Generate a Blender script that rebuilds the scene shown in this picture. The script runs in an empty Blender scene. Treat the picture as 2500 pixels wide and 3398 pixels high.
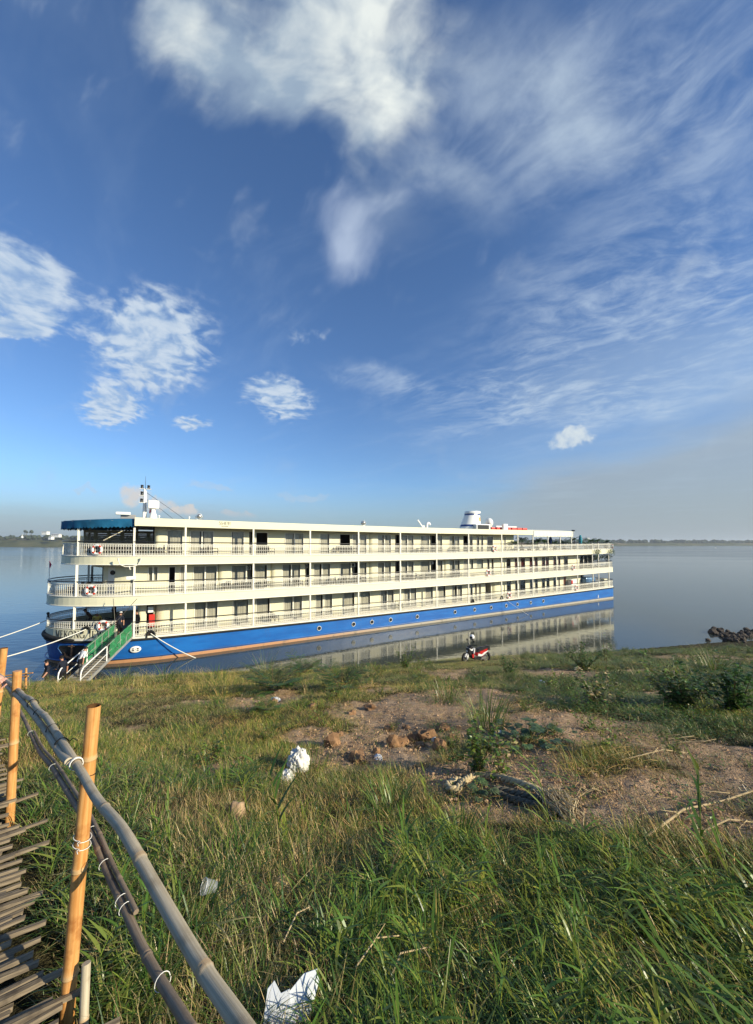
import bpy, bmesh, math, random
import numpy as np
from mathutils import Vector, Matrix
from math import radians as R, sin, cos, pi, tau, tan, sqrt, atan2, exp, hypot
SC = bpy.context.scene
COL = SC.collection
random.seed(11)
rng = np.random.default_rng(7)

# ------------------------------------------------------------------ camera
PITCH, F, CU, CV = R(2.2), 1270.0, 1250.0, 1754.2      # photograph pixels (2500 x 3398)
EYE = Vector((0.0, 0.0, 8.0))                            # water level is z = 0
cam_d = bpy.data.cameras.new('camera')
cam = bpy.data.objects.new('camera', cam_d); COL.objects.link(cam)
cam.location = EYE
cam.rotation_euler = (R(90) + PITCH, 0, 0)
cam_d.sensor_fit = 'HORIZONTAL'; cam_d.sensor_width = 36.0
cam_d.lens = 36.0 * F / 2500.0
cam_d.shift_y = 55.2 / 2500.0
cam_d.clip_start = 0.05; cam_d.clip_end = 20000
SC.camera = cam

SC.view_settings.view_transform = 'Standard'; SC.view_settings.look = 'None'
SC.view_settings.exposure = 0.50; SC.view_settings.gamma = 1.0
SC.view_settings.use_curve_mapping = False
SC.render.engine = 'CYCLES'
SC.cycles.use_denoising = True
SC.cycles.max_bounces = 6; SC.cycles.diffuse_bounces = 2; SC.cycles.glossy_bounces = 4
SC.cycles.transmission_bounces = 4; SC.cycles.transparent_max_bounces = 8
SC.cycles.sample_clamp_indirect = 6.0
SC.cycles.caustics_reflective = False; SC.cycles.caustics_refractive = False

# ------------------------------------------------------------------ node helpers
class NT:
    """tiny expression builder for shader node trees"""
    def __init__(s, tree):
        s.t = tree; s.n = tree.nodes; s.l = tree.links
    def new(s, typ, **kw):
        nd = s.n.new(typ)
        for k, v in kw.items(): setattr(nd, k, v)
        return nd
    def put(s, sock, v):
        if hasattr(v, 'is_linked') or isinstance(v, bpy.types.NodeSocket): s.l.new(v, sock)
        elif v is not None:
            if hasattr(sock.default_value, '__len__') and not hasattr(v, '__len__'): v = [v] * len(sock.default_value)
            if hasattr(v, '__len__') and len(sock.default_value) == 4 and len(v) == 3: v = (*v, 1)
            sock.default_value = v
    def m(s, op, a, b=None, c=None, clamp=False):
        nd = s.new('ShaderNodeMath', operation=op, use_clamp=clamp)
        for i, v in enumerate((a, b, c)):
            if v is not None: s.put(nd.inputs[i], v)
        return nd.outputs[0]
    def add(s, a, b): return s.m('ADD', a, b)
    def sub(s, a, b): return s.m('SUBTRACT', a, b)
    def mul(s, a, b): return s.m('MULTIPLY', a, b)
    def div(s, a, b): return s.m('DIVIDE', a, b)
    def vm(s, op, a, b=None):
        nd = s.new('ShaderNodeVectorMath', operation=op)
        s.put(nd.inputs[0], a)
        if b is not None: s.put(nd.inputs[3 if op == 'SCALE' else 1], b)
        return nd.outputs[1 if op in ('LENGTH', 'DOT_PRODUCT', 'DISTANCE') else 0]
    def xyz(s, x, y, z=0.0):
        nd = s.new('ShaderNodeCombineXYZ')
        for i, v in enumerate((x, y, z)): s.put(nd.inputs[i], v)
        return nd.outputs[0]
    def sep(s, v):
        nd = s.new('ShaderNodeSeparateXYZ'); s.put(nd.inputs[0], v); return nd.outputs
    def smooth(s, v, a, b, lo=0.0, hi=1.0):
        nd = s.new('ShaderNodeMapRange', interpolation_type='SMOOTHSTEP')
        for i, q in enumerate((v, a, b, lo, hi)): s.put(nd.inputs[i], q)
        return nd.outputs[0]
    def lin(s, v, a, b, lo=0.0, hi=1.0):
        nd = s.new('ShaderNodeMapRange')
        for i, q in enumerate((v, a, b, lo, hi)): s.put(nd.inputs[i], q)
        return nd.outputs[0]
    def noise(s, vec, scale, detail=3.0, rough=0.5, dist=0.0, color=False):
        nd = s.new('ShaderNodeTexNoise')
        if vec is not None: s.put(nd.inputs['Vector'], vec)
        nd.inputs['Scale'].default_value = scale; nd.inputs['Detail'].default_value = detail
        nd.inputs['Roughness'].default_value = rough; nd.inputs['Distortion'].default_value = dist
        return nd.outputs[1 if color else 0]
    def mapping(s, vec, loc=(0, 0, 0), rot=(0, 0, 0), scale=(1, 1, 1), typ='POINT'):
        nd = s.new('ShaderNodeMapping', vector_type=typ)
        s.put(nd.inputs[0], vec); nd.inputs[1].default_value = loc
        nd.inputs[2].default_value = rot; nd.inputs[3].default_value = scale
        return nd.outputs[0]
    def mix(s, f, a, b, blend='MIX'):
        nd = s.new('ShaderNodeMix', data_type='RGBA', blend_type=blend)
        s.put(nd.inputs[0], f); s.put(nd.inputs[6], a); s.put(nd.inputs[7], b)
        return nd.outputs[2]
    def ramp(s, v, stops):
        nd = s.new('ShaderNodeValToRGB'); s.put(nd.inputs[0], v); e = nd.color_ramp.elements
        while len(e) < len(stops): e.new(0.5)
        for el, (p, c) in zip(e, stops): el.position = p; el.color = (*c, 1)
        return nd.outputs[0]
    def bump(s, h, strength=0.3, dist=0.02):
        nd = s.new('ShaderNodeBump'); nd.inputs['Strength'].default_value = strength
        nd.inputs['Distance'].default_value = dist; s.put(nd.inputs['Height'], h)
        return nd.outputs[0]
    def attr(s, name, typ='GEOMETRY'):
        nd = s.new('ShaderNodeAttribute', attribute_name=name, attribute_type=typ); return nd

# ------------------------------------------------------------------ sky
SUN_EL, SUN_AZ = R(22.0), R(112.0)        # azimuth clockwise from +Y (away from the camera)
world = bpy.data.worlds.new('World'); SC.world = world; world.use_nodes = True
W = NT(world.node_tree); W.n.clear()
wout = W.new('ShaderNodeOutputWorld'); wbg = W.new('ShaderNodeBackground')
W.l.new(wbg.outputs[0], wout.inputs[0])
SKY_STRENGTH = 0.09
sky = W.new('ShaderNodeTexSky', sky_type='NISHITA'); sky.sun_disc = False
sky.sun_elevation = SUN_EL; sky.sun_rotation = SUN_AZ
sky.air_density = 1.0; sky.dust_density = 0.35; sky.ozone_density = 3.0; sky.altitude = 0
def build_sky():
    d = W.new('ShaderNodeTexCoord').outputs['Generated']
    dx, dy, dz = W.sep(d)
    up = W.m('MAXIMUM', dz, 0.0)
    zz = W.add(up, 0.06)
    P = W.xyz(W.div(dx, zz), W.div(dy, zz), 0.0)              # position on a flat cloud deck
    yy = W.m('MAXIMUM', dy, 0.12)
    front = W.smooth(dy, 0.1, 0.3)
    gx, gz = W.div(dx, yy), W.div(up, yy)
    G = W.xyz(gx, gz, 0.0)
    wob = W.vm('SCALE', W.vm('SUBTRACT', W.noise(P, 1.6, 4, .55, color=True), (.5, .5, .5)), 0.34)
    Gw = W.vm('ADD', G, W.vm('MULTIPLY', wob, (1, 1, 0)))
    wob2 = W.vm('SCALE', W.vm('SUBTRACT', W.noise(G, 9.0, 4, .6, color=True), (.5, .5, .5)), 0.10)
    Gs = W.vm('ADD', G, W.vm('MULTIPLY', wob2, (1, 1, 0)))
    def g(u, v):                                               # photo pixel -> point on the plane y = 1
        xc, yc = (u - CU) / F, -(v - CV) / F
        Y, Z = cos(PITCH) - yc * sin(PITCH), sin(PITCH) + yc * cos(PITCH)
        return xc / Y, Z / Y
    def blob(u, v, a, b, ang=0.0, vec=None, inner=0.15):
        c = g(u, v)
        q = W.mapping(vec or Gw, (c[0], c[1], 0), (0, 0, R(ang)), (a / F, b / F, 1), 'TEXTURE')
        return W.smooth(W.vm('LENGTH', q), 1.0, inner)
    mx = lambda *a: a[0] if len(a) == 1 else W.m('MAXIMUM', a[0], mx(*a[1:]))
    c = sky.outputs[0]
    c = W.mix(1.0, c, (0.83, 1.03, 1.27), 'MULTIPLY')
    K = 1.0 / SKY_STRENGTH
    col = lambda r_, g_, b_: (r_ * K * .86, g_ * K * .86, b_ * K * .86)
    # grey-lavender air low over the horizon, a higher bank of it on the right
    low = W.smooth(up, 0.17, 0.0)
    c = W.mix(W.mul(low, 0.80), c, col(.235, .305, .360))
    n1 = W.noise(W.mapping(P, scale=(.35, .35, 1)), 1.5, 4, .55)
    edge = W.add(W.add(0.06, W.mul(W.m('MAXIMUM', W.sub(gx, -.05), 0), .36)), W.mul(W.sub(n1, .5), .30))
    bank = W.mul(W.smooth(W.sub(gz, edge), 0.05, -0.14), W.smooth(gx, .0, .5))
    c = W.mix(W.mul(W.mul(bank, front), .78), c, col(.300, .345, .375))
    edl = W.add(.085, W.mul(W.sub(n1, .5), .10))
    bankl = W.mul(W.smooth(W.sub(gz, edl), 0.035, -0.03), W.smooth(gx, -.2, -.5))
    c = W.mix(W.mul(W.mul(bankl, front), .42), c, col(.31, .36, .41))
    # thin high streaks, all drawn out along one direction of the cloud deck
    Pw = W.vm('ADD', P, W.vm('SCALE', W.vm('SUBTRACT', W.noise(P, 1.1, 3, .5, color=True), (.5, .5, .5)), .55))
    st = W.noise(W.mapping(Pw, rot=(0, 0, R(-43)), scale=(1.9, .50, 1), typ='TEXTURE'), 2.0, 6, .60, .25)
    st2 = W.noise(W.mapping(Pw, rot=(0, 0, R(-30)), scale=(.9, .60, 1), typ='TEXTURE'), 8.0, 5, .62, .3)
    st3 = W.noise(P, .9, 3, .5)
    streak = W.smooth(W.add(W.add(W.mul(st, .40), W.mul(st2, .50)), W.mul(W.sub(st3, .5), .55)), .30, .66)
    rmask = W.m('ADD', W.m('ADD', blob(2300, 1000, 1000, 480, 14), W.mul(blob(2250, 330, 800, 560, 40), .75)),
                W.m('ADD', W.mul(blob(1700, 330, 620, 430, 40), .5), W.m('ADD', W.mul(blob(1270, 1265, 300, 70, -14, Gs), .55), W.mul(blob(1750, 1290, 650, 190, 8), .75))), clamp=True)
    c = W.mix(W.m('MULTIPLY', W.mul(streak, front), W.mul(rmask, .80), clamp=True), c, col(.47, .57, .69))
    c = W.mix(W.mul(W.smooth(st, .50, .80), .12), c, col(.40, .52, .68))
    soft = mx(blob(2300, 1230, 900, 330, 6), W.mul(blob(1900, 1480, 900, 190, 4), .5))
    c = W.mix(W.mul(W.mul(soft, front), .30), c, col(.43, .53, .62))
    # rippled patches (mackerel cloud) on the left
    rip = W.noise(W.mapping(Pw, rot=(0, 0, R(8)), scale=(.85, 1.15, 1), typ='TEXTURE'), 12.0, 4, .52, .2)
    big = W.noise(P, 2.6, 3, .5)
    amask = W.m('ADD', W.m('ADD', blob(40, 940, 400, 260, -24, Gs), blob(500, 1130, 340, 290, -14, Gs)), W.m('ADD', blob(360, 1350, 170, 120, -6, Gs), W.m('ADD', W.mul(blob(920, 1310, 230, 120, -10, Gs), .85),
               W.m('ADD', W.mul(blob(640, 1395, 110, 40, 0, Gs), .9), W.m('ADD', W.mul(blob(60, 1075, 170, 50, 0, Gs), .9), W.mul(blob(1020, 1110, 140, 50, 8, Gs), .45))))), clamp=True)
    alto = W.smooth(W.add(W.add(W.mul(W.sub(rip, .5), 1.7), W.mul(W.sub(big, .5), .9)), W.mul(amask, 1.0)), .22, .95)
    acol = W.mix(W.smooth(W.add(rip, W.mul(W.sub(big, .5), .4)), .36, .66), col(.33, .45, .62), col(.55, .63, .71))
    c = W.mix(W.mul(W.mul(alto, W.smooth(amask, .0, .75)), W.mul(front, .86)), c, acol)
    # the big soft cloud overhead and the small one under it
    puff = W.noise(W.mapping(Pw, scale=(1, .8, 1)), 2.8, 7, .56)
    wobm = W.vm('SCALE', W.vm('SUBTRACT', W.noise(G, 2.2, 3, .5, color=True), (.5, .5, .5)), 0.24)
    Gm = W.vm('ADD', G, W.vm('MULTIPLY', wobm, (1, 1, 0)))
    S_ = lambda *q: q[0] if len(q) == 1 else W.m('ADD', q[0], S_(*q[1:]))
    body = S_(blob(1090, 70, 640, 500, 0, vec=Gm, inner=.0), W.mul(blob(620, 110, 250, 340, 24, vec=Gm, inner=.0), .85), W.mul(blob(1300, 340, 300, 330, 24, vec=Gm, inner=.0), .62),
              W.mul(blob(900, 330, 420, 280, -20, vec=Gm, inner=.0), .45), W.mul(blob(1230, 540, 330, 190, -25, vec=Gm, inner=0), .40))
    fib = W.noise(W.mapping(Gm, rot=(0, 0, R(60)), scale=(1.5, .75, 1), typ='TEXTURE'), 7.5, 5, .52)
    puff = W.noise(Gm, 4.2, 6, .5)
    big_a = W.smooth(W.add(body, W.add(W.mul(W.sub(puff, .5), 1.25), W.mul(W.sub(fib, .5), .75))), .08, .95)
    lit = S_(W.mul(blob(1290, 320, 330, 420, 24, vec=Gm, inner=.0), 1.0), W.mul(blob(1230, 20, 420, 230, 0, vec=Gm, inner=.0), .8), W.mul(blob(600, 110, 200, 260, 22, vec=Gm, inner=0), .5), W.mul(blob(1100, 60, 560, 280, 0, vec=Gm, inner=0), .25))
    puff2 = W.noise(W.vm('ADD', Gm, (.035, .012, 0)), 4.2, 6, .5)
    lit = W.m('ADD', W.mul(lit, .85), W.add(W.mul(W.sub(puff, puff2), 2.6), W.mul(W.sub(puff, .5), .35)), clamp=True)
    bcol = W.mix(lit, col(.29, .375, .475), col(.72, .76, .73))
    c = W.mix(W.mul(W.mul(big_a, front), .96), c, bcol)
    thin = mx(blob(1800, 330, 460, 360, -35), W.mul(blob(1500, 600, 330, 150, -35, Gs), .7), W.mul(blob(1290, 680, 230, 230, 0), .5))
    c = W.mix(W.mul(W.mul(W.mul(thin, W.smooth(puff, .25, .75)), front), .6), c, col(.44, .53, .62))
    small = W.smooth(W.add(W.add(W.mul(blob(1330, 640, 260, 90, 32, vec=Gm, inner=0), .45), blob(1150, 800, 210, 240, 20, vec=Gm, inner=0)), W.add(W.mul(W.sub(puff, .5), 1.4), W.mul(W.sub(fib, .5), 1.2))), .10, 1.45)
    c = W.mix(W.mul(W.mul(small, front), .75), c, col(.46, .54, .68))
    # small bright heaps low on the left and one on the right
    hn = W.noise(G, 26.0, 4, .6)
    def heap(parts, colr, k=1.0, flat=None):
        nonlocal c
        bl = mx(*[blob(*p, vec=Gs, inner=.1) for p in parts]); f = W.mul(W.smooth(W.add(bl, W.mul(W.sub(hn, .5), 1.3)), .12, .75), W.smooth(bl, .0, .25))
        if flat: f = W.mul(f, W.smooth(gz, g(0, flat)[1] - .006, g(0, flat)[1] + .012))
        cc = W.mix(W.smooth(hn, .35, .65), W.mix(.45, colr, c), colr)
        c = W.mix(W.mul(W.mul(f, front), k), c, cc)
    heap([(440, 1640, 80, 60), (520, 1672, 90, 40), (620, 1690, 80, 26)], col(.60, .56, .52), .85, 1712)
    heap([(790, 1702, 80, 26)], col(.52, .50, .50), .6, 1716)
    heap([(1890, 1448, 120, 46)], col(.60, .66, .68), .85)
    heap([(290, 1640, 60, 12), (1000, 1655, 150, 16), (700, 1610, 120, 20)], col(.45, .52, .60), .4)
    W.put(wbg.inputs[0], c); wbg.inputs[1].default_value = SKY_STRENGTH
build_sky()

# ------------------------------------------------------------------ sun
sun_d = bpy.data.lights.new('sun', 'SUN'); sun = bpy.data.objects.new('sun', sun_d); COL.objects.link(sun)
sun_d.energy = 5.0; sun_d.angle = R(0.53); sun_d.color = (1.0, 0.90, 0.68)
SUN_DIR = Vector((sin(SUN_AZ) * cos(SUN_EL), cos(SUN_AZ) * cos(SUN_EL), sin(SUN_EL)))
sun.rotation_euler = SUN_DIR.to_track_quat('Z', 'Y').to_euler()

# ------------------------------------------------------------------ helpers
def ray(u, v):
    xc, yc = (u - CU) / F, -(v - CV) / F
    return Vector((xc, cos(PITCH) - yc * sin(PITCH), sin(PITCH) + yc * cos(PITCH)))
def at(u, v, Y):
    d = ray(u, v); return EYE + d * (Y / d.y)
def tag(o, label=None, cat=None, group=None, kind=None):
    for k, v in (('label', label), ('category', cat), ('group', group), ('kind', kind)):
        if v: o[k] = v
    return o
def empty(name, loc=(0, 0, 0), rz=0.0, parent=None):
    o = bpy.data.objects.new(name, None); COL.objects.link(o)
    o.location = loc; o.rotation_euler = (0, 0, rz); o.empty_display_size = .2
    if parent: o.parent = parent
    return o
def link(name, mesh, parent=None, loc=None, rot=None):
    o = bpy.data.objects.new(name, mesh); COL.objects.link(o)
    if parent: o.parent = parent
    if loc is not None: o.location = loc
    if rot is not None: o.rotation_euler = rot
    return o
def copy_tree(o, parent=None, **kw):
    c = o.copy(); COL.objects.link(c)
    if parent is not None: c.parent = parent
    for ch in o.children: copy_tree(ch, c)
    for k, v in kw.items(): setattr(c, k, v)
    return c

class MB:
    """collects geometry for one mesh"""
    def __init__(s): s.v = []; s.f = []; s.mi = []; s.sm = []; s.M = None; s.cur = 0
    def add(s, vs, fs, mi=None, smooth=False):
        b = len(s.v)
        if s.M is not None: vs = [s.M @ Vector(p) for p in vs]
        s.v += [tuple(p) for p in vs]
        s.f += [tuple(i + b for i in f) for f in fs]
        s.mi += [s.cur if mi is None else mi] * len(fs); s.sm += [smooth] * len(fs)
        return s
    def box(s, a, b, mi=None):
        x0, y0, z0 = a; x1, y1, z1 = b
        return s.add([(x0, y0, z0), (x1, y0, z0), (x1, y1, z0), (x0, y1, z0), (x0, y0, z1), (x1, y0, z1), (x1, y1, z1), (x0, y1, z1)],
                     [(3, 2, 1, 0), (4, 5, 6, 7), (0, 1, 5, 4), (1, 2, 6, 5), (2, 3, 7, 6), (3, 0, 4, 7)], mi)
    def cbox(s, c, d, mi=None, bev=0.0):
        if bev <= 0:
            return s.box([c[i] - d[i] / 2 for i in range(3)], [c[i] + d[i] / 2 for i in range(3)], mi)
        bm = bmesh.new(); bmesh.ops.create_cube(bm, size=1, matrix=Matrix.Translation(c) @ Matrix.Diagonal((*d, 1)))
        bmesh.ops.bevel(bm, geom=bm.edges[:], offset=bev, segments=2, affect='EDGES', profile=.6)
        return s.bm(bm, mi)
    def bm(s, bm, mi=None, smooth=False):
        bm.verts.index_update()
        s.add([v.co[:] for v in bm.verts], [[v.index for v in f.verts] for f in bm.faces], mi, smooth); bm.free(); return s
    def bar(s, p, q, w, h=None, mi=None):
        p, q = Vector(p), Vector(q); d = (q - p).normalized(); h = h or w
        x = d.cross(Vector((0, 0, 1)))
        x = Vector((1, 0, 0)) if x.length < 1e-4 else x.normalized()
        y = x.cross(d); x = x * w / 2; y = y * h / 2
        vs = [e + a for e in (p, q) for a in (-x - y, x - y, x + y, -x + y)]
        return s.add(vs, [(0, 1, 2, 3), (7, 6, 5, 4), (0, 4, 5, 1), (1, 5, 6, 2), (2, 6, 7, 3), (3, 7, 4, 0)], mi)
    def tube(s, pts, r, n=8, mi=None, cap=True, closed=False, smooth=True):
        pts = [Vector(p) for p in pts]; m = len(pts)
        rs = r if hasattr(r, '__len__') else [r] * m
        vs, fs = [], []; prev = None
        for i, p in enumerate(pts):
            a = pts[(i - 1) % m] if (closed or i > 0) else p
            b = pts[(i + 1) % m] if (closed or i < m - 1) else p
            t = (b - a).normalized()
            if prev is None:
                x = t.cross(Vector((0, 0, 1)))
                if x.length < .05: x = t.cross(Vector((1, 0, 0)))
            else: x = prev - t * prev.dot(t)
            x.normalize(); prev = x; y = t.cross(x)
            for k in range(n):
                an = tau * k / n; vs.append(p + (x * cos(an) + y * sin(an)) * rs[i])
        for i in range(m if closed else m - 1):
            j = (i + 1) % m
            for k in range(n):
                l = (k + 1) % n; fs.append((i * n + k, i * n + l, j * n + l, j * n + k))
        s.add(vs, fs, mi, smooth)
        if cap and not closed:
            s.add(vs[:n], [tuple(range(n - 1, -1, -1))], mi); s.add(vs[-n:], [tuple(range(n))], mi)
        return s
    def lathe(s, prof, n=16, mi=None, axis='z', c=(0, 0, 0), smooth=True, a0=0.0, a1=tau):
        full = abs(a1 - a0 - tau) < 1e-6; vs, fs = [], []
        k_ = n if full else n + 1
        for (r, h) in prof:
            for k in range(k_):
                a = a0 + (a1 - a0) * k / n
                q = (r * cos(a), r * sin(a), h) if axis == 'z' else ((h, r * cos(a), r * sin(a)) if axis == 'x' else (r * sin(a), h, r * cos(a)))
                vs.append((q[0] + c[0], q[1] + c[1], q[2] + c[2]))
        for i in range(len(prof) - 1):
            for k in range(n):
                l = (k + 1) % k_; fs.append((i * k_ + k, i * k_ + l, (i + 1) * k_ + l, (i + 1) * k_ + k))
        return s.add(vs, fs, mi, smooth)
    def ball(s, c, r, n=10, mi=None, squash=(1, 1, 1)):
        pr = [(max(1e-4, sin(pi * i / (n // 2 + 1))), -cos(pi * i / (n // 2 + 1))) for i in range(n // 2 + 2)]
        rr = r if hasattr(r, '__len__') else (r, r, r)
        vs, fs = [], []
        for (q, h) in pr:
            for k in range(n): vs.append((c[0] + q * cos(tau * k / n) * rr[0], c[1] + q * sin(tau * k / n) * rr[1], c[2] + h * rr[2]))
        for i in range(len(pr) - 1):
            for k in range(n):
                l = (k + 1) % n; fs.append((i * n + k, i * n + l, (i + 1) * n + l, (i + 1) * n + k))
        return s.add(vs, fs, mi, True)
    def mesh(s, name, mats):
        me = bpy.data.meshes.new(name); me.from_pydata(s.v, [], s.f)
        for m_ in (mats if isinstance(mats, (list, tuple)) else [mats]): me.materials.append(m_)
        me.polygons.foreach_set('material_index', s.mi); me.polygons.foreach_set('use_smooth', s.sm)
        me.update(); return me
    def build(s, name, mats, parent=None, loc=None, rot=None):
        return link(name, s.mesh(name, mats), parent, loc, rot)

# ------------------------------------------------------------------ materials
def mat(name, color, rough=0.6, spec=0.4, metal=0.0, noise=None, bump=None, wear=None, alpha=None, trans=None, coat=None, emit=None):
    """noise=(scale, amount); bump=(scale, strength, dist); wear=(colour, scale, lo, hi)"""
    m = bpy.data.materials.new(name); m.use_nodes = True; T = NT(m.node_tree)
    b = T.n['Principled BSDF']; b.inputs['Roughness'].default_value = rough
    b.inputs['Specular IOR Level'].default_value = spec; b.inputs['Metallic'].default_value = metal
    c = (*color, 1)
    co = T.new('ShaderNodeTexCoord').outputs['Object']
    if noise:
        nz = T.noise(co, noise[0], 5, .6); k = noise[1]
        c = T.mix(T.lin(nz, .3, .7), [x * (1 - k) for x in color], [min(1, x * (1 + k)) for x in color])
    if wear:
        nz = T.noise(co, wear[1], 6, .68, .4)
        c = T.mix(T.smooth(nz, wear[2], wear[3]), c, wear[0])
    T.put(b.inputs['Base Color'], c)
    if bump: T.put(b.inputs['Normal'], T.bump(T.noise(co, bump[0], 4, .6), bump[1], bump[2]))
    if alpha is not None: b.inputs['Alpha'].default_value = alpha
    if coat: b.inputs['Coat Weight'].default_value = coat
    if trans: b.inputs['Transmission Weight'].default_value = trans
    return m
# ================================================================== THE SETTING
def vnoise(x, y, seed=0):
    xi, yi = np.floor(x).astype(np.int64), np.floor(y).astype(np.int64); fx, fy = x - xi, y - yi
    def h(a, b):
        n = (a * 374761393 + b * 668265263 + seed * 974711) & 0xffffffff
        n = ((n ^ (n >> 13)) * 1274126177) & 0xffffffff
        return ((n ^ (n >> 16)) & 0xffff) / 65535.0
    u, w = fx * fx * (3 - 2 * fx), fy * fy * (3 - 2 * fy)
    return (h(xi, yi) * (1 - u) + h(xi + 1, yi) * u) * (1 - w) + (h(xi, yi + 1) * (1 - u) + h(xi + 1, yi + 1) * u) * w
def fbm(x, y, oct=4, seed=0, g=.5):
    s, a, t = 0.0, 1.0, 0.0
    for i in range(oct):
        s = s + a * (vnoise(x * 2 ** i + 17.3 * i, y * 2 ** i - 9.1 * i, seed + i) - .5); t += a; a *= g
    return s / t * 2
def sstep(x, a, b):
    t = np.clip((x - a) / (b - a), 0, 1); return t * t * (3 - 2 * t)
CX = [-60, -11, -8.6, 0, 5.0, 8.0, 14, 28.5, 80]
CY_ = [10, 12.8, 14.5, 18.6, 23.1, 24.6, 27.2, 30.6, 36]
CZ = [3.4, 3.25, 2.9, 1.95, 1.10, .82, .16, .12, .2]
SY = [20, 20.6, 21.6, 23.4, 25.2, 26.4, 27.9, 31.6, 38]
# the bamboo walkway runs from the camera down and to the left
WDIR = np.array([-.742, .670]); WORG = np.array([-1.2, 1.56])       # from the nearest fence post
def walk_z(d):
    d = np.asarray(d, float)
    return np.where(d < 1.6, 6.24, 6.24 - .115 * np.maximum(0, d - 1.6) - .010 * np.clip(d - 1.6, 0, 9) ** 2)
def ground_np(x, y):
    x = np.asarray(x, float); y = np.asarray(y, float)
    yc, zc, ys = np.interp(x, CX, CY_), np.interp(x, CX, CZ), np.interp(x, CX, SY)
    t = np.clip(y / yc, 0, 1)
    z = 6.22 - (6.22 - zc) * t ** 1.22
    z = np.where(y < 0, 6.22 + .02 * np.minimum(-y, 60), z)
    q = np.clip((y - yc) / (ys - yc), 0, 3.5)
    z = np.where(y > yc, zc * (1 - np.minimum(q, 1) ** 1.3) - np.maximum(0, q - 1) * 1.2, z)
    # the walkway's own bank
    dd = (x - WORG[0]) * WDIR[0] + (y - WORG[1]) * WDIR[1]
    pp = (x - WORG[0]) * WDIR[1] - (y - WORG[1]) * WDIR[0]              # >0 right of the fence
    w = sstep(pp, 1.6, .1) * sstep(pp, -3.6, -1.8) * sstep(dd, 12, 7)
    z = z * (1 - w) + np.minimum(walk_z(dd) - .17, 9) * w
    land = sstep(y, ys + 1.5, ys - 2)
    z = z + land * (.13 * fbm(x * .35, y * .35, 3, 3) + .055 * fbm(x * 1.3, y * 1.3, 3, 5)) * sstep(np.hypot(x, y), .5, 5) * (1 - .75 * sstep(y, yc - 5, yc - 1))
    z = z + land * (.035 * fbm(x * 4, y * 4, 3, 9))
    return z
def gz(x, y): return float(ground_np(np.array([x]), np.array([y]))[0])
def gp(u, v, lift=0.0):
    """where the line of sight through photo pixel (u, v) meets the bank"""
    d = ray(u, v); t = .4
    while t < 60:
        p = EYE + d * t
        if p.z < gz(p.x, p.y): break
        t *= 1.02
    lo, hi = t / 1.02, t
    for _ in range(12):
        m_ = (lo + hi) / 2; p = EYE + d * m_
        if p.z < gz(p.x, p.y): hi = m_
        else: lo = m_
    p = EYE + d * hi; p.z = gz(p.x, p.y) + lift
    return p

# where the bank is bare earth (photo pixels -> spots on the bank)
BARE = []
for (u, v, ru, rv, k) in [(1330, 2370, 330, 75, 1), (1780, 2420, 420, 70, .95), (1700, 2560, 330, 100, 1.1), (2150, 2640, 430, 120, 1.1), (2350, 2510, 330, 55, .9),
                          (1250, 2480, 260, 60, 1.0), (900, 2330, 130, 35, .9), (1020, 2440, 120, 45, .7), (1850, 2240, 150, 22, .9), (700, 2560, 130, 40, .7),
                          (860, 2590, 90, 40, .6), (2200, 2480, 200, 50, .6), (1700, 2680, 230, 50, .9), (2320, 2720, 300, 80, 1.1), (2050, 2720, 260, 60, .9), (2450, 2600, 200, 90, 1),
                          (1480, 2230, 100, 14, .7), (2330, 2180, 220, 18, .6), (620, 2340, 90, 22, .6), (400, 2290, 90, 10, .6), (1900, 2330, 120, 20, .6), (1560, 2300, 170, 26, .8), (2000, 2400, 220, 30, .8), (1720, 2350, 120, 18, .7), (2250, 2300, 140, 14, .7), (1250, 2280, 110, 16, .6), (2150, 2230, 130, 10, .6), (450, 2420, 90, 24, .5)]:
    a, b, c_, e = gp(u - ru, v), gp(u + ru, v), gp(u, v - rv), gp(u, v + rv)
    m_ = gp(u, v)
    BARE.append((m_.x, m_.y, abs(b.x - a.x) / 2, abs(c_.y - e.y) / 2, k))
def bare_np(x, y):
    s = np.zeros_like(x)
    for (cx, cy, rx, ry, k) in BARE:
        q = np.hypot((x - cx) / rx, (y - cy) / ry) + .45 * fbm(x * 1.1 + cx, y * 1.1, 3, 21)
        s = np.maximum(s, k * (1 - sstep(q, .55, 1.25)))
    s = s + .16 * fbm(x * .8, y * .8, 3, 31) + .10 * fbm(x * 3.1, y * 3.1, 2, 33)
    s = s - .30 * sstep(fbm(x * 2.0, y * 2.0, 3, 35), .05, .45)
    return np.clip(s, 0, 1)

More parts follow.
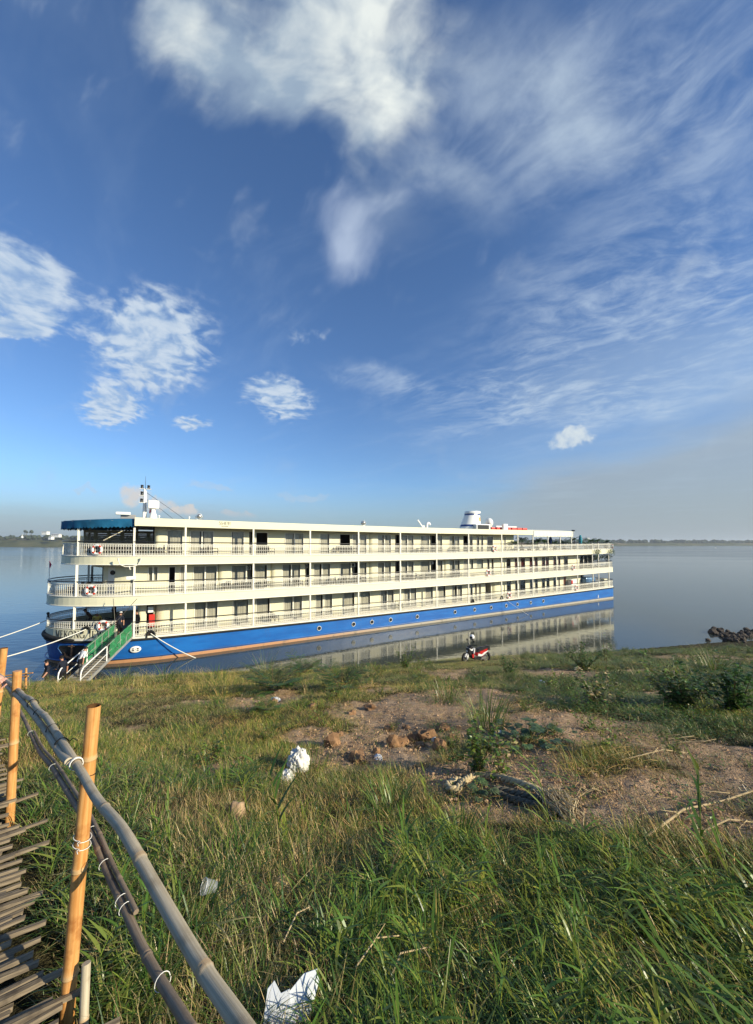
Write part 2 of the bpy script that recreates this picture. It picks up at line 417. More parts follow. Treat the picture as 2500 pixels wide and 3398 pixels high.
def build_ground():
    rad = np.concatenate([[0.0], np.geomspace(.35, 46, 250), np.geomspace(50, 900, 22)])
    ang = np.concatenate([np.linspace(-70, 70, 400), np.linspace(72, 288, 90)]) * pi / 180
    A, Rr = np.meshgrid(ang, rad); X, Y = Rr * np.sin(A), Rr * np.cos(A)
    Z = ground_np(X, Y); B = bare_np(X, Y)
    # broken clods and scuffed footprints in the bare earth
    near = sstep(Rr, 26, 8) * sstep(Y, .4, 1.2)
    Z = Z + near * B * (.034 * fbm(X * 6, Y * 6, 4, 41, .6) - .022 * sstep(fbm(X * 3.3, Y * 3.3, 2, 43), .25, .6))
    n, k = X.shape
    vs = np.stack([X.ravel(), Y.ravel(), Z.ravel()], 1)
    idx = np.arange(n * k).reshape(n, k)
    j = np.roll(idx, -1, 1)
    f = np.stack([idx[:-1], idx[1:], j[1:], j[:-1]], -1).reshape(-1, 4)
    me = bpy.data.meshes.new('ground'); me.from_pydata(vs.tolist(), [], f.tolist())
    me.polygons.foreach_set('use_smooth', [True] * len(me.polygons))
    at_ = me.attributes.new('bare', 'FLOAT', 'POINT'); at_.data.foreach_set('value', B.ravel())
    m = bpy.data.materials.new('earth'); m.use_nodes = True; T = NT(m.node_tree); b = T.n['Principled BSDF']
    b.inputs['Roughness'].default_value = .95; b.inputs['Specular IOR Level'].default_value = .15
    co = T.new('ShaderNodeTexCoord').outputs['Object']
    n1, n2, n3 = T.noise(co, 1.3, 5, .6), T.noise(co, 9, 5, .65), T.noise(co, 60, 3, .6)
    soil = T.ramp(T.add(T.mul(n1, .45), T.mul(n2, .55)), [(.30, (.19, .120, .070)), (.42, (.40, .265, .160)), (.56, (.50, .35, .225)), (.78, (.55, .40, .265))])
    soil = T.mix(T.smooth(n3, .58, .72), soil, (.36, .29, .19))
    turf = T.ramp(T.add(T.mul(n2, .6), T.mul(n3, .4)), [(.3, (.012, .011, .005)), (.5, (.038, .033, .014)), (.68, (.135, .112, .048)), (.82, (.23, .175, .085))])  # near-black tones put the shade between grass blades into the colour
    k_ = T.smooth(T.add(T.attr('bare').outputs['Fac'], T.mul(T.sub(n2, .5), .5)), .28, .62)
    T.put(b.inputs['Base Color'], T.mix(k_, turf, soil))
    T.put(b.inputs['Normal'], T.bump(T.add(T.mul(n2, .6), T.mul(n3, .5)), 1.0, .08))
    me.materials.append(m)
    return tag(link('ground', me), kind='structure')
ground = build_ground()

def build_water():
    m = bpy.data.materials.new('river_water'); m.use_nodes = True; T = NT(m.node_tree); b = T.n['Principled BSDF']
    b.inputs['Base Color'].default_value = (.052, .062, .054, 1); b.inputs['IOR'].default_value = 1.333
    b.inputs['Specular IOR Level'].default_value = .5
    co = T.new('ShaderNodeTexCoord').outputs['Object']
    w1 = T.noise(T.mapping(co, rot=(0, 0, R(31)), scale=(.55, 1.5, 1)), 1.1, 3, .5)
    w2 = T.noise(T.mapping(co, rot=(0, 0, R(10)), scale=(.8, 1.8, 1)), 4.2, 2, .5)
    w3 = T.noise(T.mapping(co, scale=(.6, 1.3, 1)), .22, 3, .5)
    patch = T.noise(T.mapping(co, scale=(.010, .035, 1)), 1.0, 4, .6)
    dist = T.vm('LENGTH', co)
    far = T.smooth(dist, 40, 400)
    x_, y_, z_ = T.sep(co)
    bow = T.smooth(x_, -12, -24)                                   # the breeze ruffles the water off the bow
    b.inputs['Roughness'].default_value = .045
    T.put(b.inputs['Roughness'], T.add(.03, T.mul(far, T.lin(patch, .3, .7, .05, .17))))
    h = T.add(T.add(T.mul(w1, T.add(.5, T.mul(bow, 1.8))), T.mul(w2, .24)), T.mul(w3, .8))
    nd = T.new('ShaderNodeBump'); nd.inputs['Distance'].default_value = .05
    T.put(nd.inputs['Strength'], T.mul(T.sub(1.0, T.mul(far, .75)), .20)); T.put(nd.inputs['Height'], h)
    T.put(b.inputs['Normal'], nd.outputs[0])
    mb = MB(); xs = [-9000, -300, -60, 60, 300, 9000]
    ys = [6, 60, 300, 3000, 9000]
    g = [[(x, y, 0) for x in xs] for y in ys]
    vs = [p for r_ in g for p in r_]; n = len(xs)
    mb.add(vs, [(j * n + i, j * n + i + 1, (j + 1) * n + i + 1, (j + 1) * n + i) for j in range(len(ys) - 1) for i in range(n - 1)])
    return tag(mb.build('river', m), kind='structure')
water = build_water()

# ---- the far bank
FX = [-3000, -1100, -760, -300, 300, 1000, 1700, 2600, 5200]
FY = [820, 860, 900, 1000, 1150, 1300, 1420, 1700, 2600]
FH = [20, 19, 18, 15, 12, 10, 9.5, 8.5, 8]
def bank_y(x): return float(np.interp(x, FX, FY))
def bank_h(x): return float(np.interp(x, FX, FH))
def build_far_bank():
    xs = np.arange(-3000, 5200, 14.0); prof = [(-8, -2), (0, .2), (6, .30), (22, .62), (40, .86), (60, 1.0), (140, 1.12), (420, 1.25), (1500, 1.3)]
    vs, fs = [], []
    for i, x in enumerate(xs):
        for j, (d, h) in enumerate(prof):
            n = fbm(np.array([x * .011]), np.array([d * .03]), 4, 55)[0]
            hh = bank_h(x)
            vs.append((x, bank_y(x) + d + n * 16, h * hh * (1 + .35 * n) if h > 0 else h))
    k = len(prof)
    for i in range(len(xs) - 1):
        for j in range(k - 1): fs.append((i * k + j, (i + 1) * k + j, (i + 1) * k + j + 1, i * k + j + 1))
    mb = MB(); mb.add(vs, fs, 0, True)
    m = bpy.data.materials.new('far_bank_scrub'); m.use_nodes = True; T = NT(m.node_tree); b = T.n['Principled BSDF']
    b.inputs['Roughness'].default_value = 1; b.inputs['Specular IOR Level'].default_value = 0
    co = T.new('ShaderNodeTexCoord').outputs['Object']; n = T.noise(T.mapping(co, scale=(1, 1, 2.5)), .035, 5, .65)
    n2 = T.noise(co, .006, 3, .6)
    c = T.ramp(n, [(.3, (.045, .055, .022)), (.5, (.085, .092, .038)), (.7, (.135, .125, .060))])
    c = T.mix(T.smooth(n2, .56, .68), c, (.24, .165, .10))
    T.put(b.inputs['Base Color'], c)
    return tag(mb.build('far_bank', m), kind='structure')
build_far_bank()
M_FARLEAF = mat('far_foliage', (.050, .062, .030), 1, 0, noise=(.05, .45))
def lump(mb, c, r, h, sd):
    rr = random.Random(sd); bm = bmesh.new(); bmesh.ops.create_icosphere(bm, subdivisions=2, radius=1)
    o = Vector((rr.random() * 9, rr.random() * 9, rr.random() * 9))
    from mathutils import noise as mn
    for v in bm.verts:
        k = 1 + .55 * mn.noise(v.co * 1.7 + o) + .22 * mn.noise(v.co * 4.5 + o)
        v.co = Vector((c[0] + v.co.x * r * k, c[1] + v.co.y * r * k, c[2] + v.co.z * h * k))
    mb.bm(bm, 0, False)
def build_treeline():
    mb = MB(); rr = random.Random(3)
    x = -1500.0
    while x < 4800:
        for row in range(2):
            d = rr.uniform(36, 60) if row == 0 else rr.uniform(75, 150)
            y = bank_y(x) + d; k = .9 if x < -300 else 1.0
            r = rr.uniform(5, 9.5) * k * (1 if x < 2200 else 1.5); h = rr.uniform(3.2, 6.5) * k * (1 if x < 2200 else 1.2)
            if row == 0 and rr.random() < .25: continue
            lump(mb, (x + rr.uniform(-4, 4), y, bank_h(x) * (1.0 if row == 0 else 1.1) + h * .75), r, h, rr.random())
        x += rr.uniform(7, 13) * (1 if x < 2200 else 1.6)
    return tag(mb.build('treeline', M_FARLEAF), kind='stuff')
build_treeline()
M_BARK = mat('bark', (.10, .075, .05), .9, .1, noise=(6, .3))
M_WHITE = mat('white_wall', (.78, .78, .74), .7, .3)
M_ROOFT = mat('pale_roof', (.55, .53, .50), .6, .3)
def far_tree(u, vtop, wpx, label, Y=955, trunkpx=10):
    p = at(u, vtop, Y); k = Y / F; e = empty('palm_tree', (p.x, p.y, p.z - (wpx + trunkpx) * k))
    tag(e, label, 'tree', 'tall trees on the far bank')
    r = wpx * k / 2; mb = MB(); lump(mb, (0, 0, (wpx / 2 + trunkpx) * k), r, r * .95, u)
    mb.build('crown', M_FARLEAF, e)
    t = MB(); t.tube([(0, 0, -6), (0, 0, trunkpx * k + r * .5)], [.6, .45], 6); t.build('trunk', M_BARK, e)
far_tree(83, 1759, 8, 'taller lone palm with a round crown on the far bank at the left', trunkpx=6)
far_tree(89, 1762, 7, 'shorter palm just beside the lone palm on the far bank', trunkpx=5)
far_tree(104, 1759, 11, 'broad dark tree standing above the far bank treeline', trunkpx=3)
def far_house(u0, u1, v0, v1, Y, label, gable):
    a, b_ = at(u0, v1, Y), at(u1, v0, Y); e = empty('house', ((a.x + b_.x) / 2, Y, a.z)); w, h = b_.x - a.x, b_.z - a.z
    tag(e, label, 'house', 'white buildings on the far bank')
    mb = MB(); mb.box((-w / 2, 0, -4), (w / 2, 9, h * (.6 if gable else 1))); mb.build('wall', M_WHITE, e)
    if gable:
        r = MB(); H0, H1 = h * .6, h
        r.add([(-w * .55, -1, H0), (w * .55, -1, H0), (w * .55, 10, H0), (-w * .55, 10, H0), (-w * .5, 4.5, H1), (w * .5, 4.5, H1)],
              [(0, 1, 5, 4), (2, 3, 4, 5), (1, 2, 5), (3, 0, 4), (3, 2, 1, 0)]); r.build('roof', M_ROOFT, e)
    else:
        r = MB(); r.box((-w * .53, -.6, h), (w * .53, 9.6, h + .5)); r.build('roof', M_ROOFT, e)
    wm = mat('house_glass', (.05, .06, .07), .2, .5)
    for i in range(3):
        q = MB(); q.box((-w * .38 + i * w * .28, -.12, h * .18), (-w * .38 + i * w * .28 + w * .16, .1, h * .45)); q.build('window', wm, e)
far_house(138, 155, 1764, 1769, 930, 'flat white house highest on the far bank', False)
far_house(170, 195, 1771, 1777.5, 920, 'long white house with pitched roof low among the far bank trees', True)
far_house(160, 170, 1780, 1785, 900, 'small white shed at the foot of the far bank trees', True)
far_house(1949, 1958, 1784, 1794, 1390, 'pale block standing above the far trees behind the ship stern', False)
def stupa():
    p = at(73.5, 1781, 900); e = empty('stupa', p); tag(e, 'small white stupa with a spire on the far bank', 'stupa')
    mb = MB(); mb.lathe([(2.2, -3), (2.2, .3), (1.6, 1), (.9, 2)], 10); mb.build('base', M_WHITE, e)
    mb = MB(); mb.lathe([(.8, 2), (.4, 3.4), (.12, 6), (.01, 7.2)], 8); mb.build('spire', M_WHITE, e)
stupa()
def far_boat(u, v, wpx, label, decks):
    d = ray(u, v); t = -EYE.z / d.z; p = EYE + d * t; Y = p.y; L = wpx * Y / F
    e = empty('river_boat', (p.x, p.y, 0)); tag(e, label, 'boat')
    h = MB(); n = 10; vs = []
    for i in range(n + 1):
        s_ = -L / 2 + L * i / n; w = L * .13 * (1 - abs(2 * i / n - 1) ** 3) + .05; z = L * .07 * (1 + .5 * abs(2 * i / n - 1) ** 2)
        vs += [(s_, -w * .7, -.2), (s_, -w, z), (s_, w, z), (s_, w * .7, -.2)]
    fs = [(4 * i + a, 4 * i + 4 + a, 4 * i + 5 + a, 4 * i + 1 + a) for i in range(n) for a in range(3)]
    h.add(vs, fs); h.build('hull', M_WHITE, e)
    for k in range(decks):
        c_ = MB(); c_.box((-L * (.36 - .10 * k), -L * .09, L * .07 * (1 + k)), (L * (.30 - .12 * k), L * .09, L * .07 * (2 + k) - .15)); c_.build('cabin', M_WHITE, e)
        c_ = MB(); c_.box((-L * .38, -L * .1, L * .07 * (2 + k) - .15), (L * .33, L * .1, L * .07 * (2 + k))); c_.build('roof', M_ROOFT, e)
far_boat(2219, 1806.2, 17, 'white double-decked ferry far out below the right treeline', 2)
far_boat(2375, 1818, 8, 'tiny white motorboat alone on the open water at the right', 1)

# ---- the evening air: pale even haze over the river
def build_haze():
    mb = MB(); mb.box((-6000, -900, -2.2), (9000, 6500, 44)); m = bpy.data.materials.new('river_haze'); m.use_nodes = True; T = NT(m.node_tree); T.n.clear()
    o = T.new('ShaderNodeOutputMaterial'); v = T.new('ShaderNodeVolumePrincipled'); v.inputs['Color'].default_value = (.72, .80, .90, 1); v.inputs['Density'].default_value = .00022; v.inputs['Anisotropy'].default_value = .2
    T.l.new(v.outputs[0], o.inputs['Volume']); return tag(mb.build('haze', m), kind='stuff')
# ================================================================== THE SHIP
SA = R(30.9); DX, DY = cos(SA), sin(SA)
SHIP = empty('cruise_ship', (0, 35.5, 0), SA)
tag(SHIP, 'long cream and blue three-decked river cruise ship moored along the grassy bank', 'ship')
def sheer(s, z): return .19 * ((s - 10) / 30) ** 2 * min(1, max(0, z / 1.4))
def s_of(u, t=0.0, z=5.0):
    q = (u - CU) / F; s = 0
    for _ in range(4):
        Y = 35.5 + s * DY + t * DX
        qq = q * (cos(PITCH) + (z - 8) / Y * sin(PITCH))
        s = (qq * (35.5 + t * DX) + t * DY) / (DX - qq * DY)
    return s
def s2w(s, t, z): return Vector((s * DX - t * DY, 35.5 + s * DY + t * DX, z + sheer(s, z)))
def u_of(s, t): return CU + F * (s * DX - t * DY) / (35.5 + s * DY + t * DX)
def w2s(p):
    x, y = p[0], p[1] - 35.5; return x * DX + y * DY, -x * DY + y * DX

cream = (.77, .735, .52)
M_CREAM = mat('cream_paint', cream, .42, .4, noise=(.6, .04), wear=((.55, .45, .30), .9, .66, .95), bump=(1.3, .05, .05))
M_TRIM = mat('white_trim_paint', (.80, .77, .66), .4, .4, noise=(2, .03))
def siding():
    m = mat('cabin_siding', (.74, .70, .485), .5, .35); T = NT(m.node_tree); b = T.n['Principled BSDF']
    z = T.sep(T.new('ShaderNodeTexCoord').outputs['Object'])[2]
    w = T.m('FRACT', T.mul(z, 6.2)); g = T.smooth(w, .10, .0)
    T.put(b.inputs['Normal'], T.bump(T.sub(1, g), .45, .012)); return m
M_SIDING = siding()
def hull_paint():
    m = mat('blue_hull_paint', (.012, .115, .40), .36, .45); T = NT(m.node_tree); b = T.n['Principled BSDF']
    co = T.new('ShaderNodeTexCoord').outputs['Object']
    n = T.noise(T.mapping(co, scale=(.25, 1, 1.6)), 1.4, 5, .6); n2 = T.noise(T.mapping(co, scale=(.5, 1, 5)), 2.4, 5, .7)
    c = T.mix(T.smooth(n, .35, .7), (.009, .100, .36), (.013, .140, .45))
    c = T.mix(T.mul(T.smooth(n2, .60, .78), .38), c, (.11, .20, .42))
    st = T.noise(T.mapping(co, scale=(2.6, 1, .22)), 2.2, 4, .6); zz = T.sep(co)[2]
    c = T.mix(T.mul(T.mul(T.smooth(st, .60, .74), T.smooth(zz, .1, 1.25)), .42), c, (.13, .075, .045))       # rust runs from the strake
    c = T.mix(T.mul(T.smooth(T.add(zz, T.mul(T.sub(n, .5), .3)), .42, .20), .55), c, (.045, .075, .13))          # scum line above the water
    x, y, z = T.sep(co)
    k = T.m('FRACT', T.mul(x, .415)); T.put(b.inputs['Base Color'], c)
    h = T.add(T.mul(T.noise(T.mapping(co, scale=(.5, 1, .7)), 1.6, 3, .5), .8), T.mul(T.smooth(k, .03, .0), .10))
    T.put(b.inputs['Normal'], T.bump(h, .45, .05)); return m
M_HULL = hull_paint()
M_BOOT = mat('orange_boot_top', (.46, .235, .115), .6, .3)
def boot():
    T = NT(M_BOOT.node_tree); b = T.n['Principled BSDF']; co = T.new('ShaderNodeTexCoord').outputs['Object']; x = T.sep(co)[0]; n = T.noise(co, 1.1, 5, .65)
    c = T.mix(T.smooth(T.add(x, T.mul(T.sub(n, .5), 14)), -12, 6), (.48, .25, .125), (.40, .36, .29)); c = T.mix(T.mul(T.smooth(n, .52, .68), .5), c, (.14, .11, .08)); T.put(b.inputs['Base Color'], c)
boot()
M_DARK = mat('dark_rail_paint', (.012, .013, .015), .3, .5)
M_RUBBER = mat('black_rubber', (.02, .021, .02), .75, .25, noise=(3, .3))
M_DECK = mat('deck_planks', (.27, .18, .10), .6, .3, noise=(4, .15))
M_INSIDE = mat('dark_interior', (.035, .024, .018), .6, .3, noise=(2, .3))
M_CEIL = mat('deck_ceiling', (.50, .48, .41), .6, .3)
M_CURT = mat('grey_curtain', (.56, .515, .415), .9, .1, noise=(3, .08))
M_MAROON = mat('maroon_curtain', (.10, .018, .022), .85, .1)
M_PALE = mat('pale_blind', (.62, .62, .52), .8, .2)
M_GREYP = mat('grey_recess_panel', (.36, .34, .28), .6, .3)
M_TEAL = mat('teal_awning_cloth', (.010, .095, .19), .75, .2, noise=(.9, .35), bump=(2.2, .5, .06))
M_AWN = mat('white_awning_cloth', (.76, .74, .62), .8, .2, noise=(1.5, .05))
M_CHROME = mat('bare_metal', (.45, .45, .44), .35, .5, metal=.8)
M_RED = mat('red_paint', (.55, .035, .025), .4, .4, noise=(3, .1))
M_WHITEP = mat('white_gear_paint', (.80, .80, .76), .4, .4)
M_BLUEBAND = mat('navy_band_paint', (.02, .055, .20), .4, .4)
M_WOOD = mat('varnished_door', (.16, .05, .03), .4, .4, noise=(5, .2))
def glass(name, tint=(.92, .94, .93), refl=.07):
    m = bpy.data.materials.new(name); m.use_nodes = True; T = NT(m.node_tree); T.n.clear()
    o = T.new('ShaderNodeOutputMaterial'); mx_ = T.new('ShaderNodeMixShader')
    tr = T.new('ShaderNodeBsdfTransparent'); tr.inputs[0].default_value = (*tint, 1)
    gl = T.new('ShaderNodeBsdfGlossy'); gl.inputs['Roughness'].default_value = .03
    fr = T.new('ShaderNodeFresnel'); fr.inputs[0].default_value = 1.45
    T.put(mx_.inputs[0], T.m('MAXIMUM', fr.outputs[0], refl))
    T.l.new(tr.outputs[0], mx_.inputs[1]); T.l.new(gl.outputs[0], mx_.inputs[2]); T.l.new(mx_.outputs[0], o.inputs[0]); return m
M_GLASS = glass('window_glass')
M_DGLASS = glass('dark_window_glass', (.30, .33, .33), .10)

HB = 4.5                                               # half the beam
def outline(tip, s0, n=2.0, inset=0.0, stern=41.0, k=44, cornr=.9):
    """plan of a deck: from the stern corner along the near side, round the bow, back along the far side"""
    b = HB - inset; pts = []
    for i in range(5):
        a = pi / 2 * i / 4; pts.append((stern - inset - cornr + cornr * sin(pi / 2 - a), HB - b + cornr - cornr * cos(pi / 2 - a)))
    s = stern - inset - cornr - 2
    while s > s0 + .5: pts.append((s, HB - b)); s -= 2.0
    a_ = s0 - tip - inset
    for i in range(k + 1):
        th = pi / 2 - pi * i / k
        c_, d_ = cos(th), sin(th)
        pts.append((s0 - a_ * abs(c_) ** (2 / n), HB - b * (abs(d_) ** (2 / n)) * (1 if d_ >= 0 else -1)))
    m = [(p[0], 2 * HB - p[1]) for p in pts[:-(k + 1)]]
    return pts + m[::-1]
class Path:
    def __init__(s, pts):
        s.p = pts; s.a = [0.0]
        for i in range(1, len(pts)): s.a.append(s.a[-1] + hypot(pts[i][0] - pts[i - 1][0], pts[i][1] - pts[i - 1][1]))
        s.A = np.array(s.a); s.S = np.array([p[0] for p in pts]); s.T = np.array([p[1] for p in pts])
    def at(s, a):
        x, y = float(np.interp(a, s.A, s.S)), float(np.interp(a, s.A, s.T))
        e = .12; dx = float(np.interp(a + e, s.A, s.S) - np.interp(a - e, s.A, s.S)); dy = float(np.interp(a + e, s.A, s.T) - np.interp(a - e, s.A, s.T))
        L = hypot(dx, dy) or 1; return x, y, dx / L, dy / L          # outward normal is (dy, -dx) mirrored below
    def out(s, a, d):
        x, y, dx, dy = s.at(a); return x - dy * d, y + dx * d
    def arc_of_s(s, ss):                                              # on the near side / near bow
        n = len(s.p) // 2 + 1; return float(np.interp(-ss, -s.S[:n], s.A[:n]))
    def arc_of_u(s, u):
        n = int(np.argmin([u_of(*p) for p in s.p])); us = np.array([u_of(*p) for p in s.p[:n + 1]])
        return float(np.interp(-u, -us, s.A[:n + 1]))
    def span(s, a0, a1, step=.5):
        inn = [a for a in s.a if a0 + .02 < a < a1 - .02]
        return [a0] + inn + [a1]
def band(name, pts, z0, z1, th, m, parent=SHIP, top=True, bot=True):
    """a closed ring of plating th thick, outer face on the outline"""
    n = len(pts); P_ = Path(pts + [pts[0]]); ins = []
    for i in range(n):
        p, q = pts[i - 1], pts[(i + 1) % n]; dx, dy = q[0] - p[0], q[1] - p[1]; L = hypot(dx, dy) or 1
        ins.append((pts[i][0] + (dy / L) * th, pts[i][1] - (dx / L) * th))
    vs = []
    for ring, z in ((pts, z0), (pts, z1), (ins, z1), (ins, z0)):
        vs += [(s, t, z + sheer(s, z)) for (s, t) in ring]
    fs = []
    for r_ in range(4):
        r2 = (r_ + 1) % 4
        for i in range(n):
            j = (i + 1) % n; fs.append((r_ * n + i, r2 * n + i, r2 * n + j, r_ * n + j))
    mb = MB(); mb.add(vs, fs); return mb.build(name, m, parent)
def slab(name, pts, z0, z1, mats, parent=SHIP):
    n = len(pts); h = n // 2
    top = [(s, t, z1 + sheer(s, z1)) for s, t in pts]; bot = [(s, t, z0 + sheer(s, z0)) for s, t in pts]
    fs, mi = [], []
    mb = MB()
    mb.add(top, [(i, i + 1, n - 2 - i, n - 1 - i) for i in range(h - 1)], 0)
    mb.add(bot, [(n - 1 - i, n - 2 - i, i + 1, i) for i in range(h - 1)], 1)
    mb.add(top + bot, [(i, n + i, n + (i + 1) % n, (i + 1) % n) for i in range(n)], 0)
    return mb.build(name, mats, parent)

OUT = {1: outline(-24.15, -15.7, 2.2), 2: outline(-24.15, -15.7, 2.2), 3: outline(-23.4, -15.9, 2.35)}
DECKZ = {1: 1.48, 2: 4.17, 3: 6.85}
CEILZ = {1: 3.68, 2: 6.40, 3: 9.06}
FTOP = {1: 1.52, 2: 4.24, 3: 6.92}
# ---- hull: waterline to the black rubbing strake
def build_hull():
    top = OUT[1]; n = len(top)
    def lerp_ring(z):                                             # slight flare from waterline to deck at the bow
        f = max(0, min(1, z / 1.26)); out = []
        for (s, t) in top:
            b = max(0, min(1, (-14 - s) / 10)); k = 1 - .035 * b * (1 - f)
            ss = s + .25 * b * (1 - f); tt = HB + (t - HB) * k
            out.append((ss, tt, z + sheer(ss, z)))
        return out
    def skin(zs, m, name):
        mb = MB(); R_ = [lerp_ring(z) for z in zs]; vs = [p for r_ in R_ for p in r_]
        mb.add(vs, [(i * n + j, i * n + (j + 1) % n, (i + 1) * n + (j + 1) % n, (i + 1) * n + j) for i in range(len(zs) - 1) for j in range(n)], 0, False)
        return mb.build(name, m, SHIP)
    skin([.19, .45, .7, 1.0, 1.30], M_HULL, 'hull')
    skin([-1.3, 0, .10, .19], M_BOOT, 'boot_top')
build_hull()
def offs(pts, d):
    n = len(pts); o = []
    for i in range(n):
        p, q = pts[i - 1], pts[(i + 1) % n]; dx, dy = q[0] - p[0], q[1] - p[1]; L = hypot(dx, dy) or 1
        o.append((pts[i][0] - (dy / L) * d, pts[i][1] + (dx / L) * d))
    return o
def ring_tube(name, pts, z, r, m, n=8):
    mb = MB(); mb.tube([(s, t, z + sheer(s, z)) for s, t in pts], r, n, closed=True); return mb.build(name, m, SHIP)
# ---- plating rings, decks, ceilings
ring_tube('rubbing_strake', offs(OUT[1], .03), 1.335, .075, M_RUBBER)
ring_tube('hull_moulding', offs(OUT[1], -.01), .28, .045, M_HULL, 6)
def bow_fender():
    P = Path(OUT[1]); a0, a1 = P.arc_of_s(-22.2), P.a[-1] - P.arc_of_s(-22.2)
    mb = MB(); pts = []; n = 26
    for i in range(n + 1):
        a = a0 + (a1 - a0) * i / n; x, y = P.out(a, .04); pts.append((x, y, 1.42 + .16 * sin(pi * i / n) + sheer(x, 1.4)))
    mb.tube(pts, [.08 + .11 * sin(pi * i / n) for i in range(n + 1)], 10); mb.build('bow_fender', M_RUBBER, SHIP)
bow_fender()
band('deck_edge', offs(OUT[1], .015), 1.40, FTOP[1], .25, M_TRIM)
band('fascia', OUT[2], 3.63, FTOP[2], .16, M_CREAM)
band('fascia', OUT[3], 6.35, FTOP[3], .16, M_CREAM)
for k in (2, 3):
    ring_tube('fascia_moulding', offs(OUT[k], .012), FTOP[k] + .02, .03, M_TRIM, 6)
    ring_tube('fascia_moulding', offs(OUT[k], .012), (3.63 if k == 2 else 6.35) + .02, .03, M_TRIM, 6)
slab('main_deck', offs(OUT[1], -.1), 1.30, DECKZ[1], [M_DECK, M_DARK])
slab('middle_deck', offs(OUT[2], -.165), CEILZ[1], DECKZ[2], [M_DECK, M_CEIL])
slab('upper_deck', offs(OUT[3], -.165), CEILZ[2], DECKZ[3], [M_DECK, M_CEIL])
S_ROOF0, S_ROOF1, S_AWN1 = s_of(447, 0, 9.3), s_of(1771, 0, 9.3), s_of(1899, 0, 9.3)
def rect_path(s0, s1, t0=0.0, t1=2 * HB, step=2.0):
    n = max(2, int((s1 - s0) / step)); ss = [s1 - (s1 - s0) * i / n for i in range(n + 1)]
    return [(s, t0) for s in ss] + [(s, t1) for s in ss[::-1]]
ROOF = rect_path(S_ROOF0, S_ROOF1)
band('roof_fascia', ROOF, 9.01, 9.57, .15, M_CREAM)
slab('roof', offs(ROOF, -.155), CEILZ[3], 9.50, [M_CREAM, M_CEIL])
# ---- bulwark under the bow rail, with the name
BOWP = Path(OUT[1])
A_GATE0 = BOWP.arc_of_u(440); A_GATE1 = BOWP.arc_of_u(397)      # the opening where the gangway lands
A_FAR = BOWP.a[-1] - BOWP.arc_of_s(-14.0)
def strip(name, P, a0, a1, z0, z1, m, d=0.0, th=.06, parent=SHIP, zf=None):
    aa = P.span(a0, a1); mb = MB(); vs = []
    for a in aa:
        for (dd, z) in ((d, z0), (d, z1), (d - th, z1), (d - th, z0)):
            x, y = P.out(a, dd); vs.append((x, y, z + sheer(x, z)))
    n = len(aa); fs = [(4 * i + k, 4 * i + 4 + k, 4 * i + 4 + (k + 1) % 4, 4 * i + (k + 1) % 4) for i in range(n - 1) for k in range(4)]
    fs += [(3, 2, 1, 0), (4 * n - 4, 4 * n - 3, 4 * n - 2, 4 * n - 1)]
    mb.add(vs, fs); return mb.build(name, m, parent)
strip('bow_bulwark', BOWP, A_GATE1, A_FAR, FTOP[1] + .003, 2.12, M_CREAM, .012)

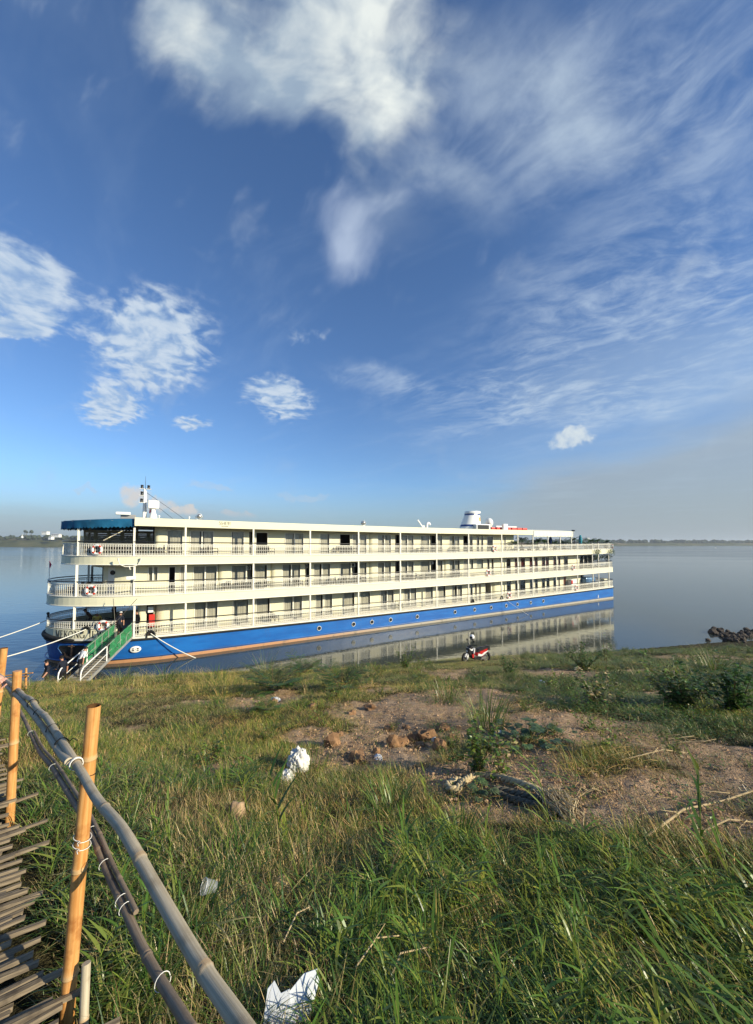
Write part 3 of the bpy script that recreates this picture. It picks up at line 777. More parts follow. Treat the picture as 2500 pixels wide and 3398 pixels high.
# ---- lettering: strokes (x0,y0,x1,y1,weight) on a unit-high letter; weight in letter heights
def arc_pts(cx, cy, rx, ry, a0, a1, n=12): return [(cx + rx * cos(R(a0 + (a1 - a0) * i / n)), cy + ry * sin(R(a0 + (a1 - a0) * i / n))) for i in range(n + 1)]
TH, TN_ = .155, .075
def sf(x, y, w=.13): return ([(x - w, y), (x + w, y)], .045)
GLY = {
 'M': (.98, [([(.16, 0), (.16, 1)], TN_), ([(.16, 1), (.5, .08)], TH), ([(.5, .08), (.82, 1)], TN_), ([(.82, 0), (.82, 1)], TH), sf(.16, .02), sf(.82, .02, .15), sf(.10, .98, .1), sf(.88, .98, .1)]),
 'E': (.70, [([(.18, 0), (.18, 1)], TH), ([(.05, .975), (.62, .975)], .05), ([(.05, .025), (.66, .025)], .05), ([(.18, .52), (.5, .52)], .05), ([(.62, .98), (.62, .76)], .05), ([(.66, .02), (.66, .26)], .05), ([(.5, .4), (.5, .64)], .045)]),
 'K': (.84, [([(.18, 0), (.18, 1)], TH), ([(.22, .42), (.70, .98)], TN_), ([(.36, .56), (.76, .03)], TH), sf(.18, .02), sf(.18, .98), sf(.70, .98, .11), sf(.76, .02, .12)]),
 'O': (.96, [(arc_pts(.48, .5, .38, .48, 0, 360, 26), .09)]),
 'N': (.92, [([(.16, 0), (.16, 1)], TN_), ([(.16, 1), (.78, .03)], TH), ([(.78, 0), (.78, 1)], TN_), sf(.16, .02), sf(.10, .98, .1), sf(.78, .98)]),
 'G': (.92, [(arc_pts(.48, .5, .38, .48, 52, 345, 22), .09), ([(.82, .40), (.82, .06)], TH), sf(.80, .42, .13)]),
 'J': (.58, [([(.36, .98), (.36, .14)], TH), (arc_pts(.18, .14, .18, .22, 0, -130, 8), .07), sf(.36, .98)]),
 'W': (1.2, [([(.12, 1), (.38, .02)], TH), ([(.38, .02), (.60, .9)], TN_), ([(.58, .9), (.84, .02)], TH), ([(.84, .02), (1.08, 1)], TN_), sf(.12, .98), sf(.6, .98, .1), sf(1.08, .98, .11)]),
 'L': (.70, [([(.18, 0), (.18, 1)], TH), sf(.18, .98), ([(.05, .025), (.64, .025)], .05), ([(.64, .02), (.64, .28)], .05)]),
 ' ': (.36, []),
 'S': (.70, [(arc_pts(.35, .745, .24, .215, 30, 270, 12) + arc_pts(.35, .265, .26, .235, 90, -150, 12), .11)]),
 'g': (.80, [(arc_pts(.42, .5, .32, .44, 45, 330, 16), .11), ([(.72, .46), (.72, .12)], .11), ([(.46, .44), (.76, .44)], .10)]),
 '-': (.46, [([(.06, .48), (.40, .48)], .12)]),
 '8': (.68, [(arc_pts(.34, .74, .20, .20, 0, 360, 14), .11), (arc_pts(.34, .28, .24, .24, 0, 360, 14), .11)]),
 '7': (.66, [([(.08, .93), (.58, .93), (.26, 0)], .12)]),
 '1': (.44, [([(.10, .78), (.26, .97), (.26, 0)], .12)]),
}
def lettering(text, H, to3d, parent, name, m, gap=.06):
    """flat print: each letter is a few flat strokes laid on the surface"""
    x = 0.0; lay = 0
    for ch in text:
        w, strokes = GLY[ch]; mb = MB()
        for (pts, wt) in strokes:
            lay += 1
            n = len(pts)
            L, Rr_ = [], []
            for i in range(n):
                p, q = pts[max(0, i - 1)], pts[min(n - 1, i + 1)]
                dx, dy = q[0] - p[0], q[1] - p[1]; l = hypot(dx, dy) or 1
                ox, oy = -dy / l * wt / 2, dx / l * wt / 2
                L.append(((x + (pts[i][0] + ox)) * H, (pts[i][1] + oy) * H)); Rr_.append(((x + (pts[i][0] - ox)) * H, (pts[i][1] - oy) * H))
            vs = [to3d(*p, .0015 * (lay % 8)) for p in L] + [to3d(*p, .0015 * (lay % 8)) for p in Rr_]
            mb.add(vs, [(i, i + 1, n + i + 1, n + i) for i in range(n - 1)])
        if strokes: mb.build(name, m, parent)
        x += w + gap
    return x * H
M_PRINT = mat('dark_lettering_paint', (.010, .010, .012), .5, .3)
def name_on_bow():
    a0, a1 = BOWP.arc_of_u(396), BOWP.arc_of_u(196)
    # text starts towards the bow tip (left in the picture) and runs aft
    txt = 'MEKONG JEWEL'; H = .47
    tw = sum(GLY[c][0] + .06 for c in txt) * H; k = (a1 - a0 - .15) / tw
    def f(px, py, e):
        a = a1 - px * k; x, y = BOWP.out(a, .018 + e); z = 1.585 + py; return (x, y, z + sheer(x, z))
    lettering(txt, H, f, SHIP, 'name_letter', M_PRINT)
name_on_bow()
def reg_on_roof():
    s0 = s_of(727, 0, 9.3); W_ = s_of(766, 0, 9.3) - s0; tw = sum(GLY[c][0] + .06 for c in 'Sg-8781'); H = .235; k = W_ / (tw * H)
    lettering('Sg-8781', H, lambda px, py, e: (s0 + px * k, -.006 - e, 9.27 + py + sheer(s0, 9)), SHIP, 'registration_letter', M_PRINT)
    mb = MB(); rr = random.Random(5); x = s0 + W_ * .2
    for i in range(9):
        w = W_ * .045; y = 9.13
        mb.add([(x, -.006, y + sheer(s0, 9)), (x + w, -.006, y + sheer(s0, 9)), (x + w, -.006, y + rr.choice((.05, .07)) + sheer(s0, 9)), (x + w * .5, -.006, y + .07 + sheer(s0, 9))], [(0, 1, 2, 3)]); x += w * 1.5
    mb.build('small_print', M_PRINT, SHIP)
    s1 = s_of(1984, 0, 1)
    lettering('8', .42, lambda px, py, e: (s1 + px, -.02 - e, .32 + py), SHIP, 'draught_mark', M_WHITEP)
reg_on_roof()

# ---- railings
def rail_panel(P, a0, a1, z, h, name='railing_panel', d=-.05, scroll=True):
    """white cast lattice between two posts: bars, a row of rings under the top bar and another on the bottom bar"""
    mb = MB()
    def pt(a, zz, e=0.0):
        x, y = P.out(a, d + e); return (x, y, zz + sheer(x, zz))
    aa = P.span(a0, a1)
    for zz, r in ((z + .06, .022), (z + h, .026), (z + h - .155, .012), (z + .20, .012)):
        mb.tube([pt(a, zz) for a in aa], r, 4, smooth=False)
    n = max(2, round((a1 - a0) / .158)); st = (a1 - a0) / n
    for i in range(n):
        a = a0 + (i + .5) * st; x, y, dx, dy = P.at(a)
        def bar(w, z0, z1):
            p = [pt(a - w, z0, .012), pt(a + w, z0, .012), pt(a + w, z0, -.012), pt(a - w, z0, -.012)]
            q = [pt(a - w, z1, .012), pt(a + w, z1, .012), pt(a + w, z1, -.012), pt(a - w, z1, -.012)]
            mb.add(p + q, [(0, 1, 5, 4), (1, 2, 6, 5), (2, 3, 7, 6), (3, 0, 4, 7)])
        bar(.013, z + .06, z + h)
        for (cz, r) in ((z + h - .08, .058), (z + .13, .055), (z + h * .52, .035)):
            if cz == z + h * .52 and not scroll: continue
            k = 7; vs = []
            for j in range(k):
                an = tau * j / k
                for rr in (r, r - .021): vs.append(pt(a + st / 2 + rr * cos(an), cz + rr * sin(an)))
            mb.add(vs, [(2 * j, 2 * ((j + 1) % k), 2 * ((j + 1) % k) + 1, 2 * j + 1) for j in range(k)])
    return mb.build(name, M_TRIM, SHIP)
def handrail(P, a0, a1, z, r=.042, d=-.04):
    mb = MB(); mb.tube([(*P.out(a, d), z + sheer(P.at(a)[0], z)) for a in P.span(a0, a1)], r, 6); mb.build('handrail', M_DARK, SHIP)
def post(P, a, z0, z1, w=.11, d=-.075, name='post'):
    x, y = P.out(a, d); sh = sheer(x, z0)
    mb = MB(); mb.cbox((x, y, (z0 + z1) / 2 + sh), (w, w, z1 - z0)); return mb.build(name, M_TRIM, SHIP)
U_POST = [443, 615, 841, 1030, 1191, 1330, 1451, 1557, 1667, 1721, 1771]
U_AFT = {1: [1849, 1920, 1971, 1990, 2024], 2: [1850, 1919, 1969, 1989, 2023], 3: [1821, 1862, 1899]}
for lv in (1, 2, 3):
    P = Path(OUT[lv]); z0, z1 = FTOP[lv], {1: 3.63, 2: 6.35, 3: 9.01}[lv]
    top = 1.03 - (FTOP[lv] - DECKZ[lv]); h = .84
    arcs = []
    for u in U_POST + U_AFT[lv]:
        a = P.arc_of_s(s_of(u, 0, z0)); arcs.append(a)
        post(P, a, z0 + .005, z1 if not (lv == 3 and u > 1771) else 9.15, .12 if u < 1700 else .10)
    uf = {1: 252, 2: 256, 3: 258}[lv]
    af = P.arc_of_u(uf); arcs.append(af); post(P, af, (2.13 if lv == 1 else z0 + .005), z1 if lv < 3 else 9.25, .13)
    fa = P.a[-1] - af
    far = [fa] + [P.a[-1] - P.arc_of_s(s) for s in (-19.0, -15.8)]
    for a in far: post(P, a, (2.13 if lv == 1 else z0 + .005), z1 if lv < 3 else 9.25, .13)
    for s in (41 - .9, 38.2): post(P, P.a[-1] - P.arc_of_s(s), z0 + .005, z1 if lv < 3 else 7.9, .1)
    if lv == 3:
        for u in (1919, 1969, 1988, 2023):
            a = P.arc_of_s(s_of(u, 0, z0)); arcs.append(a); post(P, a, z0 + .005, z0 + 1.03, .09)
    arcs.sort(); g0 = 1.1
    seg = [P.arc_of_s(40.0)] + arcs
    if lv == 1:                                                   # the gate: rail stops at the post and starts again on the bow
        seg = [a for a in seg if a <= A_GATE0 + .01] ; bowseg = [A_GATE1] + [a for a in arcs if a > A_GATE1 + .3]
    else: bowseg = []
    def panels(sq, zb, hh, scroll=True):
        for a0, a1 in zip(sq[:-1], sq[1:]):
            if a1 - a0 > .35: rail_panel(P, a0 + .07, a1 - .07, zb, hh, scroll=scroll)
    panels([0.05, seg[0]] if lv else [], z0, h); panels(seg, z0, h)
    mid = [fa + (far[1] - fa) * .5]
    if lv == 1:
        panels(bowseg + [(af + fa) / 2] + far, 2.12, .50, False)
        handrail(P, 0.0, A_GATE0, z0 + 1.0); handrail(P, A_GATE1, far[-1], 2.12 + .58, .038)
    else:
        panels([af, (af + fa) / 2, fa] + far[1:], z0, h)
        handrail(P, 0.0, far[-1], z0 + 1.0)
    # the stern rail and the aft part of the far side
    tot = P.a[-1]
    for a0, a1 in ((tot - P.arc_of_s(35.5), tot - P.arc_of_s(38.2)), (tot - P.arc_of_s(38.2), tot - P.arc_of_s(40.0))):
        rail_panel(P, a0 + .05, a1 - .05, z0, h)
    handrail(P, tot - P.arc_of_s(34), tot - .05, z0 + 1.0)
    ends = [(41.0 - .06, y) for y in np.linspace(.9, 2 * HB - .9, 4)]
    Pe = Path(ends); rail_panel(Pe, 0, Pe.a[-1], z0, h, d=0.0); handrail(Pe, 0, Pe.a[-1], z0 + 1.0, d=0.0)

# ---- cabin fronts
TW = 1.28                                                          # how far the cabin fronts stand in from the rail
FEAT = {
3: 'D512-553 w553-608 W630-710 w767-811 R827-841 d848-890 W945-1009 w1061-1095 d1127-1164 w1169-1190 w1193-1218 D1225-1252 W1253-1299 R1312-1330 W1332-1374 w1396-1426 R1428-1449 w1452-1469 W1491-1526 R1538-1556 k1558-1570 k1582-1592 k1596-1605 k1616-1637 g1673-1680',
2: 'o490-525 d558-583 g596-613 W640-721 D723-765 w767-818 A820-839 w845-888 D898-935 W936-998 A1013-1029 W1040-1097 w1128-1166 A1168-1189 w1193-1218 D1225-1252 W1253-1299 R1312-1330 W1332-1374 w1396-1428 A1430-1450 w1452-1470 D1475-1490 W1491-1527 g1539-1556 P1560-1572 P1582-1605 d1617-1626 d1631-1640 k1680-1696 M1708-1721 M1728-1744 M1757-1771 M1774-1786 N1798-1823 M1836-1848 M1852-1861 k1871-1886 K1923-1965',
1: 'D456-486 E487-510 D512-608 W644-724 w772-826 w849-897 W941-1004 w1047-1073 w1077-1104 w1140-1178 w1196-1230 W1262-1308 W1340-1383 w1411-1438 w1454-1480 W1500-1535 k1560-1570 d1576-1585 d1589-1598 d1610-1631 D1634-1666 k1681-1697 k1709-1721 k1726-1745 k1758-1772 k1775-1786 k1798-1810 k1813-1825 k1836-1848 k1853-1859 B1870-1880 d1927-1936',
}
WEND = {3: 1706, 2: 1966, 1: 1938}
def curtain_mesh(w, h, m, rnd, open_gap=0.0):
    mb = MB(); n = max(8, int(w / .055)); vs = []; ph = rnd.random() * 6
    for i in range(n + 1):
        x = w * i / n; d = .019 * sin(i * 1.9 + ph) + .012 * sin(i * .8 + ph * 2)
        vs += [(x, d, 0), (x, d * .8, h)]
    mb.add(vs, [(2 * i, 2 * i + 2, 2 * i + 3, 2 * i + 1) for i in range(n)], 0, True); return mb.mesh('curtain', m)
rw = random.Random(21)
def window(s0, s1, z0, z1, panes=1, cur=M_CURT, t=TW, name='window', dark=False, gl=None):
    w, h = s1 - s0, z1 - z0; f = MB(); fw = .055
    f.box((0, -.03, 0), (fw, .07, h)); f.box((w - fw, -.03, 0), (w, .07, h)); f.box((fw, -.03, h - fw), (w - fw, .07, h)); f.box((fw, -.03, 0), (w - fw, .07, fw * 1.3))
    if panes == 2: f.box((w / 2 - .05, -.035, fw * 1.3), (w / 2 + .05, .06, h - fw))
    o = f.build(name, M_TRIM, SHIP, (s0, t, z0 + sheer((s0 + s1) / 2, z0)))
    p = MB(); p.add([(fw, .02, fw), (w - fw, .02, fw), (w - fw, .02, h - fw), (fw, .02, h - fw)], [(0, 1, 2, 3)]); p.build('pane', gl or M_GLASS, o)
    if cur:
        if panes == 2:
            g = rw.choice((0, 0, .05, .12)) * w
            for (x0, x1) in ((fw, w / 2 - g / 2 - .04), (w / 2 + g / 2 + .04, w - fw)):
                link('curtain', curtain_mesh(x1 - x0, h - .03, cur, rw), o, (x0, .14, .015))
        else:
            g = rw.choice((0, 0, 0, .10)) * w
            link('curtain', curtain_mesh(w - 2 * fw - g, h - .03, cur, rw), o, (fw + (g if rw.random() < .5 else 0), .14, .015))
    return o
AC_SPOTS = []
def cabin_front(lv):
    z0, z1 = DECKZ[lv] + .004, CEILZ[lv] - .004; H = z1 - z0; zt = z1 - .22
    zc = (z0 + z1) / 2
    seg = []
    for tok in FEAT[lv].split():
        k = tok[0]; a, b = tok[1:].split('-'); seg.append((k, s_of(float(a), TW, zc), s_of(float(b), TW, zc)))
    sA = s_of({3: 512, 2: 449, 1: 456}[lv], TW, zc); sB = s_of(WEND[lv], TW, zc)
    def wbox(a, b, zz0, zz1, t0=TW, th=.14):
        wall = MB()
        n = 1
        for i in range(n):
            p, q = a + (b - a) * i / n, a + (b - a) * (i + 1) / n; s0_, s1_ = sheer(p, z0), sheer(q, z0)
            wall.add([(p, t0, zz0 + s0_), (q, t0, zz0 + s1_), (q, t0 + th, zz0 + s1_), (p, t0 + th, zz0 + s0_), (p, t0, zz1 + s0_), (q, t0, zz1 + s1_), (q, t0 + th, zz1 + s1_), (p, t0 + th, zz1 + s0_)],
                     [(4, 5, 6, 7), (0, 1, 5, 4), (1, 2, 6, 5), (2, 3, 7, 6), (3, 0, 4, 7)])
        wall.build('wall_panel' if zz1 - zz0 > 1.2 else 'lintel', M_SIDING, SHIP)
    cur = sA
    for (k, a, b) in seg:
        if a > cur + .02: wbox(cur, a, z0, z1)
        if k not in 'D': wbox(a, b, zt, z1)
        sh = sheer((a + b) / 2, z0)
        if k == 'W': window(a, b, z0 + .03, zt, 2)
        elif k == 'w': window(a, b, z0 + .03, zt, 1)
        elif k == 'o': wbox(a, b, z0, z0 + .95); window(a, b, z0 + .95, zt, 2)
        elif k == 'M': window(a, b, z0 + .03, zt, 1, M_MAROON)
        elif k == 'N': window(a, b, z0 + .03, zt, 2, M_MAROON)
        elif k == 'P': wbox(a, b, z0, z0 + .9); window(a, b, z0 + .9, zt, 1, M_PALE)
        elif k == 'k': window(a, b, z0 + .03, zt, 1, None, gl=M_DGLASS)
        elif k == 'K':
            w3 = (b - a) / 3
            for i in range(3): window(a + i * w3, a + (i + 1) * w3, z0 + .03, zt, 1, None, gl=M_DGLASS)
        elif k in 'dgB':
            f = MB(); w, h = b - a, zt - z0
            f.box((0, -.03, 0), (.05, .10, h)); f.box((w - .05, -.03, 0), (w, .10, h)); f.box((.05, -.03, h - .06), (w - .05, .10, h))
            o = f.build('doorway', M_TRIM, SHIP, (a, TW, z0 + sh))
            if k != 'd':
                d = MB(); d.box((.05, .03, .02), (w - .05, .07, h - .06)); dd = d.build('door', M_GREYP if k == 'g' else M_WOOD, o)
            else:
                d = MB(); d.box((.05, .10, .02), (.09, .10 + w * .8, h - .06)); d.build('door', M_TRIM, o)
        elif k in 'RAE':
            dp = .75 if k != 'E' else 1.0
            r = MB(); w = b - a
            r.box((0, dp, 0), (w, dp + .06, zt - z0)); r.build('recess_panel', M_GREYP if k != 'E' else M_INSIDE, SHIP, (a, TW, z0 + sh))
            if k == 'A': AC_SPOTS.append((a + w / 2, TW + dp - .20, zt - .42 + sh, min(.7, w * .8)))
        elif k == 'D':
            c = MB(); w = b - a; r = min(.62, w * .42); n = 8; pts = [(r - r * sin(pi / 2 * i / n) - 0, r - r * cos(pi / 2 * i / n)) for i in range(n + 1)][::-1]
            # rounded forward corner, then a flat front set slightly proud
            pr = [(0, r + .5)] + [(r - r * cos(pi / 2 * i / n), r - r * sin(pi / 2 * i / n)) for i in range(n + 1)] + [(w, 0), (w, .15)]
            t0 = TW - .10
            vs = [(x, y, 0) for x, y in pr] + [(x, y, H) for x, y in pr]; m_ = len(pr)
            c.add(vs, [(i, i + 1, m_ + i + 1, m_ + i) for i in range(m_ - 1)], 0, False)
            for i in range(len(c.sm)): c.sm[i] = 1 <= i <= n
            c.build('rounded_wall', M_SIDING, SHIP, (a, t0, z0 + sh))
        cur = b
    if sB > cur + .02: wbox(cur, sB, z0, z1)
    # what lies behind: cross walls, the far side and the dim rooms between
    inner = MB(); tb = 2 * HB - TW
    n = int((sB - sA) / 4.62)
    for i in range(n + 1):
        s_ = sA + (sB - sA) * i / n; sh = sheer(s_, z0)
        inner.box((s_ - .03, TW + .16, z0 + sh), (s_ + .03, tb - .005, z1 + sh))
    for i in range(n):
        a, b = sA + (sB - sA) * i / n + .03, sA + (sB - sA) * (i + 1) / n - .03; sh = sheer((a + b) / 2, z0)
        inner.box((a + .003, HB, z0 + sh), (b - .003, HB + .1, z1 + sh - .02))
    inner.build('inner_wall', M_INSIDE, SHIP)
    fw = MB(); n = int((sB - sA) / 4)
    for i in range(n):
        a, b = sA + (sB - sA) * i / n, sA + (sB - sA) * (i + 1) / n; sh = sheer((a + b) / 2, z0)
        fw.box((a, tb, z0 + sh), (b, tb + .14, z1 + sh))
    fw.build('far_side_wall', M_SIDING, SHIP)
    e = MB(); sh = sheer(sB, z0); e.box((sB - .02, TW + .14, z0 + sh), (sB + .12, tb, z1 + sh)); e.build('aft_wall', M_SIDING, SHIP)
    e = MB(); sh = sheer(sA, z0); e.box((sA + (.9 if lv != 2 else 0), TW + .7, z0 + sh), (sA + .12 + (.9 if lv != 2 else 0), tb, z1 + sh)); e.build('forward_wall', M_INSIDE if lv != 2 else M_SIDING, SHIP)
for lv in (1, 2, 3): cabin_front(lv)
for (x, y, z, w) in AC_SPOTS:
    mb = MB(); mb.cbox((0, 0, .17), (w, .26, .34), bev=.03); o = mb.build('air_conditioner', M_WHITEP, SHIP, (x, y, z))
    g = MB(); g.lathe([(.13, -.137), (.13, -.13), (.02, -.13)], 14, axis='y', c=(0, 0, .17)); g.build('fan_grille', M_DARK, o)
# ---- portholes, fairleads, anchor pocket, emblem
def on_hull(u, v, off=0.0):
    d = ray(u, v); L = BOWP; lo = None
    aa = np.linspace(L.arc_of_s(40), L.arc_of_s(-24.0), 900); best = None
    for a in aa:
        x, y = L.out(a, off)
        w = Vector((x * DX - y * DY, 35.5 + x * DY + y * DX, 0))
        e = abs(w.x / w.y - d.x / d.y)
        if best is None or e < best[0]: best = (e, a, w)
    a = best[1]; z = EYE.z + d.z / d.y * best[2].y; return a, z - sheer(BOWP.at(a)[0], z)
def mount(name, a, z, off=0.0, parent=SHIP):
    """an empty frame on the hull: x along the hull (aft), y inwards, z up"""
    x, y, dx, dy = BOWP.at(a); px, py = BOWP.out(a, off)
    return Matrix.Translation((px, py, z + sheer(x, z))) @ Matrix.Rotation(atan2(-dy, -dx), 4, 'Z')
PH_ME = None
for (u, v) in [(1060.6, 2089.5), (1172.5, 2074.6), (1234, 2067.5), (1296.6, 2059.5), (1384.7, 2048.4), (1510, 2032), (1575, 2024), (1631, 2016), (1680, 2010), (1718.6, 2005), (1761.4, 2000), (1803.4, 1994.5)]:
    a, z = on_hull(u, v); M_ = mount('', a, .80, .02)
    if PH_ME is None:
        r = MB(); r.lathe([(.185, .05), (.225, .05), (.235, .02), (.225, -.02), (.205, -.03), (.185, -.015), (.185, .06)], 20, axis='y'); g = MB(); g.lathe([(.188, -.008), (.09, -.010), (1e-3, -.012)], 16, axis='y')
        PH_ME = (r.mesh('porthole', M_TRIM), g.mesh('pane', M_DARK))
    o = link('porthole', PH_ME[0], SHIP); o.matrix_local = M_ @ Matrix.Diagonal((.86, 1, .86, 1))
    link('pane', PH_ME[1], o)
def fairlead(u, v, w=.30):
    a, z = on_hull(u, v); M_ = mount('', a, z, .03)
    mb = MB(); pts = [(w * cos(t), 0, w * 1.05 * sin(t)) for t in np.linspace(0, pi, 11)]
    mb.tube([(-w, 0, -.18)] + [(p[0], 0, p[2]) for p in pts[::-1]] + [(w, 0, -.18)], .055, 8)
    q = MB(); q.add([(0, .05, 0)] + [(p[0], .05, p[2]) for p in pts] + [(-w, .05, -.18), (w, .05, -.18)], [(0, i, i + 1) for i in range(1, 11)] + [(0, 11, 12), (0, 12, 13), (0, 13, 1)])
    o = mb.build('fairlead', M_RUBBER, SHIP); o.matrix_local = M_; q.build('opening', M_INSIDE, o); return M_ @ Vector((0, -.02, .08))
FL1 = fairlead(287, 2092, .22); FL2 = fairlead(502, 2106, .24)
FL3 = fairlead(1568.6, 1994, .16); FL4 = fairlead(1665.7, 1983, .16)
def emblem():
    a, z = on_hull(450, 2154); M_ = mount('', a, z, .06)
    mb = MB(); mb.M = None
    mb.lathe([(.02, -.012), (.24, -.012), (.26, 0), (.26, .06)], 24, axis='y'); 
    for i, p in enumerate(mb.v): mb.v[i] = (p[0] * 1.25, p[1], p[2] * .82)
    o = mb.build('bow_emblem', M_WHITEP, SHIP); o.matrix_local = M_
    q = MB()
    for sx in (-1, 1):
        for sz in (-1, 1):
            q.add([(sx * (.14 + .075 * cos(t)), -.016, sz * (.055 + .040 * sin(t))) for t in np.linspace(0, tau, 9)[:-1]], [tuple(range(8))])
    q.build('fairlead_hole', M_DARK, o)
emblem()
def anchor_pocket():
    a, z = on_hull(243, 2160); M_ = mount('', a, z, .02)
    f = MB(); out = [(-.85, .42), (.75, .42), (.95, .25), (.55, -.55), (-.35, -.62), (-.95, .2)]
    n = len(out)
    f.add([(x, 0, y) for x, y in out] + [(x * .9, .0, y * .9) for x, y in out] + [(x * .75, .34, y * .75) for x, y in out],
          [(i, (i + 1) % n, n + (i + 1) % n, n + i) for i in range(n)] + [(n + i, n + (i + 1) % n, 2 * n + (i + 1) % n, 2 * n + i) for i in range(n)] + [tuple(range(3 * n - 1, 2 * n - 1, -1))])
    for i in range(len(f.v)):
        if f.v[i][1] > .1: f.v[i] = (f.v[i][0], -.03, f.v[i][2])
    f.v = [(x, y if y < 0 else -.05, zz) for (x, y, zz) in f.v]
    o = f.build('anchor_pocket', M_DARK, SHIP); o.matrix_local = M_
    k = MB(); k.tube([(0, -.12, .45), (0, -.16, -.25)], .06, 8); k.tube([(-.48, -.14, -.02), (-.34, -.18, -.30), (0, -.18, -.40), (.34, -.18, -.30), (.48, -.14, -.02)], [.03, .08, .10, .08, .03], 8)
    k.tube([(-.2, -.16, .36), (.2, -.16, .36)], .035, 6)
    k.build('anchor', mat('rusty_anchor', (.10, .065, .045), .85, .2, noise=(5, .5)), o)
    fr = MB(); fr.tube([(x * 1.02, -.06, y * 1.02) for x, y in out], .035, 5, closed=True); fr.build('pocket_rim', M_HULL, o)
anchor_pocket()
# ---- the wheelhouse on the middle deck
def wheelhouse():
    z0, z1 = DECKZ[2] + .004, CEILZ[2] - .004
    P = Path(outline(-23.0, -16.6, 2.2, inset=1.32)); a0 = P.arc_of_s(s_of(449, TW, 5.2)); tot = P.a[-1]
    uu = lambda a: u_of(*P.at(a)[:2])
    aT = P.a[int(np.argmin([u_of(*p) for p in P.p]))]
    cuts = [a0]
    edges = [(405, 'wall'), (389, 'wall'), (360, 'door'), (345, 'wall'), (303, 'win'), (281, 'wall')]
    seq = []; prev = a0
    for u, k in edges:
        a = P.arc_of_u(u); seq.append((prev, a, k)); prev = a
    n = 7; rem = tot - P.arc_of_s(-16.0)
    for i in range(n):
        a = prev + (rem - prev) * (i + .82) / n; b = prev + (rem - prev) * (i + 1) / n
        seq.append((prev + (rem - prev) * i / n, a, 'win')); seq.append((a, b, 'wall'))
    for (a, b, k) in seq:
        if b - a < .03: continue
        if k == 'win':
            strip('wheelhouse_wall', P, a, b, z0, 4.98, M_CREAM); strip('wheelhouse_wall', P, a, b, 6.12, z1, M_CREAM)
            f = MB(); vs = lambda aa, zz, d: (*P.out(aa, d), zz + sheer(P.at(aa)[0], zz))
            f.tube([vs(a, 4.98, .01), vs(b, 4.98, .01), vs(b, 6.12, .01), vs(a, 6.12, .01)], .035, 5, closed=True, smooth=False)
            o = f.build('wheelhouse_window', M_RUBBER, SHIP)
            g = MB(); g.add([vs(a, 4.98, -.03), vs(b, 4.98, -.03), vs(b, 6.12, -.03), vs(a, 6.12, -.03)], [(0, 1, 2, 3)]); g.build('pane', M_DGLASS if a > aT else M_GLASS, o)
        else:
            strip('wheelhouse_wall', P, a, b, z0, z1, M_CREAM)
            if k == 'door':
                strip('wheelhouse_door', P, a + .08, b - .08, z0 + .02, 6.15, M_TRIM, .03, .02)
                m_ = (a + b) / 2; x, y, dx, dy = P.at(m_ - .1)
                r = MB(); r.lathe([(.11, 0), (.16, -.02), (.17, .03)], 16, axis='y'); q = MB(); q.lathe([(.12, .0), (.001, .0)], 14, axis='y')
                px, py = P.out(m_ - .1, .05)
                o = r.build('porthole', M_RUBBER, SHIP, (px, py, 5.75 + sheer(x, 5)), (0, 0, atan2(-dy, -dx))); q.build('pane', M_DARK, o)
    sh = sheer(-19, 5)
    d = MB(); d.box((-20.6, 3.2, z0 + sh + .004), (-19.9, 5.8, z0 + 1.0 + sh)); d.build('helm_console', M_INSIDE, SHIP)
    b_ = MB(); b_.box((-17.1, TW + .75, z0 + sh), (-17.0, 2 * HB - TW - .2, z1 - .03)); b_.build('wheelhouse_bulkhead', M_INSIDE, SHIP)
wheelhouse()
# ---- the open bow of the upper deck: awning, far-side screens, furniture shadows
UP = Path(OUT[3])
def awning():
    a0 = UP.arc_of_s(S_ROOF0 + .02); a1 = UP.a[-1] - a0; n = 70; mb = MB(); vs = []
    c = (S_ROOF0 + .01, HB, 10.05)
    rim = []
    for i in range(n + 1):
        a = a0 + (a1 - a0) * i / n; x, y = UP.out(a, .06); rim.append((x, y, 9.62 - .12 * sin(pi * i / n) + .02 * sin(i * 1.3)))
    for k in range(5):
        f = k / 4
        for p in rim:
            e = (S_ROOF0 + .01, p[1], 9.62)
            q = [p[j] * (1 - f) + e[j] * f for j in range(3)]; q[2] += .22 * sin(pi * f * .5) * (1 - ((p[1] - HB) / HB) ** 2 * .9); vs.append(tuple(q))
    mb.add(vs, [(k * (n + 1) + i, (k + 1) * (n + 1) + i, (k + 1) * (n + 1) + i + 1, k * (n + 1) + i + 1) for k in range(4) for i in range(n)], 0, True)
    o = mb.build('bow_awning', M_TEAL, SHIP)
    v = MB(); vs = []; m = 280
    for i in range(m + 1):
        a = a0 + (a1 - a0) * i / m; x, y = UP.out(a, .07); zt = 9.62 - .12 * sin(pi * i / m) + .02 * sin(i / 4 * 1.3)
        fr = (i % 5) / 5; drop = .46 + .085 * abs(sin(pi * (i / 5.0)))
        vs += [(x, y, zt), (*UP.out(a, .075 + .02 * sin(i * .35)), zt - drop)]
    v.add(vs, [(2 * i, 2 * i + 1, 2 * i + 3, 2 * i + 2) for i in range(m)], 0, False); v.build('valance', M_TEAL, o)
    fr = MB()
    for i in range(0, n + 1, 7):
        p = rim[i]; fr.tube([(p[0], p[1], p[2] - .06), (S_ROOF0, p[1] * .9 + HB * .1, 9.55)], .025, 5)
    tag(fr.build('awning_frame', M_TRIM, SHIP), kind='stuff')
awning()
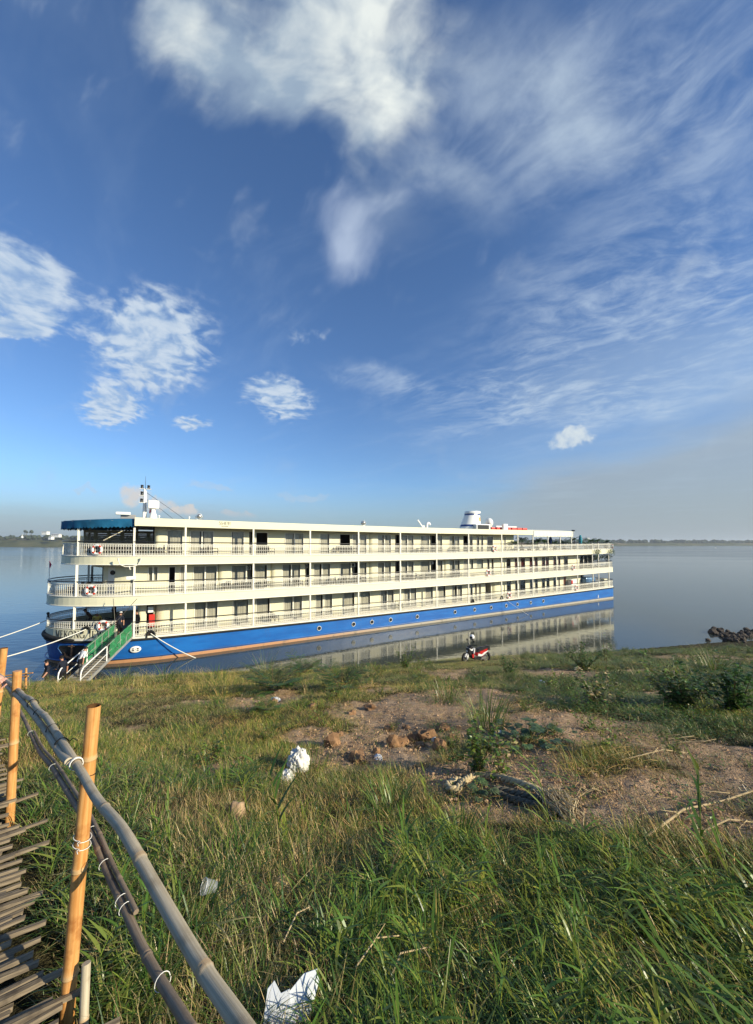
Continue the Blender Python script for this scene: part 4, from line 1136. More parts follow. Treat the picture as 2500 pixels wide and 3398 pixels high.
def far_screens():
    a_end = UP.a[-1] - UP.arc_of_s(-16.2); a_st = UP.a[-1] - UP.arc_of_s(-22.6); n = 7
    for i in range(n):
        a, b = a_st + (a_end - a_st) * i / n, a_st + (a_end - a_st) * (i + 1) / n
        f = MB(); V = lambda aa, zz, d: (*UP.out(aa, d), zz + .22)
        for (p, q, z0, z1) in ((a, a + .14, 6.95, 8.85), (b - .14, b, 6.95, 8.85), (a + .14, b - .14, 6.95, 7.25), (a + .14, b - .14, 8.6, 8.85)):
            f.add([V(p, z0, -.16), V(q, z0, -.16), V(q, z1, -.16), V(p, z1, -.16), V(p, z0, -.10), V(q, z0, -.10), V(q, z1, -.10), V(p, z1, -.10)],
                  [(3, 2, 1, 0), (4, 5, 6, 7), (0, 1, 5, 4), (1, 2, 6, 5), (2, 3, 7, 6), (3, 0, 4, 7)])
        o = f.build('side_screen', M_CREAM, SHIP)
        g = MB()
        for k in range(9):
            z = 7.27 + k * .147; g.add([V(a + .14, z, -.15), V(b - .14, z, -.15), V(b - .14, z + .13, -.12), V(a + .14, z + .13, -.12)], [(0, 1, 2, 3)])
        tag(g.build('louvre', M_GREYP, o), kind='stuff')
far_screens()
# ---- stern awning on the upper deck
def stern_awning():
    mb = MB(); z = 9.50; n = 26
    vs = []
    for i in range(n + 1):
        s = S_ROOF1 + .02 + (S_AWN1 - S_ROOF1) * i / n
        for (t, dz) in ((-.05, 0), (HB * .5, .25), (HB, .34), (HB * 1.5, .25), (2 * HB + .05, 0)): vs.append((s, t, z + dz - .02 * abs(sin(i * .6)) + sheer(s, z)))
    mb.add(vs, [(5 * i + k, 5 * i + 5 + k, 5 * i + 6 + k, 5 * i + 1 + k) for i in range(n) for k in range(4)], 0, True)
    o = mb.build('stern_awning', M_AWN, SHIP)
    v = MB(); vs = []; m = 170
    for i in range(m + 1):
        s = S_ROOF1 + .03 + (S_AWN1 - S_ROOF1) * i / m
        vs += [(s, -.06, z + sheer(s, z)), (s, -.075 + .015 * sin(i * .4), z - .62 - .13 * abs(sin(pi * i / 5)) + sheer(s, z))]
    v.add(vs, [(2 * i, 2 * i + 1, 2 * i + 3, 2 * i + 2) for i in range(m)]); v.build('valance', M_AWN, o)
    b = MB(); s = S_AWN1
    b.bar((s, -.05, 9.4), (s + .45, -.05, 9.75), .05); b.bar((s, -.05, 8.6), (s + .45, -.05, 9.75), .04); b.build('awning_bracket', M_TRIM, SHIP)
stern_awning()
# ---- things on the roof
def roof_gear():
    def e_at(u, t, z=9.57): s = s_of(u, t, z); return s, t, z + sheer(s, z)
    x, y, z = e_at(404, 3.2)                                            # radar scanner on its pedestal
    x, y, z = -17.9, 2.6, 9.75
    mb = MB(); mb.lathe([(.30, -.2), (.26, .3), (.17, .55), (.12, .8), (.001, .82)], 14); o = mb.build('radar_pedestal', M_WHITEP, SHIP, (x, y, z), (0, 0, .1))
    h = MB(); h.cbox((0, 0, 1.15), (.72, .40, .60), bev=.07); h.build('radar_housing', M_WHITEP, o)
    x, y, z = s_of(478, 3.0, 10), 3.0, 9.52                             # signal mast with its stack of lamps
    H = 2.55
    m = MB(); m.tube([(0, 0, 0), (0, 0, H)], [.11, .07], 8); m.tube([(.16, 0, 0), (.10, 0, H * .95)], [.05, .04], 6)
    for k in range(7): m.bar((0, 0, .3 + k * .32), (.15, 0, .3 + k * .32), .025)
    o = m.build('mast', M_WHITEP, SHIP, (x, y, z))
    lamps = [(-.16, H + .05), (.26, H + .05), (-.16, H - .45), (-.18, H - .98)]
    for (dx_, dz) in lamps:
        p = MB(); p.cbox((dx_, 0, dz - .04), (.34, .26, .03)); p.build('lamp_shelf', M_WHITEP, o)
        l = MB(); l.lathe([(.001, 0), (.11, 0), (.09, .06), (.09, .20), (.11, .24), (.001, .27)], 10, c=(dx_, 0, dz)); l.build('signal_lamp', M_DARK, o)
    a = MB(); a.tube([(.05, 0, H), (.05, 0, H + 1.0)], [.02, .008], 5); a.build('whip_aerial', M_DARK, o)
    w = MB()
    for k, (ex, ez) in enumerate(((3.0, .15), (2.2, .12))):
        w.tube([(.05, 0, H - .2 - k * .5), (ex * .5, 0, (H + ez) * .48 - k * .2), (ex, 0, ez)], .014, 4)
    tag(w.build('stay_wire', M_DARK, o), kind='stuff')
    FLAG = (x + .32, y - .1, z + .75)
    b = MB(); b.cbox((0, 0, .22), (.9, .6, .44), bev=.03); b.build('equipment_box', mat('grey_box', (.25, .25, .25), .6, .3), SHIP, (x - .95, 2.2, 9.6))
    b = MB(); b.cbox((0, 0, 0), (.9, .35, .22), bev=.09); b.build('horn_housing', M_WHITEP, SHIP, (x - 1.25, 1.8, 10.1))
    for u, r in ((662, .20), (1207, .20)):                                # round searchlights on the roof edge
        s = s_of(u, .6, 9.8); mb = MB(); mb.lathe([(.001, -.16), (r * .8, -.14), (r, 0), (r, .12)], 14, axis='y', c=(0, 0, .36)); mb.bar((0, .02, 0), (0, .02, .2), .06)
        mb.tube([(-r - .05, .02, .36), (-r - .03, .02, .12), (0, .02, .08), (r + .03, .02, .12), (r + .05, .02, .36)], .022, 5)
        o = mb.build('searchlight', M_CHROME, SHIP, (s, .6, 9.52 + sheer(s, 9)))
        g = MB(); g.lathe([(r * .93, -.10), (.001, -.165)], 12, axis='y', c=(0, 0, .36)); g.build('lamp_glass', M_WHITEP, o)
    for u in (518, 528, 628):
        s = s_of(u, .7, 9.7); mb = MB(); mb.tube([(0, 0, 0), (0, 0, .2)], .03, 6); mb.ball((0, 0, .26), .07, 8); mb.build('roof_lamp', M_WHITEP, SHIP, (s, .7, 9.51 + sheer(s, 9)))
    s = s_of(1417, .8, 9.8); mb = MB(); mb.tube([(0, 0, 0), (0, 0, .42), (.06, 0, .55), (.2, 0, .6), (.34, 0, .54), (.4, 0, .40)], .13, 10); mb.build('vent_cowl', M_WHITEP, SHIP, (s, .8, 9.5 + sheer(s, 9)))
    mb = MB(); mb.bar((0, 0, 0), (-.75, 0, .85), .10, .10); mb.bar((0, 0, -.1), (0, 0, .3), .14); mb.build('folded_davit', M_WHITEP, SHIP, (s - .35, .9, 9.55 + sheer(s, 9)))
    # funnel: raked, navy bands near the top and near the foot
    s0, s1 = s_of(1530, 2.6, 9.6), s_of(1589, 2.6, 9.6); cx = (s0 + s1) / 2; ra = (s1 - s0) / 2; H = (1754 - 1690) / F * (35.5 + cx * DY + 2.6 * DX)
    def fsec(z, grow=0.0):
        f = z / H; r = ra * (1 - .38 * f) + grow; c_ = .34 * ra * f; return r, c_
    def fring(zs, m, name, grow=0.0, parent=None, gap=None):
        mb = MB(); n = 28; vs = []
        for z_ in zs:
            r, c_ = fsec(z_, grow)
            for k in range(n): a = tau * k / n; vs.append((c_ + r * cos(a), r * .82 * sin(a), z_))
        mb.add(vs, [(i * n + k, i * n + (k + 1) % n, (i + 1) * n + (k + 1) % n, (i + 1) * n + k) for i in range(len(zs) - 1) for k in range(n) if not (gap and k in gap)], 0, True)
        return mb.build(name, m, parent or SHIP)
    o = fring([-.1, H * .3, H * .6, H * .9], M_WHITEP, 'funnel'); o.location = (cx, 2.6, 9.5 + sheer(cx, 9))
    fring([H * .90, H * .90 + .02, H * .99, H], M_WHITEP, 'funnel_cap', .10, o)
    mb = MB(); r, c_ = fsec(H, .10); mb.add([(c_ + r * cos(tau * k / 24), r * .82 * sin(tau * k / 24), H - .04) for k in range(24)], [tuple(range(24))]); mb.build('funnel_top', M_DARK, o)
    fring([H * .20, H * .30], M_BLUEBAND, 'funnel_band', .014, o, (19, 20)); fring([H * .79, H * .86], M_BLUEBAND, 'funnel_band', .014, o, (19, 20))
    mb = MB(); r, c_ = fsec(H * .58); rr_ = .26
    yel = mat('gold_crest_paint', (.75, .42, .04), .5, .4)
    ca = R(-62)
    for k in range(10):
        a = tau * k / 10
        for (q0, q1, w) in ((.40, 1.0, .24),):
            def pt(q, b):
                z_ = H * .58 + rr_ * q * sin(b); aa = ca + rr_ * q * cos(b) / r; r2, c2 = fsec(z_, .02); return (c2 + r2 * cos(aa), r2 * .82 * sin(aa), z_)
            mb.add([pt(q0, a - w * .6), pt(q0, a + w * .6), pt(q1, a + w), pt(q1, a - w)], [(0, 1, 2, 3)])
    mb.add([pt(.36, tau * k / 10) for k in range(10)], [tuple(range(10))]); mb.build('funnel_crest', yel, o)
    # condenser box, dome aerial, red raft canisters and a white beam
    s = s_of(1595, 1.6, 9.8); mb = MB(); mb.cbox((0, 0, .35), (2.3, 1.2, .66), bev=.03); o = mb.build('condenser', M_CHROME, SHIP, (s, 1.7, 9.51 + sheer(s, 9)))
    g = MB(); g.box((-.95, -.62, .10), (.85, -.60, .60)); g.build('condenser_grille', M_DARK, o)
    s = s_of(1626, 2.0, 10); mb = MB(); mb.lathe([(.30, 0), (.30, .1), (.46, .3), (.48, .55), (.40, .85), (.22, 1.03), (.001, 1.08)], 16); mb.build('dome_aerial', M_WHITEP, SHIP, (s, 2.1, 9.95 + sheer(s, 9)))
    mb = MB(); mb.lathe([(.14, -.5), (.14, .1)], 8); mb.build('aerial_foot', M_WHITEP, SHIP, (s, 2.1, 9.95 + sheer(s, 9)))
    for i in range(7):
        s = s_of(1632 + 17.5 * i, 1.4, 9.7); mb = MB(); mb.cbox((0, 0, .2), (.62 + .25 * (i > 3), .6, .38), bev=.09); mb.build('raft_canister', M_RED, SHIP, (s, 1.4, 9.51 + sheer(s, 9)))
    a, b = s_of(1650, 1.8, 9.8), s_of(1718, 1.8, 9.8); mb = MB(); mb.box((a, 1.9, 9.98 + sheer(a, 9)), (b, 2.05, 10.12 + sheer(a, 9))); mb.box((a + .3, 1.9, 9.51 + sheer(a, 9)), (a + .4, 2.05, 9.98 + sheer(a, 9))); mb.box((b - .4, 1.9, 9.51 + sheer(a, 9)), (b - .3, 2.05, 9.98 + sheer(a, 9))); mb.build('canister_rail', M_WHITEP, SHIP)
    s = s_of(1674, 1.0, 9.8); mb = MB(); mb.cbox((0, 0, .40), (.75, .3, .78), bev=.06); mb.build('vent_box', M_WHITEP, SHIP, (s, .9, 9.51 + sheer(s, 9)))
    mb = MB(); mb.lathe([(2.3, -.05), (1.9, .12), (1.1, .22), (.001, .26)], 24); mb.build('roof_hatch', M_WHITEP, SHIP, (S_ROOF0 + 2.6, 5.2, 9.52 + sheer(-16, 9)))
    mb = MB(); mb.bar((S_AWN1 + .45, -.02, 9.7), (S_AWN1 + .1, -.02, 9.72), .3, .16); mb.build('stern_light', M_DARK, SHIP)
    return FLAG
FLAG_AT = roof_gear()
# the horn-shaped light bracket and flood lamp by the bow door, box lamp on the post
def bow_bits():
    a = UP.arc_of_u(436); x, y = UP.out(a, .25); z = 6.55
    mb = MB(); x2, y2 = UP.out(a, .0)
    mb.tube([(x - .62, y, z + .30), (x - .55, y, z + .05), (x - .25, y, z - .10), (x + .25, y, z - .10), (x + .55, y, z + .05), (x + .62, y, z + .30)], .03, 6)
    mb.tube([(x, y, z - .10), (x, y, z - .25), (x2, y2, z - .3)], .045, 6)
    for k in (-1, 1): mb.tube([(x + .62 * k, y, z + .26), (x + .64 * k, y, z + .46)], [.035, .06], 6)
    mb.build('lamp_bracket', M_TRIM, SHIP)
    P2 = Path(OUT[2]); a = P2.arc_of_u(441); x, y = P2.out(a, .20)
    mb = MB(); mb.cbox((x, y, 5.68), (.55, .26, .22), bev=.03); mb.build('camera_box', M_WHITEP, SHIP)
    # red locker, white fan box, ring on the dark wall beside the gate
    s = s_of(504, .9, 2.6); mb = MB(); mb.cbox((s, 1.12, 2.55), (.36, .24, .86), bev=.03); mb.build('fire_locker', M_RED, SHIP)
    s = s_of(500, .9, 3.3); mb = MB(); mb.cbox((s, 1.15, 3.32), (.34, .3, .40), bev=.03); mb.build('alarm_box', M_WHITEP, SHIP)
    mb = MB(); mb.tube([(-24.12 + .02, HB + .0, 2.72), (-24.1, HB, 3.05)], [.10, .05], 8); mb.ball((-24.1, HB, 3.1), .10, 8); mb.build('bow_lamp', M_DARK, SHIP)
    mb = MB(); mb.tube([(-24.1, HB, 5.25), (-24.1, HB, 5.42)], [.12, .05], 8); mb.build('staff_socket', M_DARK, SHIP)
    mb = MB(); mb.tube([(-24.1, HB, 5.42), (-24.12, HB, 6.6)], .02, 5); mb.build('flagstaff', M_WHITEP, SHIP)
bow_bits()
# ================================================================== PEOPLE
SKIN = mat('skin', (.42, .22, .14), .6, .35, noise=(20, .06))
SKIN_FAIR = mat('fair_skin', (.60, .33, .25), .55, .35, noise=(25, .10))  # fairer skin tone, worn by the walker on the path
NAVY = mat('navy_cloth', (.014, .017, .028), .85, .15, noise=(8, .2)); BLACKC = mat('black_cloth', (.010, .010, .012), .85, .15)
WHITEC = mat('white_cloth', (.70, .72, .74), .85, .15, noise=(6, .05)); GREYC = mat('grey_cloth', (.10, .10, .095), .9, .1)
SHOE = mat('dark_shoe', (.012, .011, .010), .5, .3); HAIR = mat('black_hair', (.012, .010, .009), .6, .3)
HIVIS = mat('yellow_vest_cloth', (.62, .58, .16), .8, .2); OLIVE = mat('olive_cloth', (.09, .14, .03), .9, .1)
BLUEC = mat('blue_cloth', (.04, .09, .22), .85, .15); BROWNC = mat('brown_cloth', (.09, .055, .035), .9, .1)
J0 = dict(hip=(0, 0, .93), spine=(0, 0, 1.12), chest=(0, -.01, 1.31), neck=(0, .0, 1.47), jaw=(0, -.025, 1.545), head=(0, -.015, 1.63), crown=(0, 0, 1.705))
for sgn, k in ((-1, 'r'), (1, 'l')):
    J0.update({'sh' + k: (.175 * sgn, 0, 1.41), 'el' + k: (.235 * sgn, .03, 1.13), 'wr' + k: (.25 * sgn, -.05, .89), 'ha' + k: (.25 * sgn, -.08, .80),
               'th' + k: (.09 * sgn, 0, .88), 'kn' + k: (.10 * sgn, -.02, .50), 'an' + k: (.10 * sgn, .03, .09), 'to' + k: (.12 * sgn, -.15, .035)})
RAD = dict(hip=(.155, .115), spine=(.14, .105), chest=(.165, .115), neck=(.062, .062), jaw=(.062, .07), head=(.082, .095), crown=(.055, .06),
           sh=(.068, .065), el=(.047, .047), wr=(.034, .03), ha=(.042, .022), th=(.095, .10), kn=(.062, .065), an=(.042, .046), to=(.044, .03))
BONES = [('hip', 'spine', 't'), ('spine', 'chest', 't'), ('chest', 'neck', 't'), ('neck', 'jaw', 's'), ('jaw', 'head', 's'), ('head', 'crown', 's')]
for k in 'lr': BONES += [('chest', 'sh' + k, 't'), ('sh' + k, 'el' + k, 'u'), ('el' + k, 'wr' + k, 'f'), ('wr' + k, 'ha' + k, 's'), ('hip', 'th' + k, 'p'), ('th' + k, 'kn' + k, 'p'), ('kn' + k, 'an' + k, 'p'), ('an' + k, 'to' + k, 'b')]
def person(label, loc, rz, pose=None, shirt=NAVY, pants=BLACKC, skin=SKIN, sleeves='short', hat=None, hair=HAIR, scale=1.0, group=None, fingers=False, lean=None):
    J = {k: Vector(v) for k, v in J0.items()}
    if lean:                                                       # bend the upper body forward about the hips by an angle
        c = J['hip'].copy(); Rm = Matrix.Rotation(lean, 3, 'X')
        for k in J:
            if J[k].z > .95 or k[:2] in ('sh', 'el', 'wr', 'ha'): J[k] = c + Rm @ (J[k] - c)
    for k, v in (pose or {}).items(): J[k] = Vector(v)
    names = list(J); ix = {n: i for i, n in enumerate(names)}
    me = bpy.data.meshes.new('person'); me.from_pydata([J[n][:] for n in names], [(ix[a], ix[b]) for a, b, _ in BONES], [])
    tmp = bpy.data.objects.new('tmp', me); COL.objects.link(tmp)
    tmp.modifiers.new('s', 'SKIN').use_smooth_shade = True; tmp.modifiers.new('d', 'SUBSURF').levels = 1
    for n in names:
        sv = me.skin_vertices[0].data[ix[n]]; sv.radius = RAD[n] if n in RAD else RAD[n[:-1]]; sv.use_root = n == 'hip'
    dg = bpy.context.evaluated_depsgraph_get(); out = bpy.data.meshes.new_from_object(tmp.evaluated_get(dg))
    bpy.data.objects.remove(tmp); out.name = 'person'
    mats = [shirt, pants, skin, SHOE]; code = {'t': 0, 'u': 0 if sleeves else 2, 'f': 0 if sleeves == 'long' else 2, 's': 2, 'p': 1, 'b': 3}
    out.materials.clear()
    for m_ in mats: out.materials.append(m_)
    segs = [(J[a], J[b], code[c]) for a, b, c in BONES]
    mi = []
    for f in out.polygons:
        c = f.center; best = (9, 0)
        for a, b, k in segs:
            d = b - a; t = max(0, min(1, (c - a).dot(d) / d.length_squared)); q = (a + d * t - c).length
            if q < best[0]: best = (q, k)
        k = best[1]
        if k == 1 and c.z > .93: k = 0
        mi.append(k)
    if fingers:
        extra = MB()
        for side in 'lr':
            h, w = J['ha' + side], J['wr' + side]; d = (h - w).normalized(); x = d.cross(Vector((0, 0, 1))).normalized(); dn = x.cross(d)
            if dn.z > 0: dn = -dn
            for i, L in enumerate((.062, .074, .070, .056)):
                b = h + x * (.030 - .020 * i) - d * .01
                extra.tube([b, b + d * L * .42, b + d * L * .72 + dn * L * .30, b + d * L * .62 + dn * L * .68], [.0105, .010, .009, .007], 6)
            sx = 1 if side == 'l' else -1
            b = w + d * .03 + x * .028 * sx; extra.tube([b, b + x * .03 * sx + d * .03, b + x * .030 * sx + d * .055 + dn * .025], [.013, .012, .009], 6)
        nb = len(out.vertices); bmx = bmesh.new(); bmx.from_mesh(out)
        vs = [bmx.verts.new(p) for p in extra.v]
        bmx.faces.ensure_lookup_table(); n0 = len(bmx.faces)
        for f in extra.f:
            try: nf = bmx.faces.new([vs[i] for i in f]); nf.material_index = 2; nf.smooth = True
            except ValueError: pass
        bmx.faces.ensure_lookup_table()
        for i, k in enumerate(mi): bmx.faces[i].material_index = k
        bmx.to_mesh(out); bmx.free()
    else: out.polygons.foreach_set('material_index', mi)
    o = link('person', out, None, loc, (0, 0, rz)); o.scale = (scale,) * 3
    tag(o, label, 'person', group)
    hd, cr, jw = J['head'], J['crown'], J['jaw']; up = (cr - jw).normalized(); fw = Vector((0, -1, 0)); fw = (fw - up * fw.dot(up)).normalized(); sd = up.cross(fw)
    Mh = Matrix.Translation(hd) @ Matrix((sd, -fw, up)).transposed().to_4x4()
    f = MB(); f.M = Mh
    f.add([(-.014, -.088, -.035), (.014, -.088, -.035), (0, -.118, -.032), (0, -.092, .012)], [(0, 1, 2), (1, 3, 2), (3, 0, 2)]); f.build('nose', skin, o)
    f = MB(); f.M = Mh
    for sx in (-1, 1): f.ball((sx * .032, -.080, .014), .012, 6)
    f.build('eyes', HAIR, o)
    f = MB(); f.M = Mh; f.ball((0, -.078, -.062), (.024, .010, .006), 6); f.build('mouth', mat('lips', (.25, .09, .07), .6, .3) if 'lips' not in bpy.data.materials else bpy.data.materials['lips'], o)
    f = MB(); f.M = Mh
    for sx in (-1, 1): f.ball((sx * .084, .005, -.005), (.012, .020, .030), 6)
    f.build('ears', skin, o)
    if hair:
        h = MB(); h.M = Mh; h.lathe([(.001, .105), (.05, .095), (.085, .055), (.093, .01), (.088, -.03)], 12, a0=R(-35), a1=R(215)); h.build('hair', hair, o)
    if hat:
        h = MB(); h.M = Mh; h.lathe([(.001, .125), (.06, .118), (.096, .085), (.101, .045)], 14)
        h.add([(.09 * cos(t), -.09 * sin(t) * 1.0, .048) for t in np.linspace(R(15), R(165), 7)] + [(.098 * cos(t), -.17 * sin(t), .032) for t in np.linspace(R(15), R(165), 7)], [(i, i + 1, 8 + i, 7 + i) for i in range(6)])
        h.build('cap', hat, o)
    return o

# ---- the gangway between the bank and the bow
GA, GB = None, None
def gangway():
    a = BOWP.arc_of_u(419); x, y = BOWP.out(a, .05); top = s2w(x, y, 1.56); bot = at(231, 2282, 20.1)
    d = bot - top; L = d.length; e = empty('gangway', bot); tag(e, 'steel gangway with green netting leading from the bank up to the ship bow', 'gangway')
    ex = d.normalized(); ey = Vector((ex.y, -ex.x, 0)).normalized(); ez = ey.cross(ex); ez = -ez if ez.z < 0 else ez
    o = top - bot
    P = lambda l, w, h: o + ex * l + ey * w + Vector((0, 0, h))        # l from the ship down, w across, h up
    W2 = .52
    steel = mat('galvanised_steel', (.36, .35, .32), .5, .4, metal=.3, noise=(6, .2)); wood = mat('grey_tread_wood', (.30, .265, .205), .8, .2, noise=(5, .25))
    white = M_WHITEP
    for w in (-W2, W2):
        m = MB(); m.bar(P(0, w, -.04), P(L, w, -.04), .07, .16); m.build('stringer', steel, e)
    m = MB(); m.bar(P(.1, 0, -.10), P(L, 0, -.10), 2 * W2 - .08, .02); m.build('ramp_plate', steel, e)
    tread = None; n = 21
    for i in range(n):
        l = .16 + (L - .3) * i / (n - 1)
        if tread is None:
            t = MB(); t.box((-W2 + .045, -.11, -.02), (W2 - .045, .11, .025)); tread = t.mesh('tread', wood)
        q = link('tread', tread, e, P(l, 0, 0)); q.rotation_euler = (0, 0, atan2(ey.y, ey.x))
    # lower hooped handrails, thin upper rails and stanchions
    for w in (-W2, W2):
        h = MB(); l0, l1 = L * .56, L + .05
        h.tube([P(l1, w, -.3), P(l1, w, .62), P(l1 - .05, w, .78), P(l1 - .22, w, .90), P(l0 + .15, w, .92), P(l0 + .03, w, .88), P(l0, w, .78), P(l0, w, 0)], .033, 8); h.build('lower_handrail', white, e)
        h = MB(); h.tube([P(l1 - .02, w, .40), P(l0, w, .45)], .018, 6); h.build('mid_rail', white, e)
        h = MB(); h.tube([P(l0, w, .90), P(0.0, w, .92)], .020, 6); h.tube([P(l0, w, .48), P(0.0, w, .48)], .014, 6); h.build('upper_handrail', steel, e)
        for k in range(5):
            l = .05 + (l0 - .1) * k / 4; h = MB(); h.tube([P(l, w, -.03), P(l, w, .93)], .018, 6); h.build('stanchion', steel, e)
        h = MB()
        for k in range(4):
            l = .05 + (l0 - .1) * k / 4; h.tube([P(l, w * .98, .0), P(l + l0 * .24, w * .98, .48)], .012, 5)
        h.build('brace', steel, e)
        g = bpy.data.materials.get('green_netting')
        if g is None:
            g = bpy.data.materials.new('green_netting'); g.use_nodes = True; T = NT(g.node_tree); b = T.n['Principled BSDF']; b.inputs['Roughness'].default_value = .8
            co = T.new('ShaderNodeTexCoord').outputs['Object']; nz = T.noise(co, 5, 4, .6)
            T.put(b.inputs['Base Color'], T.mix(T.lin(nz, .3, .7), (.010, .13, .045), (.03, .27, .10)))
            T.put(b.inputs['Alpha'], T.lin(nz, .3, .7, .72, .97)); T.put(b.inputs['Normal'], T.bump(T.noise(T.mapping(co, scale=(3, 3, .6)), 3, 3, .5), .9, .08))
            b.inputs['Transmission Weight'].default_value = 0
        nm = MB(); nn, kk = 16, 5; vs = []; la, lb = (.0, L * .60) if w > 0 else (.12, L * .50)
        for i in range(nn + 1):
            for k in range(kk + 1):
                f = k / kk; l = la + (lb - la) * i / nn; sag = .06 * abs(sin(i * 1.1)) * (f > .9)
                vs.append(P(l, w * 1.03 + (.05 * sin(i * .9 + k) * sin(pi * f)) * (1 if w > 0 else -1), -.10 + 1.12 * f - sag))
        nm.add(vs, [(i * (kk + 1) + k, (i + 1) * (kk + 1) + k, (i + 1) * (kk + 1) + k + 1, i * (kk + 1) + k + 1) for i in range(nn) for k in range(kk)], 0, True)
        nm.build('netting', g, e)
    return top, bot, ex, ey
G_TOP, G_BOT, G_EX, G_EY = gangway()
# hoist lines that hold the gangway
def rope_obj(name, pts, r, m, label, cat, group=None, n=6, kind=None):
    mb = MB(); mb.tube(pts, r, n); o = mb.build(name, m); tag(o, label, cat, group, kind); return o
M_ROPE = mat('white_rope', (.72, .70, .62), .85, .1, noise=(30, .12)); M_LINE = mat('grey_line', (.14, .13, .11), .8, .2)
def catenary(a, b, sag, n=24):
    a, b = Vector(a), Vector(b); return [a.lerp(b, i / n) - Vector((0, 0, sag * 4 * (i / n) * (1 - i / n))) for i in range(n + 1)]
lines = [(P_, w) for P_, w in ((.5, 1), (2.2, -1))]
for k, (l, w) in enumerate(lines):
    a = G_TOP + G_EX * l + G_EY * (.52 * w) + Vector((0, 0, .9)); top = at(455 if w > 0 else 376, 1987, 25.4 if w > 0 else 25.2)
    rope_obj('hoist_line', [a, top], .018, M_LINE, 'thin hoist line from the %s side of the gangway up to the middle deck' % ('aft' if w > 0 else 'forward'), 'line', 'gangway hoist lines', 5)

# ---- people on the bank and aboard
def on_px(u, Y, z): p = at(u, 1803, Y); return (p.x, Y, z)
g1 = gz(-16.75, 19.7)
o = person('navy-polo crewman in dark cap facing the camera, leftmost of those at the gangway foot', (-16.78, 19.75, .34), R(-38), shirt=NAVY, hat=BLACKC,
           pose=dict(elr=(-.27, -.02, 1.13), wrr=(-.31, -.10, .90), har=(-.33, -.14, .82), ell=(.26, -.06, 1.15), wrl=(.42, -.22, 1.02), hal=(.49, -.27, 1.00)), group='people at the gangway foot')
b = MB(); b.cbox((.085, -.128, 1.33), (.075, .006, .04)); b.build('name_badge', WHITEC, o)
person('man in navy shirt and black cap in profile beside the gangway foot', (-16.45, 20.35, .36), R(-100), shirt=NAVY, hat=BLACKC, group='people at the gangway foot', lean=R(8),
       pose=dict(ell=(.25, -.12, 1.13), wrl=(.20, -.36, 1.04), hal=(.17, -.44, 1.02)))
o = person('man in white shirt with a shoulder bag climbing the gangway', (-16.15, 21.05, .66), R(160), shirt=WHITEC, pants=GREYC, group='people at the gangway foot', lean=R(26),
       pose=dict(ell=(.33, -.30, 1.20), wrl=(.42, -.52, 1.08), hal=(.44, -.60, 1.06), knl=(.10, -.16, .56), anl=(.10, -.06, .22), tol=(.10, -.24, .19)))
b = MB(); b.cbox((-.20, .02, .98), (.12, .30, .24), bev=.03); b.build('shoulder_bag', BLACKC, o)
b = MB(); b.tube([(-.20, -.1, 1.10), (-.06, -.36, 1.28), (.14, -.36, 1.44), (.10, -.14, 1.42), (-.14, .1, 1.16)], .018, 5); b.build('strap', BLACKC, o)
q = s2w(-19.75, .75, DECKZ[1])
person('stooping crewman in dark clothes and a white cap at the top of the gangway', q, R(200), shirt=NAVY, hat=WHITEC, lean=R(24), group='crew on the bow deck')
q = s2w(s_of(454, .75, 2.5), .75, DECKZ[1])
o = person('officer in black jacket and cap standing at the ship gate', q, R(-20), shirt=BLACKC, sleeves='long', hat=BLACKC, group='crew on the bow deck')
b = MB(); b.add([(-.035, -.128, 1.42), (.035, -.128, 1.42), (0, -.130, 1.25)], [(0, 1, 2)]); b.build('shirt_front', WHITEC, o)
q = s2w(s_of(379, 5.4, 2.5), 5.4, DECKZ[1])
person('crewman in black standing by the far rail of the bow deck', q, R(150), shirt=BLACKC, sleeves='long', pants=OLIVE, hat=BLACKC, group='crew on the bow deck')
q = s2w(s_of(322, 3.1, 2.5), 3.1, DECKZ[1])
person('crewman in yellow vest bending over the luggage on the bow deck', q, R(35), shirt=HIVIS, pants=BLACKC, sleeves='long', lean=R(52), group='crew on the bow deck')
q = s2w(s_of(305, 3.9, 2.5), 3.9, DECKZ[1])
person('crewman in brown jacket bending beside the yellow-vested man on the bow', q, R(-60), shirt=BROWNC, pants=BLACKC, sleeves='long', lean=R(34), hat=BLACKC, group='crew on the bow deck')
bags = [(281, 3.2, .7, BLACKC, 'black'), (292, 3.8, .8, BLUEC, 'blue'), (336, 4.0, .75, BLACKC, 'black'), (346, 3.4, .7, BROWNC, 'brown'), (356, 4.4, .7, BLACKC, 'black'), (270, 4.1, .6, GREYC, 'grey'), (315, 4.9, .85, NAVY, 'navy')]
pl = ['beside the bow post', 'propped against the dark bags', 'behind the bending crewmen', 'near the gangway end of the pile', 'closest to the far rail crewman', 'nearest the tip of the bow', 'at the back of the pile']
for (u, t, h, m_, cn), w in zip(bags, pl):
    s = s_of(u, t, 2); mb = MB(); mb.cbox((0, 0, h / 2), (.8, .42, h), bev=.12); o = mb.build('bag', m_, None, s2w(s, t, DECKZ[1]) + Vector((0, 0, .005)), (0, 0, u * .7))
    tag(o, '%s bag in the luggage pile on the bow, %s' % (cn, w), 'bag', 'luggage on the bow deck')
    k = MB(); k.tube([(-.15, 0, h - .01), (-.12, 0, h + .10), (.12, 0, h + .10), (.15, 0, h - .01)], .02, 5); k.build('handle', BLACKC, o)
